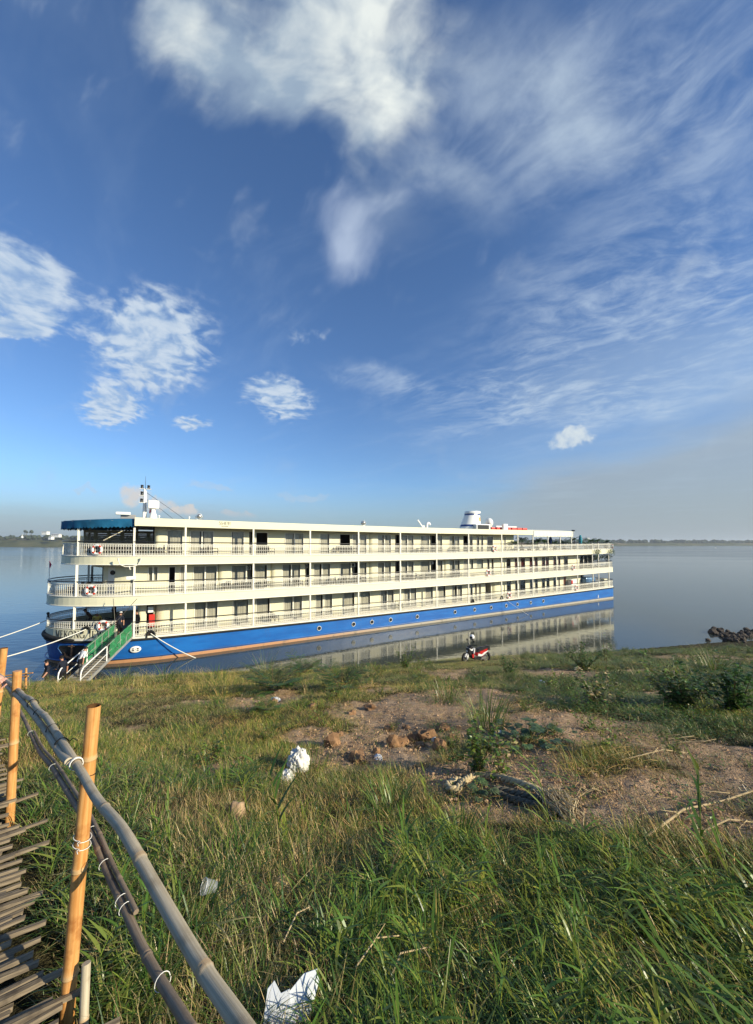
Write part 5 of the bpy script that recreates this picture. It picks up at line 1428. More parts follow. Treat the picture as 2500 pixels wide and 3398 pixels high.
# the walker coming down the bamboo path: only a hand reaches into the picture
hp = Vector((-3.22, 3.27, 6.86)); wp = np.array([-4.02, 3.30]); zz = float(walk_z((wp[0] - WORG[0]) * WDIR[0] + (wp[1] - WORG[1]) * WDIR[1])) - .01
def loc_of(p, o, rz): return Matrix.Rotation(-rz, 3, 'Z') @ (Vector(p) - Vector(o))
base = (wp[0], wp[1], zz); rz_ = R(75)
L_ = lambda x, y, z: loc_of((x, y, z), base, rz_)[:]
person('walker in a pale shirt holding the bamboo rail, only one hand in view', base, rz_, shirt=mat('pale_shirt', (.45, .42, .40), .85, .1), pants=GREYC, skin=SKIN_FAIR, fingers=True,
       pose=dict(ell=L_(*at(-170, 2120, 3.30)), wrl=L_(*at(-52, 2228, 3.24)), hal=L_(*at(4, 2258, 3.20))))
# ---- mooring lines
def shore(x, y): return Vector((x, y, gz(x, y) + .25))
W1 = SHIP.matrix_world if False else (Matrix.Translation((0, 35.5, 0)) @ Matrix.Rotation(SA, 4, 'Z'))
rope_obj('mooring_line', catenary(W1 @ FL2, gp(826, 2222, -.02), .55), .032, M_ROPE, 'white mooring rope from the black fairlead aft of the gangway down to the grass', 'rope', 'mooring ropes')
rope_obj('mooring_line', catenary(W1 @ FL1, shore(-27, 14.5), 1.25), .034, M_ROPE, 'lower white mooring rope crossing the ship name and leaving towards the fence posts', 'rope', 'mooring ropes')
rope_obj('mooring_line', catenary(s2w(-24.1, 4.0, 2.45), shore(-31, 17.0), 1.0), .032, M_ROPE, 'upper white mooring rope from the tip of the bow over open water', 'rope', 'mooring ropes')
rope_obj('mooring_line', catenary(W1 @ FL4, gp(2010, 2152, -.03), .7), .018, M_ROPE, 'thin mooring rope from the aft half of the hull across the reflection', 'rope', 'mooring ropes')
for k, (x, y) in enumerate(((-27, 14.5), (-31, 17.0))):
    mb = MB(); mb.tube([(0, 0, -.5), (0, 0, .6)], .09, 8); o = mb.build('mooring_stake', M_BARK, None, (x, y, gz(x, y))); tag(o, 'wooden stake on the bank holding the %s bow mooring rope' % ('lower', 'upper')[k], 'stake')

# ---- life rings, furniture, plants
M_RING_O = mat('life_ring_orange', (.60, .06, .03), .5, .3)
def life_ring_proto():
    e = empty('life_ring'); n = 28
    for k in range(8):
        col_ = M_WHITEP if k % 2 == 0 else M_RING_O; a0 = tau * k / 8 - .35 * (1 if k % 2 == 0 else .45) + (.0); wd = (.55, .235)[k % 2]
        a0 = tau * k / 8 - wd; mb = MB(); mb.tube([(.28 * cos(a0 + 2 * wd * i / 6), 0, .28 * sin(a0 + 2 * wd * i / 6)) for i in range(7)], .075, 8); mb.build('ring_segment', col_, e)
    mb = MB(); mb.tube([(.37 * cos(tau * i / n), -.03, .37 * sin(tau * i / n) - .02 * (i % 7 == 3)) for i in range(n)], .012, 4, closed=True); mb.build('grab_line', M_WHITEP, e)
    return e
LR = life_ring_proto(); first = True
for (lv, u, lab) in [(3, 325, 'upper deck bow under the teal awning'), (2, 309, 'middle deck bow in front of the wheelhouse'), (1, 352, 'main deck bow beside the gangway'),
                     (3, 1641, 'upper deck rail below the funnel'), (2, 1620, 'middle deck rail by the dark double doors'), (1, 1689, 'main deck rail aft of the second fairlead'),
                     (1, 1913, 'main deck rail near the stern'), (2, 1903, 'middle deck rail near the stern'), (3, 2035, 'upper deck rail at the very stern')]:
    P = Path(OUT[lv]); a = P.arc_of_u(u) if u < 443 else P.arc_of_s(s_of(u, 0, FTOP[lv])); x, y, dx, dy = P.at(a); px, py = P.out(a, .06)
    z = {1: 1.95, 2: 4.70, 3: 7.38}[lv] + (.42 if (lv == 1 and u < 443) else 0)
    r = LR if first else copy_tree(LR); first = False
    r.location = s2w(px, py, z); r.rotation_euler = (0, 0, SA + atan2(-dy, -dx)); r.scale = (1.0,) * 3
    tag(r, 'red and white life ring on the %s' % lab, 'life ring', 'life rings on the ship railings')
M_RATTAN = mat('dark_rattan', (.03, .022, .016), .7, .3, noise=(20, .3))
def chair_proto():
    e = empty('deck_chair'); 
    m = MB(); m.cbox((0, 0, .40), (.52, .50, .07), bev=.02); m.build('seat', M_RATTAN, e)
    m = MB(); m.add([(x * cos_, .22 + .06 * (1 - cos_), z) for z in (.42, .86) for cos_, x in ((1, -.27), (.9, -.15), (.9, .15), (1, .27))], [(0, 1, 5, 4), (1, 2, 6, 5), (2, 3, 7, 6)]); m.cbox((0, .25, .64), (.5, .035, .42)); m.build('backrest', M_RATTAN, e)
    for x in (-1, 1):
        m = MB(); m.bar((x * .26, -.24, .62), (x * .26, .24, .64), .05, .04); m.build('armrest', M_RATTAN, e)
        for y in (-.22, .22): m = MB(); m.bar((x * .24, y, 0), (x * .24, y, .62 if y < 0 else .40), .035); m.build('leg', M_RATTAN, e)
    return e
def table_proto():
    e = empty('deck_table'); m = MB(); m.lathe([(.001, .56), (.30, .56), (.30, .53), (.001, .53)], 14); m.build('table_top', M_RATTAN, e)
    m = MB(); m.tube([(0, 0, .53), (0, 0, .03)], .03, 6); m.lathe([(.2, 0), (.18, .03), (.03, .05)], 10); m.build('pedestal', M_RATTAN, e); return e
CH, TB = chair_proto(), table_proto(); cn = tn = 0
SETS = [(3, 548, 2), (3, 700, 2), (3, 905, 1), (3, 1140, 2), (3, 1180, 2), (3, 1415, 2), (3, 1530, 1), (2, 790, 3), (2, 865, 3), (2, 1000, 1), (2, 1140, 3), (2, 1205, 2), (2, 1385, 3), (2, 1440, 2), (2, 1532, 2),
        (3, 215, 2), (3, 240, 3), (3, 275, 3), (3, 355, 3), (3, 385, 3), (3, 415, 3), (3, 470, 3), (1, 920, 1), (1, 1345, 1), (2, 200, 2), (2, 225, 2)]
DN = {1: 'main', 2: 'middle', 3: 'upper'}; ORD = ['first', 'second', 'third', 'fourth', 'fifth', 'sixth', 'seventh', 'eighth', 'ninth']
def near_what(lv, u):
    if u < 250: return 'the rounded bow tip' if u < 222 else 'the forward bow post'
    if u < 300: return 'the bow, just aft of its first post'
    if u < 443: return 'the bow lounge ' + ('middle' if u < 370 else ('gate end' if u > 400 else 'ring side'))
    i = min(range(9), key=lambda k: abs(U_POST[k] - u))
    return 'the %s side post%s' % (ORD[i], '' if abs(U_POST[i] - u) < 45 else (' (forward of it)' if u < U_POST[i] else ' (aft of it)'))
for lv, u, n in SETS:
    P = Path(OUT[lv]); a = P.arc_of_u(u) if u < 443 else P.arc_of_s(s_of(u, 0, FTOP[lv]))
    for k in range(n):
        t_in = -.62 - (rw.random() * .2) - (1.0 * (u < 443) * rw.random())
        aa = a + (k - (n - 1) / 2) * .72; px, py = P.out(aa, t_in); q = s2w(px, py, DECKZ[lv])
        if n == 3 and k == 1:
            r = TB if tn == 0 else copy_tree(TB); tn += 1; tag(r, 'dark round table, %s deck near %s' % (DN[lv], near_what(lv, u)), 'table', 'tables on the ship balconies')
        else:
            r = CH if cn == 0 else copy_tree(CH); cn += 1; tag(r, 'rattan chair, %s deck near %s, %s' % (DN[lv], near_what(lv, u), ('single' if n == 1 else ('fore', 'aft')[k > 0])), 'chair', 'rattan chairs on the ship balconies')
        r.location = q; r.rotation_euler = (0, 0, SA + rw.uniform(-.6, .6) + (pi / 2 if k == 0 else -pi / 2))
M_POT = mat('dark_pot', (.05, .04, .035), .7, .3); M_PALM = mat('palm_leaf', (.040, .095, .024), .5, .4, noise=(9, .3)); M_BUSH = mat('bush_leaf', (.030, .065, .018), .6, .3, noise=(7, .4))
def palm_proto(seed, n=13, L=.95, h=.45):
    rr = random.Random(seed); e = empty('potted_palm'); p = MB(); p.lathe([(.001, 0), (.16, 0), (.21, .36), (.18, .36), (.001, .33)], 12); p.build('pot', M_POT, e)
    st = MB(); st.tube([(0, 0, .3), (.03, 0, .3 + h)], [.04, .03], 6); st.build('stem', M_BARK, e)
    f = MB()
    for i in range(n):
        a = tau * i / n + rr.uniform(-.3, .3); l = L * rr.uniform(.7, 1.1); el = rr.uniform(.3, 1.2); pts = []
        for k in range(6):
            q = k / 5; pts.append(Vector((cos(a) * l * q * cos(el * (1 - .4 * q)), sin(a) * l * q * cos(el * (1 - .4 * q)), .3 + h + l * (sin(el) * q - .55 * q * q))))
        sd = Vector((-sin(a), cos(a), 0))
        for k in range(1, 6):
            for s_ in (-1, 1):
                for hh in (0, .5):
                    b = pts[k - 1].lerp(pts[k], hh); w = .24 * (1 - abs(k / 5 - .45)) ; tip = b + sd * s_ * w + (pts[k] - pts[k - 1]) * .7 - Vector((0, 0, .06))
                    f.add([b, b + (pts[k] - pts[k - 1]) * .46, tip], [(0, 1, 2)])
    f.build('fronds', M_PALM, e); return e
PP = [palm_proto(1), palm_proto(2, 10, .8, .6), palm_proto(5, 15, .7, .3)]; used = set()
where = ['just aft of the last cabin door', 'first behind the dark opening', 'under the roof edge', 'at the start of the white awning', 'under the white awning', 'beside the folded blue parasol', 'at the aft end of the white awning', 'just past the awning end', 'beside the tall teal parasol', 'against the open stern rail', 'second from the stern corner', 'at the stern corner']
for i, (u, t) in enumerate([(1711, .9), (1733, 1.6), (1757, 1.0), (1784, 1.2), (1808, 2.2), (1842, 1.0), (1872, 1.3), (1906, 1.1), (1946, .9), (1962, 1.3), (1983, .9), (2011, 1.0)]):
    k = i % 3; r = copy_tree(PP[k]) if k in used else PP[k]; used.add(k)
    r.location = s2w(s_of(u, t, 7.8), t, DECKZ[3]); r.rotation_euler = (0, 0, i * 1.7); r.scale = (1.35, 1.35, 1.45 + .25 * (i % 2))
    tag(r, 'potted palm on the upper deck, %s' % where[i], 'plant', 'potted palms on the upper stern deck')
def bush(name, label, loc, r, h, seed, pot=True, trunk=.9, m=None, group=None):
    rr = random.Random(seed); e = empty(name, loc); tag(e, label, 'plant', group)
    if pot: p = MB(); p.lathe([(.001, 0), (.2, 0), (.26, .4), (.22, .4), (.001, .36)], 12); p.build('pot', M_POT, e)
    st = MB()
    for k in range(3): a = rr.random() * tau; st.tube([(0, 0, .2), (.05 * cos(a), .05 * sin(a), trunk), (r * .5 * cos(a), r * .5 * sin(a), trunk + h * .5)], [.035, .03, .015], 5)
    st.build('stem', M_BARK, e); f = MB()
    for i in range(260):
        v = Vector((rr.gauss(0, 1), rr.gauss(0, 1), rr.gauss(0, 1))).normalized() * (rr.random() ** .4); c = Vector((v.x * r, v.y * r, trunk + h * .5 + v.z * h * .5))
        x = Vector((rr.gauss(0, 1), rr.gauss(0, 1), rr.gauss(0, .6))).normalized() * .10; y = x.cross(Vector((rr.random(), rr.random(), 1))).normalized() * .05
        f.add([c - x, c + y, c + x, c - y], [(0, 1, 2, 3)])
    f.build('leaves', m or M_BUSH, e); return e
for i, (u, t, lab) in enumerate([(1966, .9, 'first of the stern trees from the dining windows'), (1984, 1.1, 'middle one of the three stern trees'), (2014, .9, 'stern tree nearest the transom')]):
    bush('potted_tree', 'bushy potted tree on the middle deck, ' + lab, s2w(s_of(u, t, 5.3), t, DECKZ[2]), .75, .95, i, trunk=1.15, group='potted trees on the middle stern deck')
for i, (u, lab) in enumerate([(1981, 'between two stern posts'), (2028, 'at the stern corner')]):
    s = s_of(u, -.1, 6.7); rr = random.Random(i + 40); f = MB()
    for k in range(110):
        c = Vector((rr.gauss(0, .38), -.18 - rr.random() * .12, rr.gauss(0, .26))); x = Vector((rr.gauss(0, 1), rr.gauss(0, .5), rr.gauss(0, 1))).normalized() * .09; y = x.cross(Vector((0, 1, .2))).normalized() * .05
        f.add([c - x, c + y, c + x, c - y], [(0, 1, 2, 3)])
    f.tube([(0, -.1, .3), (.05, -.2, 0), (-.02, -.2, -.3)], .015, 5)
    o = f.build('hanging_plant', M_BUSH, None, s2w(s, 0, 6.62), (0, 0, SA)); tag(o, 'green plant trailing over the upper deck edge ' + lab, 'plant', 'plants trailing over the deck edge')
def folded_parasol(u, t, h, m, label):
    e = empty('parasol', s2w(s_of(u, t, 8), t, DECKZ[3])); tag(e, label, 'parasol', 'folded parasols on the upper deck')
    p = MB(); p.tube([(0, 0, 0), (0, 0, h + .1)], .03, 6); p.build('pole', M_WHITEP, e)
    b = MB(); b.lathe([(.25, 0), (.25, .07), (.05, .09)], 12); b.build('base', M_POT, e)
    c = MB(); vs = []; n = 16; pr = [(.10, .75), (.17, 1.0), (.20, h * .7), (.12, h * .92), (.02, h)]
    c.lathe(pr, n); c.v = [(x * (1 + .18 * (i % 2)), y * (1 + .18 * (i % 2)), z) for i, (x, y, z) in enumerate(c.v)]; c.build('canopy', m, e)
folded_parasol(1828, 1.4, 2.0, mat('blue_parasol', (.04, .10, .30), .8, .1), 'folded blue parasol under the white stern awning')
folded_parasol(1927, 1.2, 2.25, mat('teal_parasol', (.04, .26, .34), .8, .1), 'tall folded teal parasol on the open stern deck')
def stern_clutter():
    q = s2w(s_of(1950, 1.1, 2.4), 1.1, DECKZ[1]); e = empty('covered_tender', q, SA); tag(e, 'stack of gear under a blue and silver cover on the main deck stern', 'gear')
    c = MB(); c.cbox((0, 0, 1.15), (2.3, 1.1, .85), bev=.22); c.build('cover', mat('blue_silver_cover', (.10, .20, .34), .3, .5, metal=.2, noise=(2.5, .5), bump=(3, .7, .06)), e)
    c = MB(); c.cbox((0, 0, .36), (2.1, 1.0, .70)); c.build('cradle', M_INSIDE, e)
    q = s2w(s_of(1898, 1.0, 2.4), .95, DECKZ[1]); e = empty('ice_box', q, SA); tag(e, 'white machine cabinet on the main deck beside the brown door', 'cabinet')
    c = MB(); c.cbox((0, 0, .75), (1.3, .5, 1.5), bev=.03); c.build('body', M_WHITEP, e); c = MB(); c.box((-.60, -.262, .9), (-.2, -.25, 1.4)); c.build('panel', M_RED, e)
    q = s2w(s_of(2005, .55, 2), .5, DECKZ[1]); e = empty('deck_locker', q, SA); tag(e, 'cream locker standing at the stern rail of the main deck', 'locker')
    c = MB(); c.cbox((0, 0, .6), (1.0, .6, 1.2), bev=.03); c.build('body', M_CREAM, e); c = MB(); c.box((-.3, -.312, .7), (.3, -.30, 1.0)); c.build('hatch', M_GREYP, e)
stern_clutter()
def flags():
    f = MB(); vs = []; n = 8
    for i in range(n + 1):
        for k in range(4): vs.append((i * .05 + .03 * sin(k), .05 * sin(i * 1.1 + k * .6), -.9 * k / 3 - .05 * i))
    f.add(vs, [(4 * i + k, 4 * i + 4 + k, 4 * i + 5 + k, 4 * i + 1 + k) for i in range(n) for k in range(3)], 0, True)
    f.mi = [0 if (j % 3) == 2 or (j // 3) > 5 else 1 for j in range(len(f.f))]
    o = f.build('flag', [M_RED, M_WHITEP], None, s2w(*FLAG_AT) + Vector((0, 0, .75)), (0, 0, SA)); tag(o, 'red and white flag hanging limp from the ship mast', 'flag')
    f = MB(); f.add([(0, 0, 0), (.12, .05, -.3), (.05, 0, -.55), (0, 0, -.5)], [(0, 1, 2, 3)]); o = f.build('flag', mat('pink_flag', (.6, .05, .12), .8, .1), None, s2w(-24.12, HB, 6.55), (0, 0, SA)); tag(o, 'small furled red flag on the bow staff', 'flag')
flags()
# ================================================================== BAMBOO WALKWAY AND FENCE
def bamboo_mat(name, c0, c1, node, rough=.5, axis=(12, 12, 1.2), spots=None):
    m = bpy.data.materials.new(name); m.use_nodes = True; T = NT(m.node_tree); b = T.n['Principled BSDF']; b.inputs['Roughness'].default_value = rough
    b.inputs['Specular IOR Level'].default_value = .35
    co = T.new('ShaderNodeTexCoord').outputs['Object']; a = T.attr('along'); r_ = T.attr('around')
    v = T.xyz(T.mul(r_.outputs['Fac'], 9.0), T.mul(a.outputs['Fac'], 2.2), 0)
    n = T.noise(v, 1.6, 5, .65); n2 = T.noise(co, 9, 4, .6); n3 = T.noise(T.xyz(T.mul(r_.outputs['Fac'], 30), T.mul(a.outputs['Fac'], 3), 0), 1.5, 3, .6)
    c = T.mix(T.smooth(n, .3, .72), c0, c1); c = T.mix(T.mul(T.smooth(n2, .50, .70), .75), c, spots or [x * .45 for x in c0])
    c = T.mix(T.mul(T.smooth(n3, .58, .75), .35), c, [x * .6 for x in c0])
    c = T.mix(T.attr('node').outputs['Fac'], c, node)
    T.put(b.inputs['Base Color'], c); T.put(b.inputs['Normal'], T.bump(T.add(n3, T.mul(n2, .5)), .25, .004)); return m
M_BAM = bamboo_mat('golden_bamboo', (.47, .205, .055), (.64, .345, .125), (.56, .38, .19), .42, spots=(.27, .095, .025))
M_BAMG = bamboo_mat('weathered_grey_bamboo', (.35, .29, .195), (.50, .43, .31), (.42, .29, .16), .65, spots=(.24, .185, .115))
M_BAMB = bamboo_mat('brown_bamboo', (.155, .112, .072), (.27, .205, .14), (.30, .21, .13), .65)
M_SLAT = bamboo_mat('split_bamboo', (.085, .062, .038), (.29, .225, .14), (.24, .18, .1), .7)
M_STRING = mat('white_string', (.70, .68, .62), .8, .1); M_WIRE = mat('black_tie', (.015, .013, .012), .6, .2); M_HOLLOW = mat('bamboo_hollow', (.10, .05, .02), .9, .05)
def bamboo(name, pts, r0, r1, m, parent, nodes=.30, n=14, seed=1, open_top=False, label=None):
    """a bamboo culm along a polyline: swollen joints with a pale ring, slightly irregular between them"""
    rr = random.Random(seed); pts = [Vector(p) for p in pts]
    cum = [0]
    for a, b in zip(pts[:-1], pts[1:]): cum.append(cum[-1] + (b - a).length)
    L = cum[-1]
    def at_(s):
        for i in range(len(pts) - 1):
            if s <= cum[i + 1] + 1e-9: return pts[i].lerp(pts[i + 1], (s - cum[i]) / (cum[i + 1] - cum[i]))
        return pts[-1]
    ss = [(c, 1.0, 0.0) for c in np.linspace(0, L, max(3, int(L / .06)))]
    q = rr.uniform(.08, nodes)
    while q < L - .02:
        ss += [(q - .014, 1.0, 0), (q - .008, 1.035, .3), (q - .004, 1.16, .9), (q + .001, 1.04, .8), (q + .004, 1.10, 1.0), (q + .010, 1.02, .35), (q + .03, .985, 0)]; q += nodes * rr.uniform(.85, 1.15)
    ss = sorted(ss); mb = MB(); P_ = [at_(max(0, min(L, s))) for s, _, _ in ss]
    R_ = [(r0 + (r1 - r0) * s / L) * k for s, k, _ in ss]
    keep = [0]
    for i in range(1, len(P_)):
        if (P_[i] - P_[keep[-1]]).length > 6e-4: keep.append(i)
    mb.tube([P_[i] for i in keep], [R_[i] for i in keep], n, cap=not open_top)
    if open_top:
        d = (P_[keep[-1]] - P_[keep[-2]]).normalized(); e = P_[keep[-1]]; x = d.cross(Vector((0, 1, 0))).normalized(); y = d.cross(x); r = R_[keep[-1]]
        o1 = [e + (x * cos(tau * k / n) + y * sin(tau * k / n)) * r * .99 for k in range(n)]; o2 = [p + (e - p) * .24 - d * .002 for p in o1]; o3 = [p - d * .06 for p in o2]
        mb.add(o1 + o2 + o3, [(j * n + k, j * n + (k + 1) % n, (j + 1) * n + (k + 1) % n, (j + 1) * n + k) for j in range(2) for k in range(n)] + [tuple(2 * n + k for k in range(n))], 1)
    me = mb.mesh(name, [m, M_HOLLOW]); nv = len(me.vertices)
    al, nd, ar = np.zeros(nv, 'f'), np.zeros(nv, 'f'), np.zeros(nv, 'f')
    for j, i in enumerate(keep):
        al[j * n:(j + 1) * n] = ss[i][0] + seed * 3.7; nd[j * n:(j + 1) * n] = ss[i][2]; ar[j * n:(j + 1) * n] = np.abs(np.linspace(-.5, .5, n))
    for nm, v in (('along', al), ('node', nd), ('around', ar)): me.attributes.new(nm, 'FLOAT', 'POINT').data.foreach_set('value', v)
    o = link(name, me, parent)
    if label: o['label'] = label
    return o
def tie(parent, c, d, r, m=M_STRING, turns=1, th=.0022, tail=0.0):
    c, d = Vector(c), Vector(d).normalized(); x = d.cross(Vector((0, 0, 1))).normalized(); y = d.cross(x); mb = MB()
    k = 14 * turns; pts = [c + (x * cos(tau * i / 14) + y * sin(tau * i / 14)) * r + d * (.006 * (i / 14 - turns / 2)) for i in range(k + 1)]
    if tail: pts += [pts[-1] + x * tail * .5 - y * tail * .3, pts[-1] + x * tail - Vector((0, 0, tail * .2))]
    mb.tube(pts, th, 5); return mb.build('tie', m, parent)
FENCE = empty('bamboo_fence', (0, 0, 0)); tag(FENCE, 'bamboo fence with golden posts and grey rails along the walkway', 'fence')
def fd(u):
    q = (u - CU) / F; return (-1.2 - 1.56 * q) / (.742 + .670 * q)
OUTW = Vector((.670, .742, 0))                                         # square to the fence, away from the walkway
def fpt(u, v, off=0.0):
    q = (u - CU) / F; d = (-1.2 + .67 * off - q * (1.56 + .742 * off)) / (.742 + .670 * q)
    return at(u, v, WORG[1] + WDIR[1] * d + .742 * off)
def rail(uv, off, ext=None):
    P_ = [fpt(u, v, off) for u, v in uv]
    if ext: P_ = [P_[0] + (P_[0] - P_[1]).normalized() * ext] + P_
    # smooth the polyline
    out = []
    for i in range(len(P_) - 1):
        p0, p1, p2, p3 = P_[max(0, i - 1)], P_[i], P_[i + 1], P_[min(len(P_) - 1, i + 2)]
        for k in range(4):
            t = k / 4; out.append(.5 * ((2 * p1) + (p2 - p0) * t + (2 * p0 - 5 * p1 + 4 * p2 - p3) * t * t + (3 * p1 - p0 - 3 * p2 + p3) * t ** 3))
    return out + [P_[-1]]
bamboo('post', [(-1.226, 1.575, 5.72), (-1.212, 1.575, 6.25), (-1.142, 1.572, 7.345)], .0255, .0243, M_BAM, FENCE, .42, 18, 3, True, 'golden bamboo post nearest the camera with an open hollow top')
bamboo('post', [(-2.54, 2.72, 5.7), (-2.532, 2.72, 6.3), (-2.520, 2.72, 7.105)], .0262, .0255, M_BAM, FENCE, .38, 16, 7, False)
bamboo('post', [(-3.86, 3.90, 5.5), (-3.83, 3.90, 6.0), (-3.755, 3.90, 6.945)], .031, .030, M_BAM, FENCE, .42, 14, 9, True)
bamboo('post', [(-5.3, 5.22, 4.9), (-5.28, 5.22, 6.72)], .03, .028, M_BAM, FENCE, .42, 12, 10, True)
bamboo('post', [(-6.9, 6.62, 4.3), (-6.86, 6.62, 6.25)], .03, .028, M_BAM, FENCE, .42, 12, 12, True)
top_uv = [(800, 3398), (700, 3256), (601, 3094), (505, 2926), (407, 2753), (324, 2655), (277, 2575), (231, 2499), (196, 2447), (156, 2383), (124, 2354), (104, 2322), (81, 2311), (58, 2287)]
R1 = rail(top_uv, -.045, .75)
far_tail = [R1[-1] + Vector((WDIR[0], WDIR[1], -.16)) * k for k in (.35, .9, 1.6, 2.4, 3.2)]
bamboo('rail', R1 + far_tail, .0132, .0132, M_BAMG, FENCE, .36, 14, 21, label='pale grey top rail')
top2 = [(229, 2528), (208, 2508), (179, 2466), (144, 2414), (110, 2370), (69, 2322), (23, 2279)]
bamboo('rail', rail(top2, -.062), .0135, .0125, M_BAMG, FENCE, .3, 12, 24)
low_uv = [(640, 3425), (520, 3233), (457, 3111), (405, 2996), (358, 2898), (324, 2811), (283, 2724), (248, 2666), (202, 2591), (168, 2539), (127, 2487), (87, 2400)]
R3 = rail(low_uv, .055, .7); tail3 = [R3[-1] + Vector((WDIR[0], WDIR[1], -.06)) * k for k in (.3, .8, 1.5, 2.3)]
bamboo('rail', R3 + tail3, .0138, .0110, M_BAMB, FENCE, .33, 12, 31, label='brown lower rail')
R4 = [p + Vector((0, 0, .019)) + OUTW * .016 for p in rail(low_uv[2:], .055)][2:-2]
bamboo('rail', R4, .0085, .0075, M_BAMB, FENCE, .28, 10, 33)
bamboo('brace', [(-1.135, 1.56, 6.36), (-1.085, 1.48, 5.98)], .015, .016, M_BAMG, FENCE, .25, 12, 35)
def near(R_, u):
    return min(range(1, len(R_) - 1), key=lambda i: abs(CU + F * R_[i].x / R_[i].y - u))
for u, m_, k in [(277, M_STRING, 2), (222, M_WIRE, 2), (128, M_WIRE, 2), (150, M_WIRE, 1), (196, M_WIRE, 1)]:
    i = near(R1, u); tie(FENCE, R1[i] - Vector((0, 0, .012 if m_ is M_WIRE else 0)), R1[i + 1] - R1[i - 1], .024 if m_ is M_WIRE else .020, m_, k, .0022, .03 if u == 222 else 0)
for u in (575, 452, 440, 378, 335, 198, 132):
    i = near(R3, u); tie(FENCE, R3[i] + Vector((0, 0, .006)), R3[i + 1] - R3[i - 1], .0205, M_STRING, 1, .0012)
for (z, tl, m_) in ((7.085, .05, M_WIRE), (6.80, .02, M_STRING), (6.83, .02, M_STRING)):
    tie(FENCE, (-1.158 - (7.085 - z) * .06, 1.573, z), (.25, .1, 1), .031, m_, 1, .0016, tl)
# thin stake fence further down the path
SF = empty('stake_fence', (-10.1, 11.0, gz(-10.1, 11.0))); tag(SF, 'thin bamboo stake with two crossed rods at the edge of the bank', 'fence')
O_ = Vector(SF.location); q = lambda u, v, Y: at(u, v, Y) - O_
bamboo('stake', [q(85, 2300, 11), q(87, 2217, 11)], .030, .026, M_SLAT if False else M_BAM, SF, .4, 10, 41)
bamboo('rod', [q(-60, 2256, 11.1), q(94, 2244, 10.93)], .018, .016, M_BAM, SF, .4, 8, 43); bamboo('rod', [q(-60, 2250, 10.95), q(109, 2233, 10.93)], .018, .016, M_BAM, SF, .4, 8, 45)
bamboo('stake', [q(-50, 2310, 11), q(-52, 2225, 11)], .030, .026, M_BAM, SF, .4, 10, 47)

def walkway():
    e = empty('bamboo_walkway', (0, 0, 0)); tag(e, 'worn walkway of split bamboo slats running down the bank', 'walkway')
    rr = random.Random(17); e0 = Vector((WORG[0] - .670 * .06, WORG[1] - .742 * .06, 0)); sd = Vector((-.83, -.557, 0)).normalized(); al = Vector((WDIR[0], WDIR[1], 0))
    meshes = []
    for k in range(14):                                              # split culms: curved outside up, ragged ends, a joint or two
        L = rr.uniform(1.45, 1.75); w = rr.uniform(.034, .052); mb = MB(); n = 8; vs = []; jt = rr.uniform(.2, L - .2)
        for i in range(n + 1):
            x = L * i / n; b = .010 * sin(i * .9 + k) + .004 * rr.uniform(-1, 1); ww = w * (1 + .08 * rr.uniform(-1, 1)) * (.75 if i in (0,) else 1)
            if i == 0: x += rr.uniform(0, .03)
            vs += [(x, -ww / 2, -.004 + b), (x, -ww / 4, .007 + b), (x, ww / 4, .008 + b), (x, ww / 2, -.003 + b), (x, 0, -.010 + b)]
        mb.add(vs, [(5 * i + j, 5 * i + (j + 1) % 5, 5 * i + 5 + (j + 1) % 5, 5 * i + 5 + j) for i in range(n) for j in range(5)] + [(0, 4, 3, 2, 1), tuple(5 * n + j for j in range(5))])
        me = mb.mesh('slat', [M_SLAT]); nv = len(me.vertices); A = np.array(mb.v)
        for nm, v in (('along', A[:, 0] * 1.4 + k * 5.1), ('node', (np.abs(A[:, 0] - jt) < .10) * .5), ('around', A[:, 1] * 9 + k)): me.attributes.new(nm, 'FLOAT', 'POINT').data.foreach_set('value', v.astype('f'))
        meshes.append(me)
    d = -2.1; i = 0; base_an = atan2(sd.y, sd.x)
    while d < 10 and i < 295:
        p = e0 + al * d + sd * (rr.uniform(-.09, .12) - (.12 if rr.random() < .12 else 0)); z = float(walk_z(d))
        o = link('slat', meshes[rr.randrange(14)], e, (p.x, p.y, z + rr.uniform(-.008, .010)), (rr.uniform(-.12, .12), rr.uniform(-.02, .02), base_an + rr.uniform(-.06, .06)))
        d += rr.uniform(.024, .036) if d < 4 else .07; i += 1
    for off in (.18, .52, .86, 1.2):
        for (z_, nm, w) in ((-.035, 'runner', .03), (.016, 'binding_strip', .02)):
            pts = []
            for k in range(40):
                d_ = -2.1 + 14.5 * k / 39; p = e0 + al * d_ - Vector((.670, .742, 0)) * (off + .03 * (nm == 'binding_strip') + .015 * sin(k * 1.3)); pts.append((p.x, p.y, float(walk_z(d_)) + z_ + (.012 * sin(k * 2.1) if z_ > 0 else 0)))
            if nm == 'runner': bamboo(nm, pts, .028, .026, M_SLAT, e, .4, 8, int(off * 100))
            elif off in (.18, .52):
                mb = MB(); vs = []
                for p in pts: vs += [(p[0] - .011, p[1] - .012, p[2]), (p[0] + .011, p[1] + .012, p[2] + .002)]
                mb.add(vs, [(2 * j, 2 * j + 1, 2 * j + 3, 2 * j + 2) for j in range(len(pts) - 1)]); me = mb.mesh(nm, [M_SLAT])
                o = link(nm, me, e)
    # mud holding the mat on its bank
walkway()

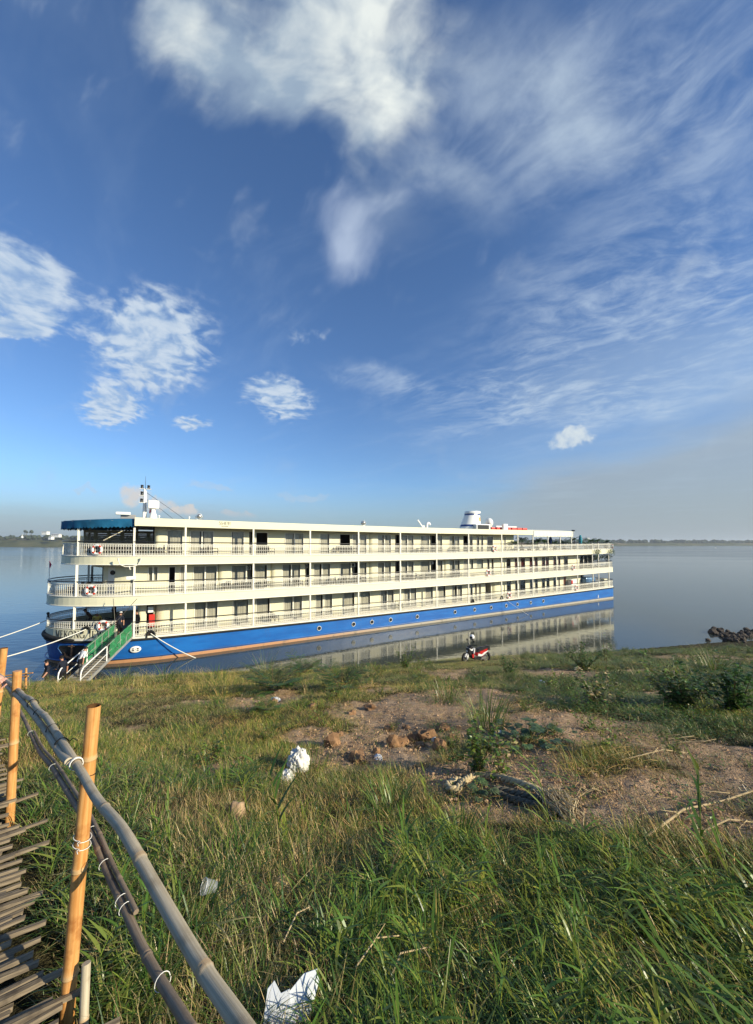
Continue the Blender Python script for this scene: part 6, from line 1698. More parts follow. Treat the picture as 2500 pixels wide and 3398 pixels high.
# ================================================================== THE SCOOTER
def scooter():
    a, b = gp(1534, 2199), gp(1613, 2193); c = (a + b) / 2
    d = Vector((a.x - b.x, a.y - b.y, 0)).normalized(); rz = atan2(d.y, d.x)
    k = .0969 * c.y / F                                                # metres per unit of the profile drawings below
    e = empty('scooter', (b.x, b.y, b.z + .01), rz); e.rotation_euler = (R(3), -atan2(a.z - b.z, hypot(a.x - b.x, a.y - b.y)), rz)
    tag(e, 'red and white motor scooter with black seat parked at the edge of the bank', 'scooter')
    M_W, M_R, M_K = mat('scooter_white', (.75, .74, .72), .25, .5, coat=.4), mat('scooter_red', (.50, .022, .020), .25, .5, coat=.5), mat('scooter_black', (.014, .014, .015), .4, .4)
    M_T, M_E = mat('tyre_rubber', (.018, .017, .016), .85, .2), mat('engine_metal', (.20, .19, .18), .45, .5, metal=.6)
    def Q(x, y): return ((1190 - x) * k, (1165 + (1190 - x) * .081 - y) * k)
    def prof(name, pts, hw, m, y0=0.0, taper=.82, both=None):
        P_ = [Q(*p) for p in pts]; n = len(P_); cx, cz = sum(p[0] for p in P_) / n, sum(p[1] for p in P_) / n
        for s in ((1, -1) if both else (1,)):
            mb = MB(); vs = []
            for (yy, f) in ((-hw, taper), (-hw * .6, 1), (hw * .6, 1), (hw, taper)): vs += [(cx + (p[0] - cx) * f, s * y0 + yy, cz + (p[1] - cz) * f) for p in P_]
            mb.add(vs, [tuple(range(n)), tuple(range(4 * n - 1, 3 * n - 1, -1))] + [(j * n + (i + 1) % n, j * n + i, (j + 1) * n + i, (j + 1) * n + (i + 1) % n) for j in range(3) for i in range(n)])
            bm = bmesh.new(); o = mb.build(name, m, e); bm.from_mesh(o.data); bmesh.ops.recalc_face_normals(bm, faces=bm.faces); bm.to_mesh(o.data); bm.free()
    def wheel(x, y, r, turn):
        cx, cz = Q(x, y); t = MB(); t.tube([(r * cos(tau * i / 24), 0, r * sin(tau * i / 24)) for i in range(24)], .052, 8, closed=True)
        w = empty('wheel', (cx, 0, cz), turn, e); t.build('tyre', M_T, w)
        q = MB(); q.lathe([(.04, -.06), (.05, -.02), (.05, .02), (.04, .06)], 10, axis='y'); q.tube([(r * .80 * cos(tau * i / 20), 0, r * .80 * sin(tau * i / 20)) for i in range(20)], .018, 5, closed=True)
        for i in range(5): an = tau * i / 5; q.bar((.04 * cos(an), 0, .04 * sin(an)), (r * .8 * cos(an), 0, r * .8 * sin(an)), .03, .02)
        q.build('rim', M_E, w)
    wheel(1190, 1030, .225, 0.0); wheel(352, 1098, .225, R(24))
    prof('front_mudguard', [(305, 1050), (340, 975), (400, 930), (470, 950), (485, 1020), (440, 1140), (415, 1150), (425, 1060), (350, 1070)], .075, M_W)
    prof('front_cowl', [(430, 890), (430, 780), (500, 700), (560, 670), (650, 720), (650, 760), (600, 900), (545, 1000), (600, 1090), (555, 1080), (470, 960)], .13, M_K)
    prof('cowl_panel', [(445, 745), (530, 790), (650, 740), (655, 770), (590, 850), (520, 845), (450, 770)], .16, M_W)
    prof('leg_shield', [(640, 735), (675, 740), (655, 880), (630, 930), (600, 910)], .20, M_W)
    prof('lower_shield', [(555, 965), (625, 915), (655, 1010), (615, 1090), (575, 1070)], .17, M_R)
    prof('footboard', [(600, 1060), (960, 1045), (945, 1100), (620, 1112)], .19, M_K)
    prof('seat', [(755, 890), (830, 765), (1000, 705), (1150, 690), (1245, 660), (1250, 725), (1100, 775), (930, 835), (835, 915)], .13, M_K, taper=.88)
    prof('underseat_body', [(760, 890), (840, 900), (1080, 770), (1240, 740), (1200, 850), (1010, 1030), (800, 1020), (755, 1000)], .125, M_R)
    prof('side_panel', [(800, 1003), (828, 920), (960, 945), (1060, 870), (1215, 808), (1225, 822), (1000, 985), (930, 1010)], .008, M_W, .135, .98, True)
    prof('side_flash', [(880, 850), (1045, 808), (945, 922), (880, 905)], .008, M_R, .135, .98, True)
    prof('tail', [(1205, 690), (1295, 680), (1335, 770), (1310, 800), (1240, 800)], .11, M_K)
    prof('grab_rail', [(1200, 665), (1290, 650), (1300, 690), (1280, 680), (1215, 690)], .14, M_K)
    prof('engine', [(850, 1060), (1000, 1035), (1160, 985), (1200, 1040), (1180, 1100), (900, 1140)], .09, M_E)
    prof('rear_mudguard', [(1230, 860), (1290, 880), (1330, 1010), (1310, 1040), (1270, 950), (1215, 920)], .06, M_K)
    m = MB(); m.tube([(*[Q(940, 1110)[0], -.12], Q(940, 1110)[1]), (Q(1080, 1085)[0], -.16, Q(1080, 1085)[1]), (Q(1280, 1010)[0], -.17, Q(1280, 1010)[1])], [.025, .055, .05], 10); m.build('exhaust', M_E, e)
    m = MB(); x, z = Q(352, 1098); x2, z2 = Q(520, 760)
    for s in (-1, 1): m.tube([(x, s * .075, z), (x2, s * .06, z2)], .022, 8)
    m.build('fork', M_E, e)
    m = MB(); x, z = Q(570, 650); m.tube([(x - .10, -.34, z + .02), (x, -.14, z - .01), (x + .03, 0, z - .05), (x, .14, z - .01), (x - .10, .34, z + .02)], .016, 8); hb = m.build('handlebar', M_K, e)
    for s in (-1, 1): g = MB(); g.tube([(x - .06, s * .24, z + .012), (x - .11, s * .37, z + .022)], .022, 8); g.build('grip', M_K, hb)
    for s in (-1, 1):
        m = MB(); m.tube([(x - .02, s * .2, z), (x + .0, s * .30, z + .16)], .008, 5); m.lathe([(.001, -.012), (.055, -.012), (.06, .01), (.001, .02)], 12, axis='x', c=(x, s * .30, z + .2)); m.build('mirror', M_K, e)
    m = MB(); x3, z3 = Q(450, 870); m.ball((x3 + .0, 0, z3), (.05, .10, .05), 10); m.build('headlight', M_GLASS if False else M_W, e)
    m = MB(); x4, z4 = Q(1320, 740); m.cbox((x4, 0, z4), (.03, .12, .06)); m.build('tail_light', M_R, e)
    m = MB(); m.bar((.55, -.10, .22), (.50, -.26, -.01), .02); m.build('side_stand', M_E, e)
    # the helmet sits on the near mirror stem, visor raised
    x, z = Q(535, 370); Mx = Matrix.Translation(e.location) @ e.rotation_euler.to_matrix().to_4x4(); hl = Mx @ Vector((x, .22, z))
    h = empty('helmet', hl, rz); tag(h, 'white open-face helmet perched on the scooter mirror', 'helmet')
    s = MB(); s.lathe([(.001, .125), (.06, .11), (.105, .06), (.125, 0), (.12, -.07), (.10, -.10)], 18); s.build('shell', M_W, h)
    s = MB(); s.lathe([(.122, -.07), (.135, -.085), (.105, -.12), (.09, -.10)], 18); s.build('rim', M_K, h)
    s = MB(); s.lathe([(.130, .035), (.134, -.01), (.128, -.05)], 12, a0=R(-60), a1=R(60)); s.build('visor', M_K, h)
    p = MB(); p.tube([(0, 0, -.1), (0, .0, -.42)], .010, 5); p.build('strap', M_K, h)
scooter()
# ================================================================== GRASS AND PLANTS
def leaf_mat(name, trans=.30, rough=.40):
    m = bpy.data.materials.new(name); m.use_nodes = True; T = NT(m.node_tree); T.n.clear(); o = T.new('ShaderNodeOutputMaterial')
    c = T.attr('col').outputs['Color']; t = T.attr('tint', 'INSTANCER').outputs['Fac']
    c = T.mix(T.lin(t, 0, 1), c, T.mix(1.0, c, (1.55, 1.30, .85), 'MULTIPLY'))
    b = T.new('ShaderNodeBsdfPrincipled'); b.inputs['Roughness'].default_value = rough; b.inputs['Specular IOR Level'].default_value = .5; T.put(b.inputs['Base Color'], c)
    tr = T.new('ShaderNodeBsdfTranslucent'); T.put(tr.inputs[0], c); mx_ = T.new('ShaderNodeMixShader'); mx_.inputs[0].default_value = trans
    T.l.new(b.outputs[0], mx_.inputs[1]); T.l.new(tr.outputs[0], mx_.inputs[2]); T.l.new(mx_.outputs[0], o.inputs[0]); return m
M_LEAF = leaf_mat('plant_leaf')
PAL = dict(green=(.085, .165, .026), lime=(.190, .250, .045), deep=(.040, .095, .020), straw=(.50, .39, .19), brown=(.17, .11, .055), olive=(.125, .140, .036))
class Leafs:
    def __init__(s): s.v = []; s.f = []; s.c = []
    def blade(s, base, az, length, lean, curl, width, col, segs=3, tipcol=None):
        x, y, z = base; dx, dy = cos(az), sin(az); px, py = -dy, dx; a = lean; n0 = len(s.v); st = length / segs
        for i in range(segs + 1):
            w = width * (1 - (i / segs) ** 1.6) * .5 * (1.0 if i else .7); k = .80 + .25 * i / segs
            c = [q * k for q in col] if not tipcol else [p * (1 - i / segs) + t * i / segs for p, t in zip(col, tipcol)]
            if i < segs: s.v += [(x - px * w, y - py * w, z), (x + px * w, y + py * w, z)]; s.c += [c, c]
            else: s.v.append((x, y, z)); s.c.append(c)
            x += dx * sin(a) * st; y += dy * sin(a) * st; z += cos(a) * st; a += curl / segs
        for i in range(segs - 1): q = n0 + 2 * i; s.f.append((q, q + 1, q + 3, q + 2))
        q = n0 + 2 * (segs - 1); s.f.append((q, q + 1, q + 2))
    def leaf(s, base, d, up, L, w, col):
        d = Vector(d).normalized(); u = Vector(up); sd = d.cross(u)
        sd = sd.normalized() if sd.length > 1e-3 else Vector((1, 0, 0)); nrm = sd.cross(d); b = Vector(base); n0 = len(s.v)
        s.v += [b[:], (b + d * L * .42 + sd * w * .5 + nrm * w * .10)[:], (b + d * L - nrm * L * .12)[:], (b + d * L * .42 - sd * w * .5 + nrm * w * .10)[:], (b + d * L * .5)[:]]
        s.c += [col] * 5; s.f += [(n0, n0 + 1, n0 + 4), (n0 + 1, n0 + 2, n0 + 4), (n0 + 2, n0 + 3, n0 + 4), (n0 + 3, n0, n0 + 4)]
    def stem(s, pts, r, col, n=4):
        m = MB(); m.tube(pts, r, n, cap=False); n0 = len(s.v); s.v += m.v; s.c += [col] * len(m.v); s.f += [tuple(i + n0 for i in f) for f in m.f]
    def mesh(s, name):
        me = bpy.data.meshes.new(name); me.from_pydata([tuple(v) for v in s.v], [], s.f); me.materials.append(M_LEAF)
        a = me.attributes.new('col', 'FLOAT_COLOR', 'POINT'); a.data.foreach_set('color', np.array([(*c, 1) for c in s.c], 'f').ravel()); return me
def jit(c, rr, k=.25): f = 1 + rr.uniform(-k, k); return [q * f * (1 + rr.uniform(-.08, .08)) for q in c]
def tuft(seed, n, rad, h, w, mix, lean=(.1, .7), curl=(.2, 1.1), segs=3):
    rr = random.Random(seed); L = Leafs(); ks = list(mix); wt = list(mix.values())
    for _ in range(n):
        a, r = rr.random() * tau, rad * sqrt(rr.random()); k = rr.choices(ks, wt)[0]; c = jit(PAL[k], rr)
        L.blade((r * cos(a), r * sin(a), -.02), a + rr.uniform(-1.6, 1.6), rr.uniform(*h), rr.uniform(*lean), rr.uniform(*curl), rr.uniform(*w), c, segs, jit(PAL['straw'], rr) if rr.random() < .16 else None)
    return L.mesh('grass_tuft')
def reed(seed, h=.5, leaves=8, L_=.26, w=.016, lean=.15, col='green'):
    rr = random.Random(seed); L = Leafs(); az = rr.random() * tau; pts = []; 
    for i in range(7): q = i / 6; pts.append((cos(az) * h * q * sin(lean) * (1 + q), sin(az) * h * q * sin(lean) * (1 + q), h * q * cos(lean)))
    L.stem(pts, [.0045 * (1 - .6 * i / 6) for i in range(7)], jit(PAL['lime'], rr))
    for i in range(leaves):
        q = .18 + .8 * i / leaves; k = int(q * 6); p = Vector(pts[k]).lerp(Vector(pts[min(6, k + 1)]), q * 6 - k)
        L.blade(p, az + (i % 2) * pi + rr.uniform(-.5, .5), L_ * rr.uniform(.7, 1.2) * (1.1 - .35 * q), rr.uniform(.45, .9), rr.uniform(.4, 1.4), w * rr.uniform(.8, 1.2), jit(PAL[col if rr.random() < .8 else 'lime'], rr), 5)
    return L.mesh('reed')
def straw(seed, n=16, rad=.22):
    rr = random.Random(seed); L = Leafs()
    for _ in range(n):
        a = rr.random() * tau; r = rad * sqrt(rr.random()); l = rr.uniform(.05, .20); b = Vector((r * cos(a), r * sin(a), .012 + rr.random() * .03)); an = rr.random() * tau
        e = b + Vector((cos(an) * l, sin(an) * l, rr.uniform(-.01, .05))); L.stem([b, b.lerp(e, .5) + Vector((0, 0, .012)), e], rr.uniform(.0010, .0022), jit(PAL['straw' if rr.random() < .6 else 'brown'], rr), 3)
    return L.mesh('straw')
def cover(seed, n=46, rad=.22, s=(.02, .045)):
    rr = random.Random(seed); L = Leafs()
    for _ in range(n):
        a = rr.random() * tau; r = rad * sqrt(rr.random()); z = rr.uniform(.01, .09)
        L.leaf((r * cos(a), r * sin(a), z), (rr.gauss(0, 1), rr.gauss(0, 1), rr.uniform(-.1, .5)), (rr.gauss(0, .4), rr.gauss(0, .4), 1), rr.uniform(*s), rr.uniform(*s) * .7, jit(PAL[rr.choice(('green', 'olive', 'deep'))], rr))
    return L.mesh('ground_leaves')
def clump(seed, n, h, w=.012, rad=.16, mix=None, droop=(.6, 1.7)):
    rr = random.Random(seed); L = Leafs(); mix = mix or dict(green=4, lime=3, deep=2, straw=1); ks, wt = list(mix), list(mix.values())
    for _ in range(n):
        a = rr.random() * tau; r = rad * sqrt(rr.random())
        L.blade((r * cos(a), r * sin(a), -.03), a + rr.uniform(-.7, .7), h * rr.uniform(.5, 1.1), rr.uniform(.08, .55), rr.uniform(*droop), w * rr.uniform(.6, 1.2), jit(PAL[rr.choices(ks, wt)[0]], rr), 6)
    return L
def feathery(seed, n=12, h=.7):
    rr = random.Random(seed); L = Leafs()
    for i in range(n):
        az = tau * i / n + rr.uniform(-.4, .4); l = h * rr.uniform(.7, 1.2); ln = rr.uniform(.25, 1.0); pts = []
        for k in range(7): q = k / 6; pts.append(Vector((cos(az) * l * q * sin(ln + .5 * q), sin(az) * l * q * sin(ln + .5 * q), l * q * cos(ln + .3 * q))))
        L.stem(pts, .006, jit(PAL['brown'], rr))
        for k in range(2, 7):
            for s in (-1, 1):
                fr = pts[k]; fd_ = (pts[k] - pts[k - 1]).normalized(); sd = fd_.cross(Vector((0, 0, 1))).normalized() * s; dr = (sd * .9 + fd_ * .5 + Vector((0, 0, .1))).normalized(); fl = .32 * rr.uniform(.7, 1.2)
                c = jit(PAL[rr.choice(('green', 'olive', 'deep'))], rr)
                for m in range(8):
                    b = fr + dr * fl * (m + 1) / 8 - Vector((0, 0, .02 * (m / 8) ** 2))
                    for s2 in (-1, 1): L.leaf(b, dr.cross(Vector((0, 0, 1))) * s2 + dr * .35, (0, 0, 1), .085 * (1 - .4 * abs(m / 8 - .4)), .034, c)
    return L
def weedy(seed, n=7, h=.55, leaf=(.035, .07), dens=34, cols=('green', 'olive', 'lime'), spread=.35):
    rr = random.Random(seed); L = Leafs()
    for i in range(n):
        az = rr.random() * tau; l = h * rr.uniform(.6, 1.15); b = Vector((rr.gauss(0, .05), rr.gauss(0, .05), -.02)); e = b + Vector((cos(az) * l * spread * rr.random(), sin(az) * l * spread * rr.random(), l)); mid = b.lerp(e, .5) + Vector((rr.gauss(0, .02), rr.gauss(0, .02), 0))
        L.stem([b, mid, e], [.005, .004, .0015], jit(PAL['brown'], rr, .4))
        for k in range(int(dens)):
            q = rr.uniform(.12, 1); p = b.lerp(mid, q * 2) if q < .5 else mid.lerp(e, q * 2 - 1)
            L.leaf(p + Vector((rr.gauss(0, .02), rr.gauss(0, .02), 0)), (rr.gauss(0, 1), rr.gauss(0, 1), rr.uniform(-.3, .6)), (rr.gauss(0, .4), rr.gauss(0, .4), 1), rr.uniform(*leaf) * (1.15 - .5 * q), rr.uniform(*leaf) * .42, jit(PAL[rr.choice(cols)], rr))
    return L
T_ = [tuft(1, 46, .15, (.06, .17), (.003, .0055), dict(green=4, olive=3, straw=2, lime=1)),               # 0 short turf
      tuft(2, 44, .15, (.05, .15), (.003, .005), dict(olive=3, straw=4, brown=2, green=2)),                # 1 dry turf
      tuft(3, 40, .14, (.08, .20), (.003, .006), dict(lime=4, green=3, straw=1)),                          # 2 yellow turf
      tuft(4, 24, .13, (.20, .44), (.007, .014), dict(green=5, deep=3, lime=2), (.1, .6), (.4, 1.5), 5),   # 3 lush
      tuft(5, 20, .12, (.25, .54), (.007, .015), dict(green=4, lime=3, deep=2, straw=1), (.1, .5), (.5, 1.7), 5),  # 4 lush, taller
      reed(6), reed(7, .62, 9, .28, .018, .22), reed(8, .42, 7, .22, .015, .1, 'lime'),                     # 5 6 7 reeds
      straw(9), straw(10, 22, .3), cover(11), cover(12, 36, .25, (.03, .06)),                              # 8 9 straw, 10 11 ground leaves
      tuft(13, 16, .10, (.45, .85), (.004, .007), dict(lime=4, straw=3, green=2), (.05, .4), (.3, 1.0), 5), # 12 tall wisps
      tuft(14, 30, .16, (.10, .26), (.002, .004), dict(straw=5, olive=3, brown=2), (.2, .9), (.2, 1.0)),    # 13 dry bents
      weedy(15, 9, .42, (.05, .09), 26, ('green', 'olive', 'deep'), 1.0).mesh('weed'), weedy(16, 8, .5, (.06, .10), 20, ('green', 'lime', 'olive'), 1.1).mesh('weed'), feathery(17, 9, .5).mesh('weed')]    # 14 15 16 small weeds
def scatter_grass():
    col = bpy.data.collections.new('grass_tufts')
    for i, me in enumerate(T_): o = bpy.data.objects.new('tuft_%02d' % i, me); col.objects.link(o)
    g_ = np.random.default_rng(5); N = 72000
    r = np.geomspace(.28, 34, 4000); rho = 330 * (2 / np.maximum(r, 2)) ** .88
    cdf = np.cumsum(rho * r * np.gradient(r)); cdf /= cdf[-1]
    R_ = np.interp(g_.random(N), cdf, r); A = g_.uniform(-1.08, 1.08, N)
    nb = 2600; R_ = np.concatenate([R_, np.sqrt(g_.uniform(.1, 196, nb))]); A = np.concatenate([A, g_.uniform(1.08, tau - 1.08, nb)])
    x, y = R_ * np.sin(A), R_ * np.cos(A); z = ground_np(x, y); B = bare_np(x, y)
    dd = (x - WORG[0]) * WDIR[0] + (y - WORG[1]) * WDIR[1]; pp = (x - WORG[0]) * WDIR[1] - (y - WORG[1]) * WDIR[0]
    u = CU + F * x / np.maximum(y, .25); v = 1803 + F * (8 - z) / np.maximum(y, .25); q = g_.random(len(x)); n1 = fbm(x * .9, y * .9, 3, 71); n2 = fbm(x * 2.3 + 5, y * 2.3, 2, 73)
    pitch_ = np.where(y < .3, 9999, v)
    keep = (z > .03) & ~((pp < .05) & (pp > -1.95) & (dd > -3) & (dd < 13.5)) & (R_ > .45)
    keep &= q < np.clip(1.25 - 1.30 * B, .07, 1)
    near_clear = (np.abs(x) < .35) & (y < .35) & (y > -.4); keep &= ~near_clear
    kind = np.zeros(len(x), int); q2 = g_.random(len(x)); q3 = g_.random(len(x))
    def pick(mask, opts):
        ks, ws = zip(*opts); c = np.cumsum(ws) / sum(ws); kind[mask] = np.array(ks)[np.searchsorted(c, q2[mask] * .9999)]
    allm = np.ones(len(x), bool)
    pick(allm, [(0, 5), (2, 3), (1, 2), (8, .5)])
    lush = (u > 1200 + 260 * n1 + np.clip(2900 - v, -300, 300) * .3) & (v > 2770 + 60 * n2 + np.clip(u - 1900, 0, 900) * .22)
    drym = ~lush & (v > 2620) & (u > 560 + 200 * n1) & (u < 1650)
    midl = ~lush & ~drym & (v < 2560) & (u < 1150)
    left = ~lush & ~drym & ~midl & (u < 900)
    right = (u > 1750) & (v < 2440)
    pick(drym, [(0, 4), (1, 4), (13, 1.6), (2, 1.6), (3, .6), (7, .15)]); pick(drym & (n1 < -.1), [(1, 5), (13, 3), (0, 1.5)])
    pick(midl, [(2, 4.5), (0, 3), (1, 2.2), (3, .4)]); pick(midl & (n1 < -.22), [(1, 4), (13, 2), (0, 1), (2, 1)])
    pick(left, [(0, 4), (3, 1.6), (5, .5), (7, .6), (1, 1.2), (4, .5)])
    pick(right, [(10, 2.6), (2, 3), (0, 2), (3, .6), (1, 1)])
    pick(lush, [(3, 3.4), (4, 3.2), (5, 1.1), (6, 1.0), (7, .8), (0, 1.2), (13, .4)])
    darkgreen = lush & (n2 > .18); pick(darkgreen, [(0, 3), (13, 2), (1, 1), (3, 1)])
    bm_ = (B > .45); pick(bm_, [(1, 3), (8, 2.4), (9, .6), (13, 1.2), (10, .8), (0, .8)])
    edge = (v < 2300) & (u < 1250) & (q3 < .045) & (y > 8); kind[edge] = 12
    kind[(u > 1650) & (v < 2260) & (q3 < .012)] = 12
    wq = g_.random(len(x)); wd = (y > 4.5) & (n2 > -.15) & (wq < np.where(u > 1150, .050, .014)) & ~((u > 1440) & (u < 1720) & (y > 12)); kind[wd] = np.where(g_.random(wd.sum()) < .06, 16, g_.integers(14, 16, wd.sum()))
    # long wisps on the clumps of the left crest
    scl = g_.uniform(.7, 1.3, len(x)) * (1 + .008 * R_) * np.where(B > .35, .75, 1) * np.clip(1 + .5 * n1, .7, 1.4)
    scl = np.where(midl, scl * .95, scl); scl = np.where(lush & (v > 2900), scl * 1.0, scl)
    scl = np.where(kind > 13, scl * np.where(kind == 16, .42, .50) * (.5 + g_.random(len(x))), scl); tall = np.isin(kind, (3, 4, 5, 6, 7)); hz = np.where(tall, .56, .60); hz = np.where(kind == 12, .8, hz); flat_ = np.isin(kind, (8, 9, 10, 11, 14, 15, 16)); hz = np.where(flat_, .9, hz) * np.where(kind > 13, 1, np.clip(1.08 - .035 * R_, .42, 1))
    scl = scl * np.where(tall & (R_ < 4), .72, .95) * np.where(tall & (R_ >= 4), .85, 1)
    scl3 = np.stack([scl, scl, scl * hz * (.8 + .4 * g_.random(len(x)))], 1)
    idx = np.flatnonzero(keep); P = np.stack([x, y, z], 1)[idx]
    me = bpy.data.meshes.new('grass'); me.from_pydata(P.tolist(), [], [])
    tint = np.clip(.35 + .9 * fbm(x * .5 + 3, y * .5, 3, 77) + g_.uniform(-.25, .25, len(x)) + .25 * midl, 0, 1)
    rot = np.stack([g_.normal(0, .10, len(x)), g_.normal(0, .10, len(x)), g_.uniform(0, tau, len(x))], 1)
    for nm, typ, arr, fld in (('scl', 'FLOAT_VECTOR', scl3, 'vector'), ('tint', 'FLOAT', tint, 'value'), ('kind', 'INT', kind, 'value'), ('rot', 'FLOAT_VECTOR', rot, 'vector')):
        a = me.attributes.new(nm, typ, 'POINT'); a.data.foreach_set(fld, np.ascontiguousarray(arr[idx]).astype('i' if typ == 'INT' else 'f').ravel())
    o = link('grass', me); tag(o, kind='stuff')
    ng = bpy.data.node_groups.new('grass_scatter', 'GeometryNodeTree')
    ng.interface.new_socket('Geometry', in_out='INPUT', socket_type='NodeSocketGeometry'); ng.interface.new_socket('Geometry', in_out='OUTPUT', socket_type='NodeSocketGeometry')
    N_ = ng.nodes; gi, go = N_.new('NodeGroupInput'), N_.new('NodeGroupOutput'); ip = N_.new('GeometryNodeInstanceOnPoints'); ci = N_.new('GeometryNodeCollectionInfo')
    ci.inputs['Collection'].default_value = col; ci.inputs['Separate Children'].default_value = True; ci.inputs['Reset Children'].default_value = True
    def na(nm, t): n = N_.new('GeometryNodeInputNamedAttribute'); n.data_type = t; n.inputs['Name'].default_value = nm; return n.outputs['Attribute']
    lk = ng.links.new; lk(gi.outputs[0], ip.inputs['Points']); lk(ci.outputs[0], ip.inputs['Instance']); ip.inputs['Pick Instance'].default_value = True
    lk(na('kind', 'INT'), ip.inputs['Instance Index']); lk(na('scl', 'FLOAT_VECTOR'), ip.inputs['Scale'])
    er = N_.new('FunctionNodeEulerToRotation'); lk(na('rot', 'FLOAT_VECTOR'), er.inputs[0]); lk(er.outputs[0], ip.inputs['Rotation']); lk(ip.outputs[0], go.inputs[0])
    o.modifiers.new('scatter', 'NODES').node_group = ng
    return o
scatter_grass()
def scatter_rubble():
    from mathutils import noise as mn
    col = bpy.data.collections.new('earth_crumbs'); mt = mat('crumbled_earth', (.38, .25, .15), .95, .1, noise=(9, .4)); rr = random.Random(8)
    for k in range(4):
        mb = MB()
        for _ in range(8):
            a = rr.random() * tau; r = .18 * sqrt(rr.random()); s = rr.uniform(.002, .008) * (2.4 if rr.random() < .10 else 1); bm = bmesh.new(); bmesh.ops.create_icosphere(bm, subdivisions=1, radius=s)
            o = Vector((rr.random() * 9, k, 0))
            for v in bm.verts: v.co *= 1 + .6 * mn.noise(v.co / s * 1.4 + o); v.co.z *= .75; v.co += Vector((r * cos(a), r * sin(a), s * .25))
            mb.bm(bm, 0, False)
        o = bpy.data.objects.new('crumbs_%d' % k, mb.mesh('crumbs', mt)); col.objects.link(o)
    g_ = np.random.default_rng(15); n = 22000; r = 2.2 * (26 / 2.2) ** g_.random(n); A = g_.uniform(-.95, .95, n); x, y = r * np.sin(A), r * np.cos(A); z = ground_np(x, y); B = bare_np(x, y)
    k = (B + .35 * fbm(x * 1.7, y * 1.7, 2, 91) > .62) & (z > .05); x, y, z, r = x[k], y[k], z[k], r[k]; m = len(x)
    me = bpy.data.meshes.new('rubble'); me.from_pydata(np.stack([x, y, z], 1).tolist(), [], []); s = g_.uniform(.5, 1.3, m) * (1 + .03 * r)
    rot = np.stack([np.zeros(m), np.zeros(m), g_.uniform(0, tau, m)], 1)
    for nm, typ, arr, fld in (('scl', 'FLOAT_VECTOR', np.stack([s, s, s], 1), 'vector'), ('kind', 'INT', g_.integers(0, 4, m), 'value'), ('rot', 'FLOAT_VECTOR', rot, 'vector')):
        a = me.attributes.new(nm, typ, 'POINT'); a.data.foreach_set(fld, np.ascontiguousarray(arr).astype('i' if typ == 'INT' else 'f').ravel())
    o = link('rubble', me); tag(o, kind='stuff'); ng = bpy.data.node_groups['grass_scatter'].copy(); ng.name = 'rubble_scatter'
    ng.nodes['Collection Info'].inputs['Collection'].default_value = col; o.modifiers.new('scatter', 'NODES').node_group = ng
scatter_rubble()

# ---- plants one can tell apart
def plant_obj(name, L, loc, label, cat='plant', group=None, rz=0, sc=1.0):
    o = link(name, L.mesh(name), None, loc, (0, 0, rz)); o.scale = (sc,) * 3; return tag(o, label, cat, group)
def parts_plant(name, loc, label, rz, pieces, stem):
    e = empty(name, loc, rz); tag(e, label, 'plant'); link('stem', stem.mesh('stem'), e)
    for L in pieces: link('leaf', L.mesh('leaf'), e)
    return e
def broad(seed, n=46, rad=.55, s=(.08, .15)):
    rr = random.Random(seed); S = Leafs(); out = []
    for _ in range(n):
        a = rr.random() * tau; r = rad * rr.random() ** .6; z = rr.uniform(.05, .24) * (1.1 - r / rad * .6); c = jit((.10, .155, .062), rr); L = Leafs()
        b = Vector((r * cos(a), r * sin(a) * .7, z)); d = Vector((cos(a) + rr.gauss(0, .6), sin(a) + rr.gauss(0, .6), rr.uniform(-.3, .3))).normalized(); S_ = rr.uniform(*s)
        S.stem([Vector((b.x * .3, b.y * .3, -.02)), b], .004, jit(PAL['olive'], rr), 3)
        for an in (-1.0, -.45, 0, .45, 1.0): dd_ = Matrix.Rotation(an, 3, 'Z') @ d; L.leaf(b, dd_, (0, 0, 1), S_ * (1 - .25 * abs(an)), S_ * .5, c)
        out.append(L)
    return out, S
def reed_parts(seed, h, leaves, L_, w, lean, col):
    rr = random.Random(seed); S = Leafs(); az = rr.random() * tau; out = []; pts = [(cos(az) * h * (i / 6) * sin(lean) * (1 + i / 6), sin(az) * h * (i / 6) * sin(lean) * (1 + i / 6), h * (i / 6) * cos(lean)) for i in range(7)]
    S.stem(pts, [.0045 * (1 - .6 * i / 6) for i in range(7)], jit(PAL['lime'], rr), 6)
    for i in range(leaves):
        q = .18 + .8 * i / leaves; k = int(q * 6); p = Vector(pts[k]).lerp(Vector(pts[min(6, k + 1)]), q * 6 - k); L = Leafs()
        L.blade(p, az + (i % 2) * pi + rr.uniform(-.5, .5), L_ * rr.uniform(.7, 1.2) * (1.1 - .35 * q), rr.uniform(.45, .9), rr.uniform(.4, 1.4), w * rr.uniform(.8, 1.2), jit(PAL[col if rr.random() < .8 else 'lime'], rr), 6); out.append(L)
    return out, S
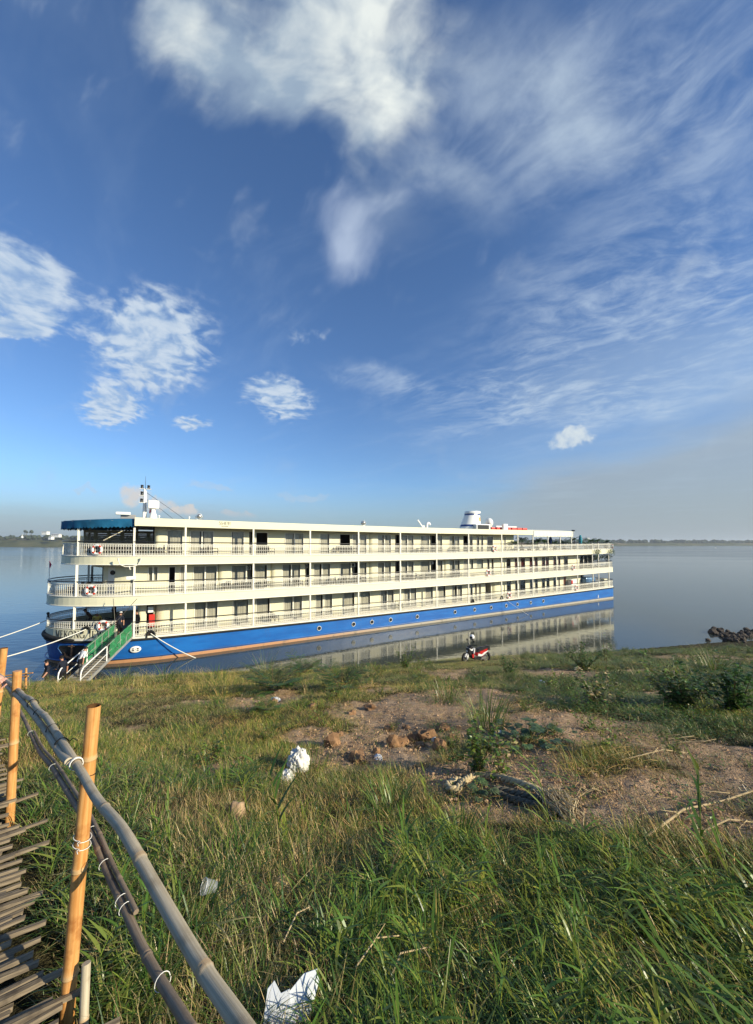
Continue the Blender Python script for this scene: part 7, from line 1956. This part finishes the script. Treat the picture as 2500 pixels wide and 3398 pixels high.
PL = [
 ('feathery_shrub', lambda s: feathery(s, 15, .80), 905, 2300, 'feathery pinnate-leaved shrub at the head of the bare patch', 1.0),
 ('feathery_shrub', lambda s: feathery(s, 15, .85), 1010, 2235, 'spreading feathery shrub in front of the hull reflection', 1.0),
 ('feathery_shrub', lambda s: feathery(s, 13, .65), 1130, 2290, 'low dark feathery shrub right of the bare soil mound', 1.0),
 ('leafy_bush', lambda s: weedy(s, 18, .95, (.08, .13), 34, ('deep', 'green', 'olive'), .9), 1345, 2222, 'dark leafy bush at the water edge left of the scooter', 1.0),
 ('leafy_bush', lambda s: weedy(s, 14, .65, (.07, .11), 28, ('deep', 'green'), .9), 1690, 2238, 'dark bush just right of the scooter rear wheel', 1.0),
 ('grass_clump', lambda s: clump(s, 90, 1.25, .012, .3, dict(lime=4, green=3, straw=2), (.3, 1.1)), 880, 2240, 'tall wispy grass clump standing against the orange waterline', 1.0),
 ('grass_clump', lambda s: clump(s, 80, .95, .013, .3), 545, 2268, 'arching grass clump on the bank edge below the second mooring rope', 1.0),
 ('grass_clump', lambda s: clump(s, 70, .9, .013, .25), 400, 2282, 'drooping grass clump on the bank edge beside the gangway foot', 1.0),
 ('grass_clump', lambda s: clump(s, 80, .85, .013, .3), 720, 2262, 'green grass clump where the mooring rope reaches the grass', 1.0),
 ('grass_clump', lambda s: clump(s, 120, .8, .012, .3, dict(green=4, lime=3)), 1625, 2410, 'big green grass clump at the upper edge of the bare earth', 1.0),
 ('grass_clump', lambda s: clump(s, 90, .7, .012, .28, dict(green=4, lime=3, olive=2)), 1480, 2330, 'grass clump behind the bare earth below the scooter', 1.0),
 ('grass_clump', lambda s: clump(s, 110, 1.1, .012, .3, dict(lime=4, straw=3, green=3)), 2370, 2225, 'pale spiky grass clump on the far right slope', 1.0),
 ('leafy_bush', lambda s: weedy(s, 22, 1.0, (.08, .13), 38, ('deep', 'green', 'olive'), 1.0), 1935, 2225, 'rounded dark green bush on the right slope near the ship stern reflection', 1.0),
 ('thin_sapling', lambda s: weedy(s, 2, 1.5, (.06, .10), 16, ('green', 'olive'), .12), 2018, 2275, 'single thin sapling rising against the water below the stern', 1.0),
 ('leafy_bush', lambda s: weedy(s, 26, .85, (.09, .15), 34, ('green', 'lime', 'olive'), 1.2), 2260, 2350, 'broad light green weed bush on the right side of the bank', 1.0),
 ('leafy_bush', lambda s: weedy(s, 28, .9, (.09, .15), 34, ('deep', 'green'), 1.3), 2440, 2370, 'dense green weed bush cut by the right edge of view', 1.0),
 ('leafy_bush', lambda s: weedy(s, 18, .65, (.08, .13), 28, ('green', 'olive', 'straw'), 1.2), 1990, 2350, 'sparse weed bush with some withered leaves above the right bare earth', 1.0),
 ('broadleaf_weed', lambda s: broad(s, 56, .62), 1755, 2455, 'creeping broadleaf weed with dusty lobed leaves on the bare earth', 1.0),
 ('leafy_weed', lambda s: weedy(s, 8, .66, (.06, .11), 46, ('green', 'olive', 'lime'), .35), 1585, 2572, 'upright leafy weed growing through the rope loop', 1.0),
 ('leafy_weed', lambda s: weedy(s, 6, .55, (.05, .09), 36, ('lime', 'green', 'straw'), .3), 1655, 2578, 'thinner flowering weed right of the one in the rope loop', 1.0),
 ('broadleaf_weed', lambda s: broad(s, 14, .16, (.06, .10)), 1605, 2640, 'small broadleaf seedling in front of the rope', 1.0),
 ('grass_clump', lambda s: clump(s, 130, .34, .006, .16, dict(lime=5, green=3, straw=1), (.3, 1.0)), 1045, 2560, 'rounded yellow-green grass tussock right of the crumpled white bag', 1.0),
 ('grass_clump', lambda s: clump(s, 90, .42, .012, .14, dict(green=5, lime=3), (.5, 1.6)), 1300, 2700, 'lush broad-bladed grass clump at the edge of the bare earth', 1.0),
 ('grass_clump', lambda s: clump(s, 60, .40, .014, .10, dict(lime=4, green=4), (.5, 1.6)), 1530, 2790, 'arching pale-bladed clump in the lush grass below the rope', 1.0),
 ('withered_grass', lambda s: clump(s, 34, .34, .012, .04, dict(straw=4, lime=4), (1.2, 2.2)), 1265, 2985, 'flopped yellowing grass tuft in the foreground centre', 1.0),
 ('reed_shoot', None, 932, 2790, 'single tall reed shoot left of centre in the foreground', .62),
 ('reed_shoot', None, 822, 2700, 'slim reed shoot just right of the pale stone', .42),
 ('reed_shoot', None, 1358, 2920, 'tall bladed reed standing in the middle foreground', .46),
 ('reed_shoot', None, 1835, 2800, 'reed with drooping leaves below the frayed rope end', .6),
 ('reed_shoot', None, 2330, 2860, 'dark reed stem on the right below the bare earth', .62),
 ('reed_shoot', None, 2090, 3160, 'bright broad-leaved reed low in the right foreground', .40),
 ('reed_shoot', None, 1890, 3230, 'pale green reed leaning in the right foreground', .42),
 ('reed_shoot', None, 565, 2870, 'reed growing between the fence rails and the stone', .40),
]
for i, (nm, fn, u, v, lab, sc) in enumerate(PL):
    p = gp(u, v, -.01)
    if nm == 'broadleaf_weed': parts_plant(nm, p, lab, i * 1.3, *fn(100 + i))
    elif fn: plant_obj(nm, fn(100 + i), p, lab, rz=i * 1.3)
    else: parts_plant(nm, p, lab, i, *reed_parts(200 + i, sc, 10, .24 * (sc / .5), .019 * (sc / .5), .12, 'green' if i % 2 else 'lime'))
# ================================================================== CLODS, STONES, ROPE AND LITTER
from mathutils import noise as mnoise
def lumpy(size, seed, rough=.35, sub=2, sq=(1, 1, 1), facet=False):
    bm = bmesh.new(); bmesh.ops.create_icosphere(bm, subdivisions=sub, radius=1); o = Vector((seed * 1.7, seed * .9, seed * 2.3))
    for v in bm.verts:
        n = mnoise.noise(v.co * 1.3 + o) * rough + mnoise.noise(v.co * 3.1 + o) * rough * .5 + mnoise.noise(v.co * 7 + o) * rough * .18
        v.co = v.co * (1 + n); v.co = Vector((v.co.x * sq[0], v.co.y * sq[1], v.co.z * sq[2])) * size
    mb = MB(); mb.bm(bm, 0, not facet); return mb
M_CLOD = mat('dry_clay', (.27, .155, .08), .95, .1, noise=(14, .35), bump=(40, .6, .01), wear=((.16, .095, .055), 9, .52, .7))
M_STONE = mat('pale_stone', (.40, .275, .165), .9, .15, noise=(16, .25), bump=(45, .7, .008), wear=((.24, .15, .09), 12, .5, .68))
M_ROCK = mat('dark_rock', (.085, .070, .058), .9, .15, noise=(5, .4), bump=(14, .8, .03), wear=((.16, .14, .11), 4, .55, .75))
CL = [(1105, 2475, 62, .8), (1180, 2520, 60, .6), (1196, 2532, 48, .55), (1310, 2476, 52, .8), (1335, 2470, 46, .7), (1250, 2500, 30, .6), (1375, 2460, 44, .8), (1420, 2455, 62, .7), (1460, 2490, 58, .9), (1395, 2478, 34, .6), (1470, 2422, 48, .5), (1290, 2420, 36, .5), (1035, 2352, 34, .6), (910, 2330, 26, .6), (1130, 2440, 26, .5), (1230, 2350, 36, .45), (648, 2555, 30, .7), (1170, 2370, 30, .5), (1350, 2420, 26, .6), (1500, 2450, 26, .6)]
PLACE = ['leftmost upright clod of the row', 'flat clod by the clear plastic scrap', 'block in front of the flat clod', 'tall clod in the middle of the row', 'clod leaning on the tall middle one', 'small clod before the tall middle one', 'clod under the blue-white wrapper', 'large clod right of the wrapper', 'squared clod at the right end of the row', 'crumb of clay between the big clods', 'low clod behind the right end', 'low clod up the slope behind the row', 'clod near the shrub root', 'clod by the small litter heap', 'crumb left of the clod row', 'flat lump at the top of the bare mound', 'brick-red lump alone in the left grass', 'lump on the shoulder of the mound', 'small clod up the bare slope', 'last small clod right of the row']
for i, (u, v, w, hh) in enumerate(CL):
    p = gp(u, v); s = w * p.y / F / 2; o = lumpy(s, i + 3, .55, 2, (1, .85, hh * 1.15), True).build('clod', M_CLOD, None, p + Vector((0, 0, s * hh * .45)), (0, 0, i)); tag(o, 'dry brown earth clod: ' + PLACE[i], 'clod', 'earth clods on the bare patch')
p = gp(785, 2722); s = 62 * p.y / F / 2; o = lumpy(s, 31, .30, 3, (.80, .75, 1.15)).build('stone', M_STONE, None, p + Vector((0, 0, s * .8))); tag(o, 'pale tan stone standing in the grass near the fence', 'stone')
p = gp(1855, 3385); o = lumpy(.022, 37, .2, 2).build('stone', M_STONE, None, p + Vector((0, 0, .02))); tag(o, 'small grey pebble at the bottom edge of the grass', 'stone')
def rock_pile():
    rr = random.Random(9); k = 0
    RK = [lumpy(1, 50 + j, .5, 2, (1, .85, .75), True).mesh('rock', M_ROCK) for j in range(7)]
    def put(u, v, wpx, lab, lift=0.0):
        nonlocal k
        d_ = ray(u, v); p = gp(u, v) if u > 2465 and v > 2112 else EYE + d_ * (-EYE.z / d_.z)
        if p.z < 0: p = EYE + d_ * (-EYE.z / d_.z)
        s = wpx * .9 * p.y / F / 2
        o = link('rock', RK[k % 7], None, (p.x, p.y, max(p.z, 0) + s * .22 + lift * .6), (rr.random(), rr.random(), rr.random() * 6)); o.scale = (s,) * 3; tag(o, lab, 'rock', 'dark rocks at the water edge'); k += 1
    put(2351, 2126, 18, 'dark rock standing alone in the water left of the rock pile')
    for i in range(96):
        a = i / 95; u = 2366 + 200 * a + rr.uniform(-8, 8); v = 2099 + 5 * a + rr.uniform(-8, 14) + (26 * rr.random() if 2400 < u < 2470 else 0)
        put(u, v, rr.uniform(13, 25), 'dark rough rock in the pile at the water edge on the right', rr.random() * .12)
rock_pile()

# ---- the old hawser: three-strand rope lying in loops
def laid_rope(name, px, r, m, label, lift=.9, group=None):
    P_ = []
    pts = [gp(u, v) + Vector((0, 0, r * lift)) for u, v in px]
    for i in range(len(pts) - 1):
        p0, p1, p2, p3 = pts[max(0, i - 1)], pts[i], pts[i + 1], pts[min(len(pts) - 1, i + 2)]
        for k in range(8): t = k / 8; P_.append(.5 * ((2 * p1) + (p2 - p0) * t + (2 * p0 - 5 * p1 + 4 * p2 - p3) * t * t + (3 * p1 - p0 - 3 * p2 + p3) * t ** 3))
    P_.append(pts[-1]); cum = [0]
    for a, b in zip(P_[:-1], P_[1:]): cum.append(cum[-1] + (b - a).length)
    n = int(cum[-1] / (r * .55)); S = np.linspace(0, cum[-1], n); A = np.array([p[:] for p in P_]); C = np.stack([np.interp(S, cum, A[:, k]) for k in range(3)], 1)
    e = empty(name, pts[0]); tag(e, label, 'rope', group); o0 = Vector(pts[0])
    for st in range(3):
        q = []; 
        for i in range(n):
            t = Vector(C[min(n - 1, i + 1)] - C[max(0, i - 1)]).normalized(); x = t.cross(Vector((0, 0, 1))).normalized(); y = x.cross(t); an = S[i] / (r * 5.6) * tau + tau * st / 3
            q.append(Vector(C[i]) + (x * cos(an) + y * sin(an)) * r * .52 - o0)
        mb = MB(); mb.tube(q, r * .56, 7); mb.build('strand', m, e)
    return e
M_HAWSER = mat('old_hawser', (.50, .40, .24), .9, .1, noise=(45, .22), bump=(120, .6, .004)); M_WET = mat('muddy_hawser', (.13, .115, .085), .9, .1, noise=(40, .3), bump=(120, .6, .004))
g_ = lambda x, y: (1420 + x * .3511, 2480 + y * .3511)
laid_rope('hawser', [g_(*q) for q in ((1150, 520), (1050, 455), (960, 415), (850, 375), (760, 345), (680, 320), (590, 305), (480, 305), (400, 325), (345, 360), (300, 410), (270, 440), (205, 430), (185, 400), (230, 365), (300, 345))], .034, M_HAWSER, 'thick pale twisted rope lying in a loop on the earth', 1.2, 'old ropes on the bank')
laid_rope('hawser', [g_(*q) for q in ((620, 425), (720, 440), (820, 465), (920, 490), (1010, 515), (1080, 530))], .032, M_WET, 'muddy dark rope, upper of the two beside the pale loop', 1.0, 'old ropes on the bank')
laid_rope('hawser', [g_(*q) for q in ((640, 455), (720, 490), (800, 520), (900, 550), (1000, 575), (1060, 590))], .032, M_WET, 'muddy dark rope, lower of the two beside the pale loop', .9, 'old ropes on the bank')
def frayed():
    p0 = gp(*g_(1120, 520)); e = empty('frayed_rope_end', p0); tag(e, 'frayed rope end spreading into loose fibres', 'rope', 'old ropes on the bank'); rr = random.Random(4); mb = MB()
    ends = [gp(*g_(1480, 760)), gp(*g_(1420, 720)), gp(*g_(1360, 690)), gp(*g_(1200, 690)), gp(*g_(1270, 600))]
    for i in range(90):
        e_ = ends[rr.choices(range(5), (4, 3, 3, 2, 2))[0]] - p0; b = Vector((rr.gauss(0, .03), rr.gauss(0, .03), .03)); e_ = e_ * rr.uniform(.6, 1) + Vector((rr.gauss(0, .04), rr.gauss(0, .04), .02))
        m = b.lerp(e_, .45) + Vector((rr.gauss(0, .05), rr.gauss(0, .05), rr.uniform(.03, .12))); mb.tube([b, b.lerp(m, .5) + Vector((0, 0, .03)), m, m.lerp(e_, .5) + Vector((rr.gauss(0, .02), 0, .01)), e_], .0035, 4)
    tag(mb.build('fibres', M_HAWSER, e), kind='stuff')
frayed()
# ---- crumpled bags, cup, foam box, scraps
M_BAG = mat('white_plastic_bag', (.72, .70, .63), .55, .35, noise=(9, .06), wear=((.52, .48, .40), 7, .60, .78)); M_FOAM = mat('white_foam', (.60, .63, .66), .75, .25, noise=(6, .06), wear=((.40, .36, .28), 5, .58, .76))
M_CLEAR = mat('clear_plastic', (.50, .54, .57), .15, .6, alpha=.26); M_TANBAG = mat('tan_plastic', (.42, .30, .14), .5, .35, noise=(12, .3)); M_SCRAP = mat('pale_wrapper', (.62, .64, .66), .35, .5, noise=(14, .25))
def crumple(size, seed, sq, rough=.55, sub=4):
    """folded sheet: ridged noise gives sharp creases"""
    bm = bmesh.new(); bmesh.ops.create_icosphere(bm, subdivisions=sub, radius=1); o = Vector((seed * 3.1, seed, seed * 2.0))
    for v in bm.verts:
        a = 1 - abs(mnoise.noise(v.co * 1.5 + o)) * 2.2; b = 1 - abs(mnoise.noise(v.co * 3.6 + o * 1.3)) * 2.4; c = mnoise.noise(v.co * 9 + o)
        e_ = 1 - abs(mnoise.noise(v.co * 7.5 + o)) * 2.5; v.co *= .78 + rough * (.26 * a + .20 * b + .13 * e_ + .05 * c); v.co = Vector((v.co.x * sq[0], v.co.y * sq[1], max(v.co.z, -.5) * sq[2])) * size
    mb = MB(); mb.bm(bm, 0, True); return mb
def litter(name, u, v, wpx, seed, sq, m, label, cat, lift=.4, rough=.55, sub=5):
    p = gp(u, v); s = wpx * .9 * p.y / F / 2; o = crumple(s, seed, sq, rough, sub).build(name, m, None, p + Vector((0, 0, s * lift * sq[2])), (0, 0, seed)); return tag(o, label, cat)
litter('plastic_bag', 990, 2560, 76, 3, (1.0, .9, 1.35), M_BAG, 'big crumpled white plastic bag standing in the grass', 'bag', .55, .75)
litter('plastic_bag', 950, 2588, 66, 8, (1.15, .8, .55), M_BAG, 'flattened torn part of a white bag below the crumpled one', 'bag', .35, .8)
litter('plastic_scrap', 1256, 2520, 46, 5, (1.1, .7, .45), M_SCRAP, 'crushed clear wrapper beside the flat clods', 'litter', .3)
litter('plastic_scrap', 1448, 2462, 34, 6, (1.1, .7, .6), M_SCRAP, 'blue-white wrapper stuck between the large clods', 'litter', .5)
litter('plastic_scrap', 1657, 2440, 44, 7, (1.2, .7, .5), M_SCRAP, 'pale crumpled wrapper at the edge of the grass clump', 'litter', .4)
litter('plastic_scrap', 916, 2325, 34, 9, (1.3, .7, .5), M_SCRAP, 'dirty white scrap heap near the feathery shrub', 'litter', .4)
litter('plastic_scrap', 1330, 2722, 16, 10, (1, .8, .6), M_BAG, 'tiny white scrap in the dark grass at centre', 'litter', .5, .5, 3)
litter('plastic_scrap', 1808, 2268, 30, 12, (1.4, .7, .5), M_SCRAP, 'pale scrap on the right slope below the dark bush', 'litter', .5, .5, 3)
litter('plastic_bag', 930, 2955, 78, 14, (1.0, .8, .60), M_TANBAG, 'crumpled tan plastic wrapper half hidden in the foreground grass', 'bag', .45, .8)
def cup():
    p = gp(722, 2985, .02); e = empty('plastic_cup', p + Vector((0, -.03, .075))); e.rotation_euler = (R(64), R(10), R(-62)); tag(e, 'clear plastic cup lying on its side in the foreground grass', 'cup')
    s = .030; mb = MB(); mb.lathe([(.026, 0), (.030, .02), (.036, .062), (.0365, .066)], 24); mb.build('wall', M_CLEAR, e)
    mb = MB(); mb.tube([(.037 * cos(tau * i / 26), .037 * sin(tau * i / 26), .067) for i in range(26)], .0016, 5, closed=True); mb.build('rim', M_SCRAP, e)
    mb = MB(); mb.lathe([(.0255, .001), (.001, .002)], 20); mb.build('base', M_CLEAR, e)
cup()
def foam_box():
    c = gp(955, 3378, .0); e = empty('foam_box', c + Vector((0, 0, .05)), R(8)); tag(e, 'broken white foam box lid lying open at the bottom of the picture', 'box')
    k = c.y / F
    def sheet(name, pts, th, tilt, off):
        P_ = [(x * k, y * k) for x, y in pts]; n = len(P_); mb = MB(); vs = [(x, y, 0) for x, y in P_] + [(x * .985, y * .985, th) for x, y in P_]
        mb.add(vs, [tuple(range(n - 1, -1, -1)), tuple(range(n, 2 * n))] + [(i, (i + 1) % n, n + (i + 1) % n, n + i) for i in range(n)]); o = mb.build(name, M_FOAM, e, off, tilt); return o
    sheet('panel', [(-78, -30), (-60, 40), (-38, 52), (-20, 20), (8, 22), (12, -80), (-10, -88), (-40, -50)], .006, (R(52), R(-8), R(4)), (0, 0, .02))
    sheet('panel', [(-6, -86), (-4, 18), (32, 60), (74, 76), (70, -30), (44, -40), (38, -62), (18, -70)], .006, (R(48), R(14), R(-4)), (.004, .002, .016))
    sheet('edge_strip', [(66, -34), (70, 74), (80, 70), (78, -30)], .010, (R(44), R(26), R(-4)), (.004, .002, .014))
    sheet('flap', [(-52, -130), (-60, -96), (-10, -92), (4, -118)], .006, (R(18), 0, 0), (0, 0, .0))
foam_box()
# ---- dry canes lying about
M_CANE = mat('dry_cane', (.42, .32, .18), .8, .2, noise=(12, .25))
def cane(px, r, label, lift=.03, twigs=0, seed=0):
    pts = [gp(u, v) + Vector((0, 0, lift + (.06 if 0 < i < len(px) - 1 else 0))) for i, (u, v) in enumerate(px)]; e = empty('dry_cane', pts[0]); tag(e, label, 'cane', 'dry canes on the ground'); rr = random.Random(seed)
    P_ = [p - pts[0] for p in pts]; mb = MB(); mb.tube(P_, [r * (1 - .4 * i / len(P_)) for i in range(len(P_))], 7); mb.build('stem', M_CANE, e)
    for i in range(twigs):
        q = rr.uniform(.2, .95) * (len(P_) - 1); b = P_[int(q)].lerp(P_[min(len(P_) - 1, int(q) + 1)], q % 1); t = MB(); t.tube([b, b + Vector((rr.gauss(0, .08), rr.gauss(0, .08), .05)), b + Vector((rr.gauss(0, .16), rr.gauss(0, .16), .04))], [r * .5, r * .4, r * .2], 5); t.build('twig', M_CANE, e)
cane([(2150, 2790), (2270, 2725), (2400, 2695), (2500, 2660), (2580, 2650)], .010, 'pale branching dry cane on the right bare earth', .03, 6, 1)
cane([(2290, 2790), (2420, 2755), (2520, 2740)], .007, 'shorter dry cane below the branching one at the right', .02, 2, 2)
cane([(1900, 2665), (1970, 2645), (2010, 2640)], .006, 'short dry stalk beside the frayed rope', .02, 2, 3)
cane([(1180, 3290), (1250, 3230), (1325, 3175)], .004, 'thin dry stem lying across the foreground grass', .10, 1, 4)
cane([(940, 3185), (985, 3125), (1030, 3060)], .004, 'thin straw leaning above the foam box', .08, 0, 5)
cane([(1300, 3300), (1330, 3270), (1430, 3200)], .004, 'straw lying right of the foam box', .08, 1, 6)
cane([(1750, 2350), (1850, 2338), (1960, 2348)], .008, 'dry stick lying on the right slope', .02, 3, 7)
cane([(2060, 2530), (2200, 2512), (2290, 2505)], .008, 'long dry stick on the bare earth at the right', .02, 4, 8)
cane([(2250, 2470), (2350, 2480), (2460, 2500)], .007, 'dry twiggy stick near the right edge of the bare earth', .02, 5, 9)
build_haze()
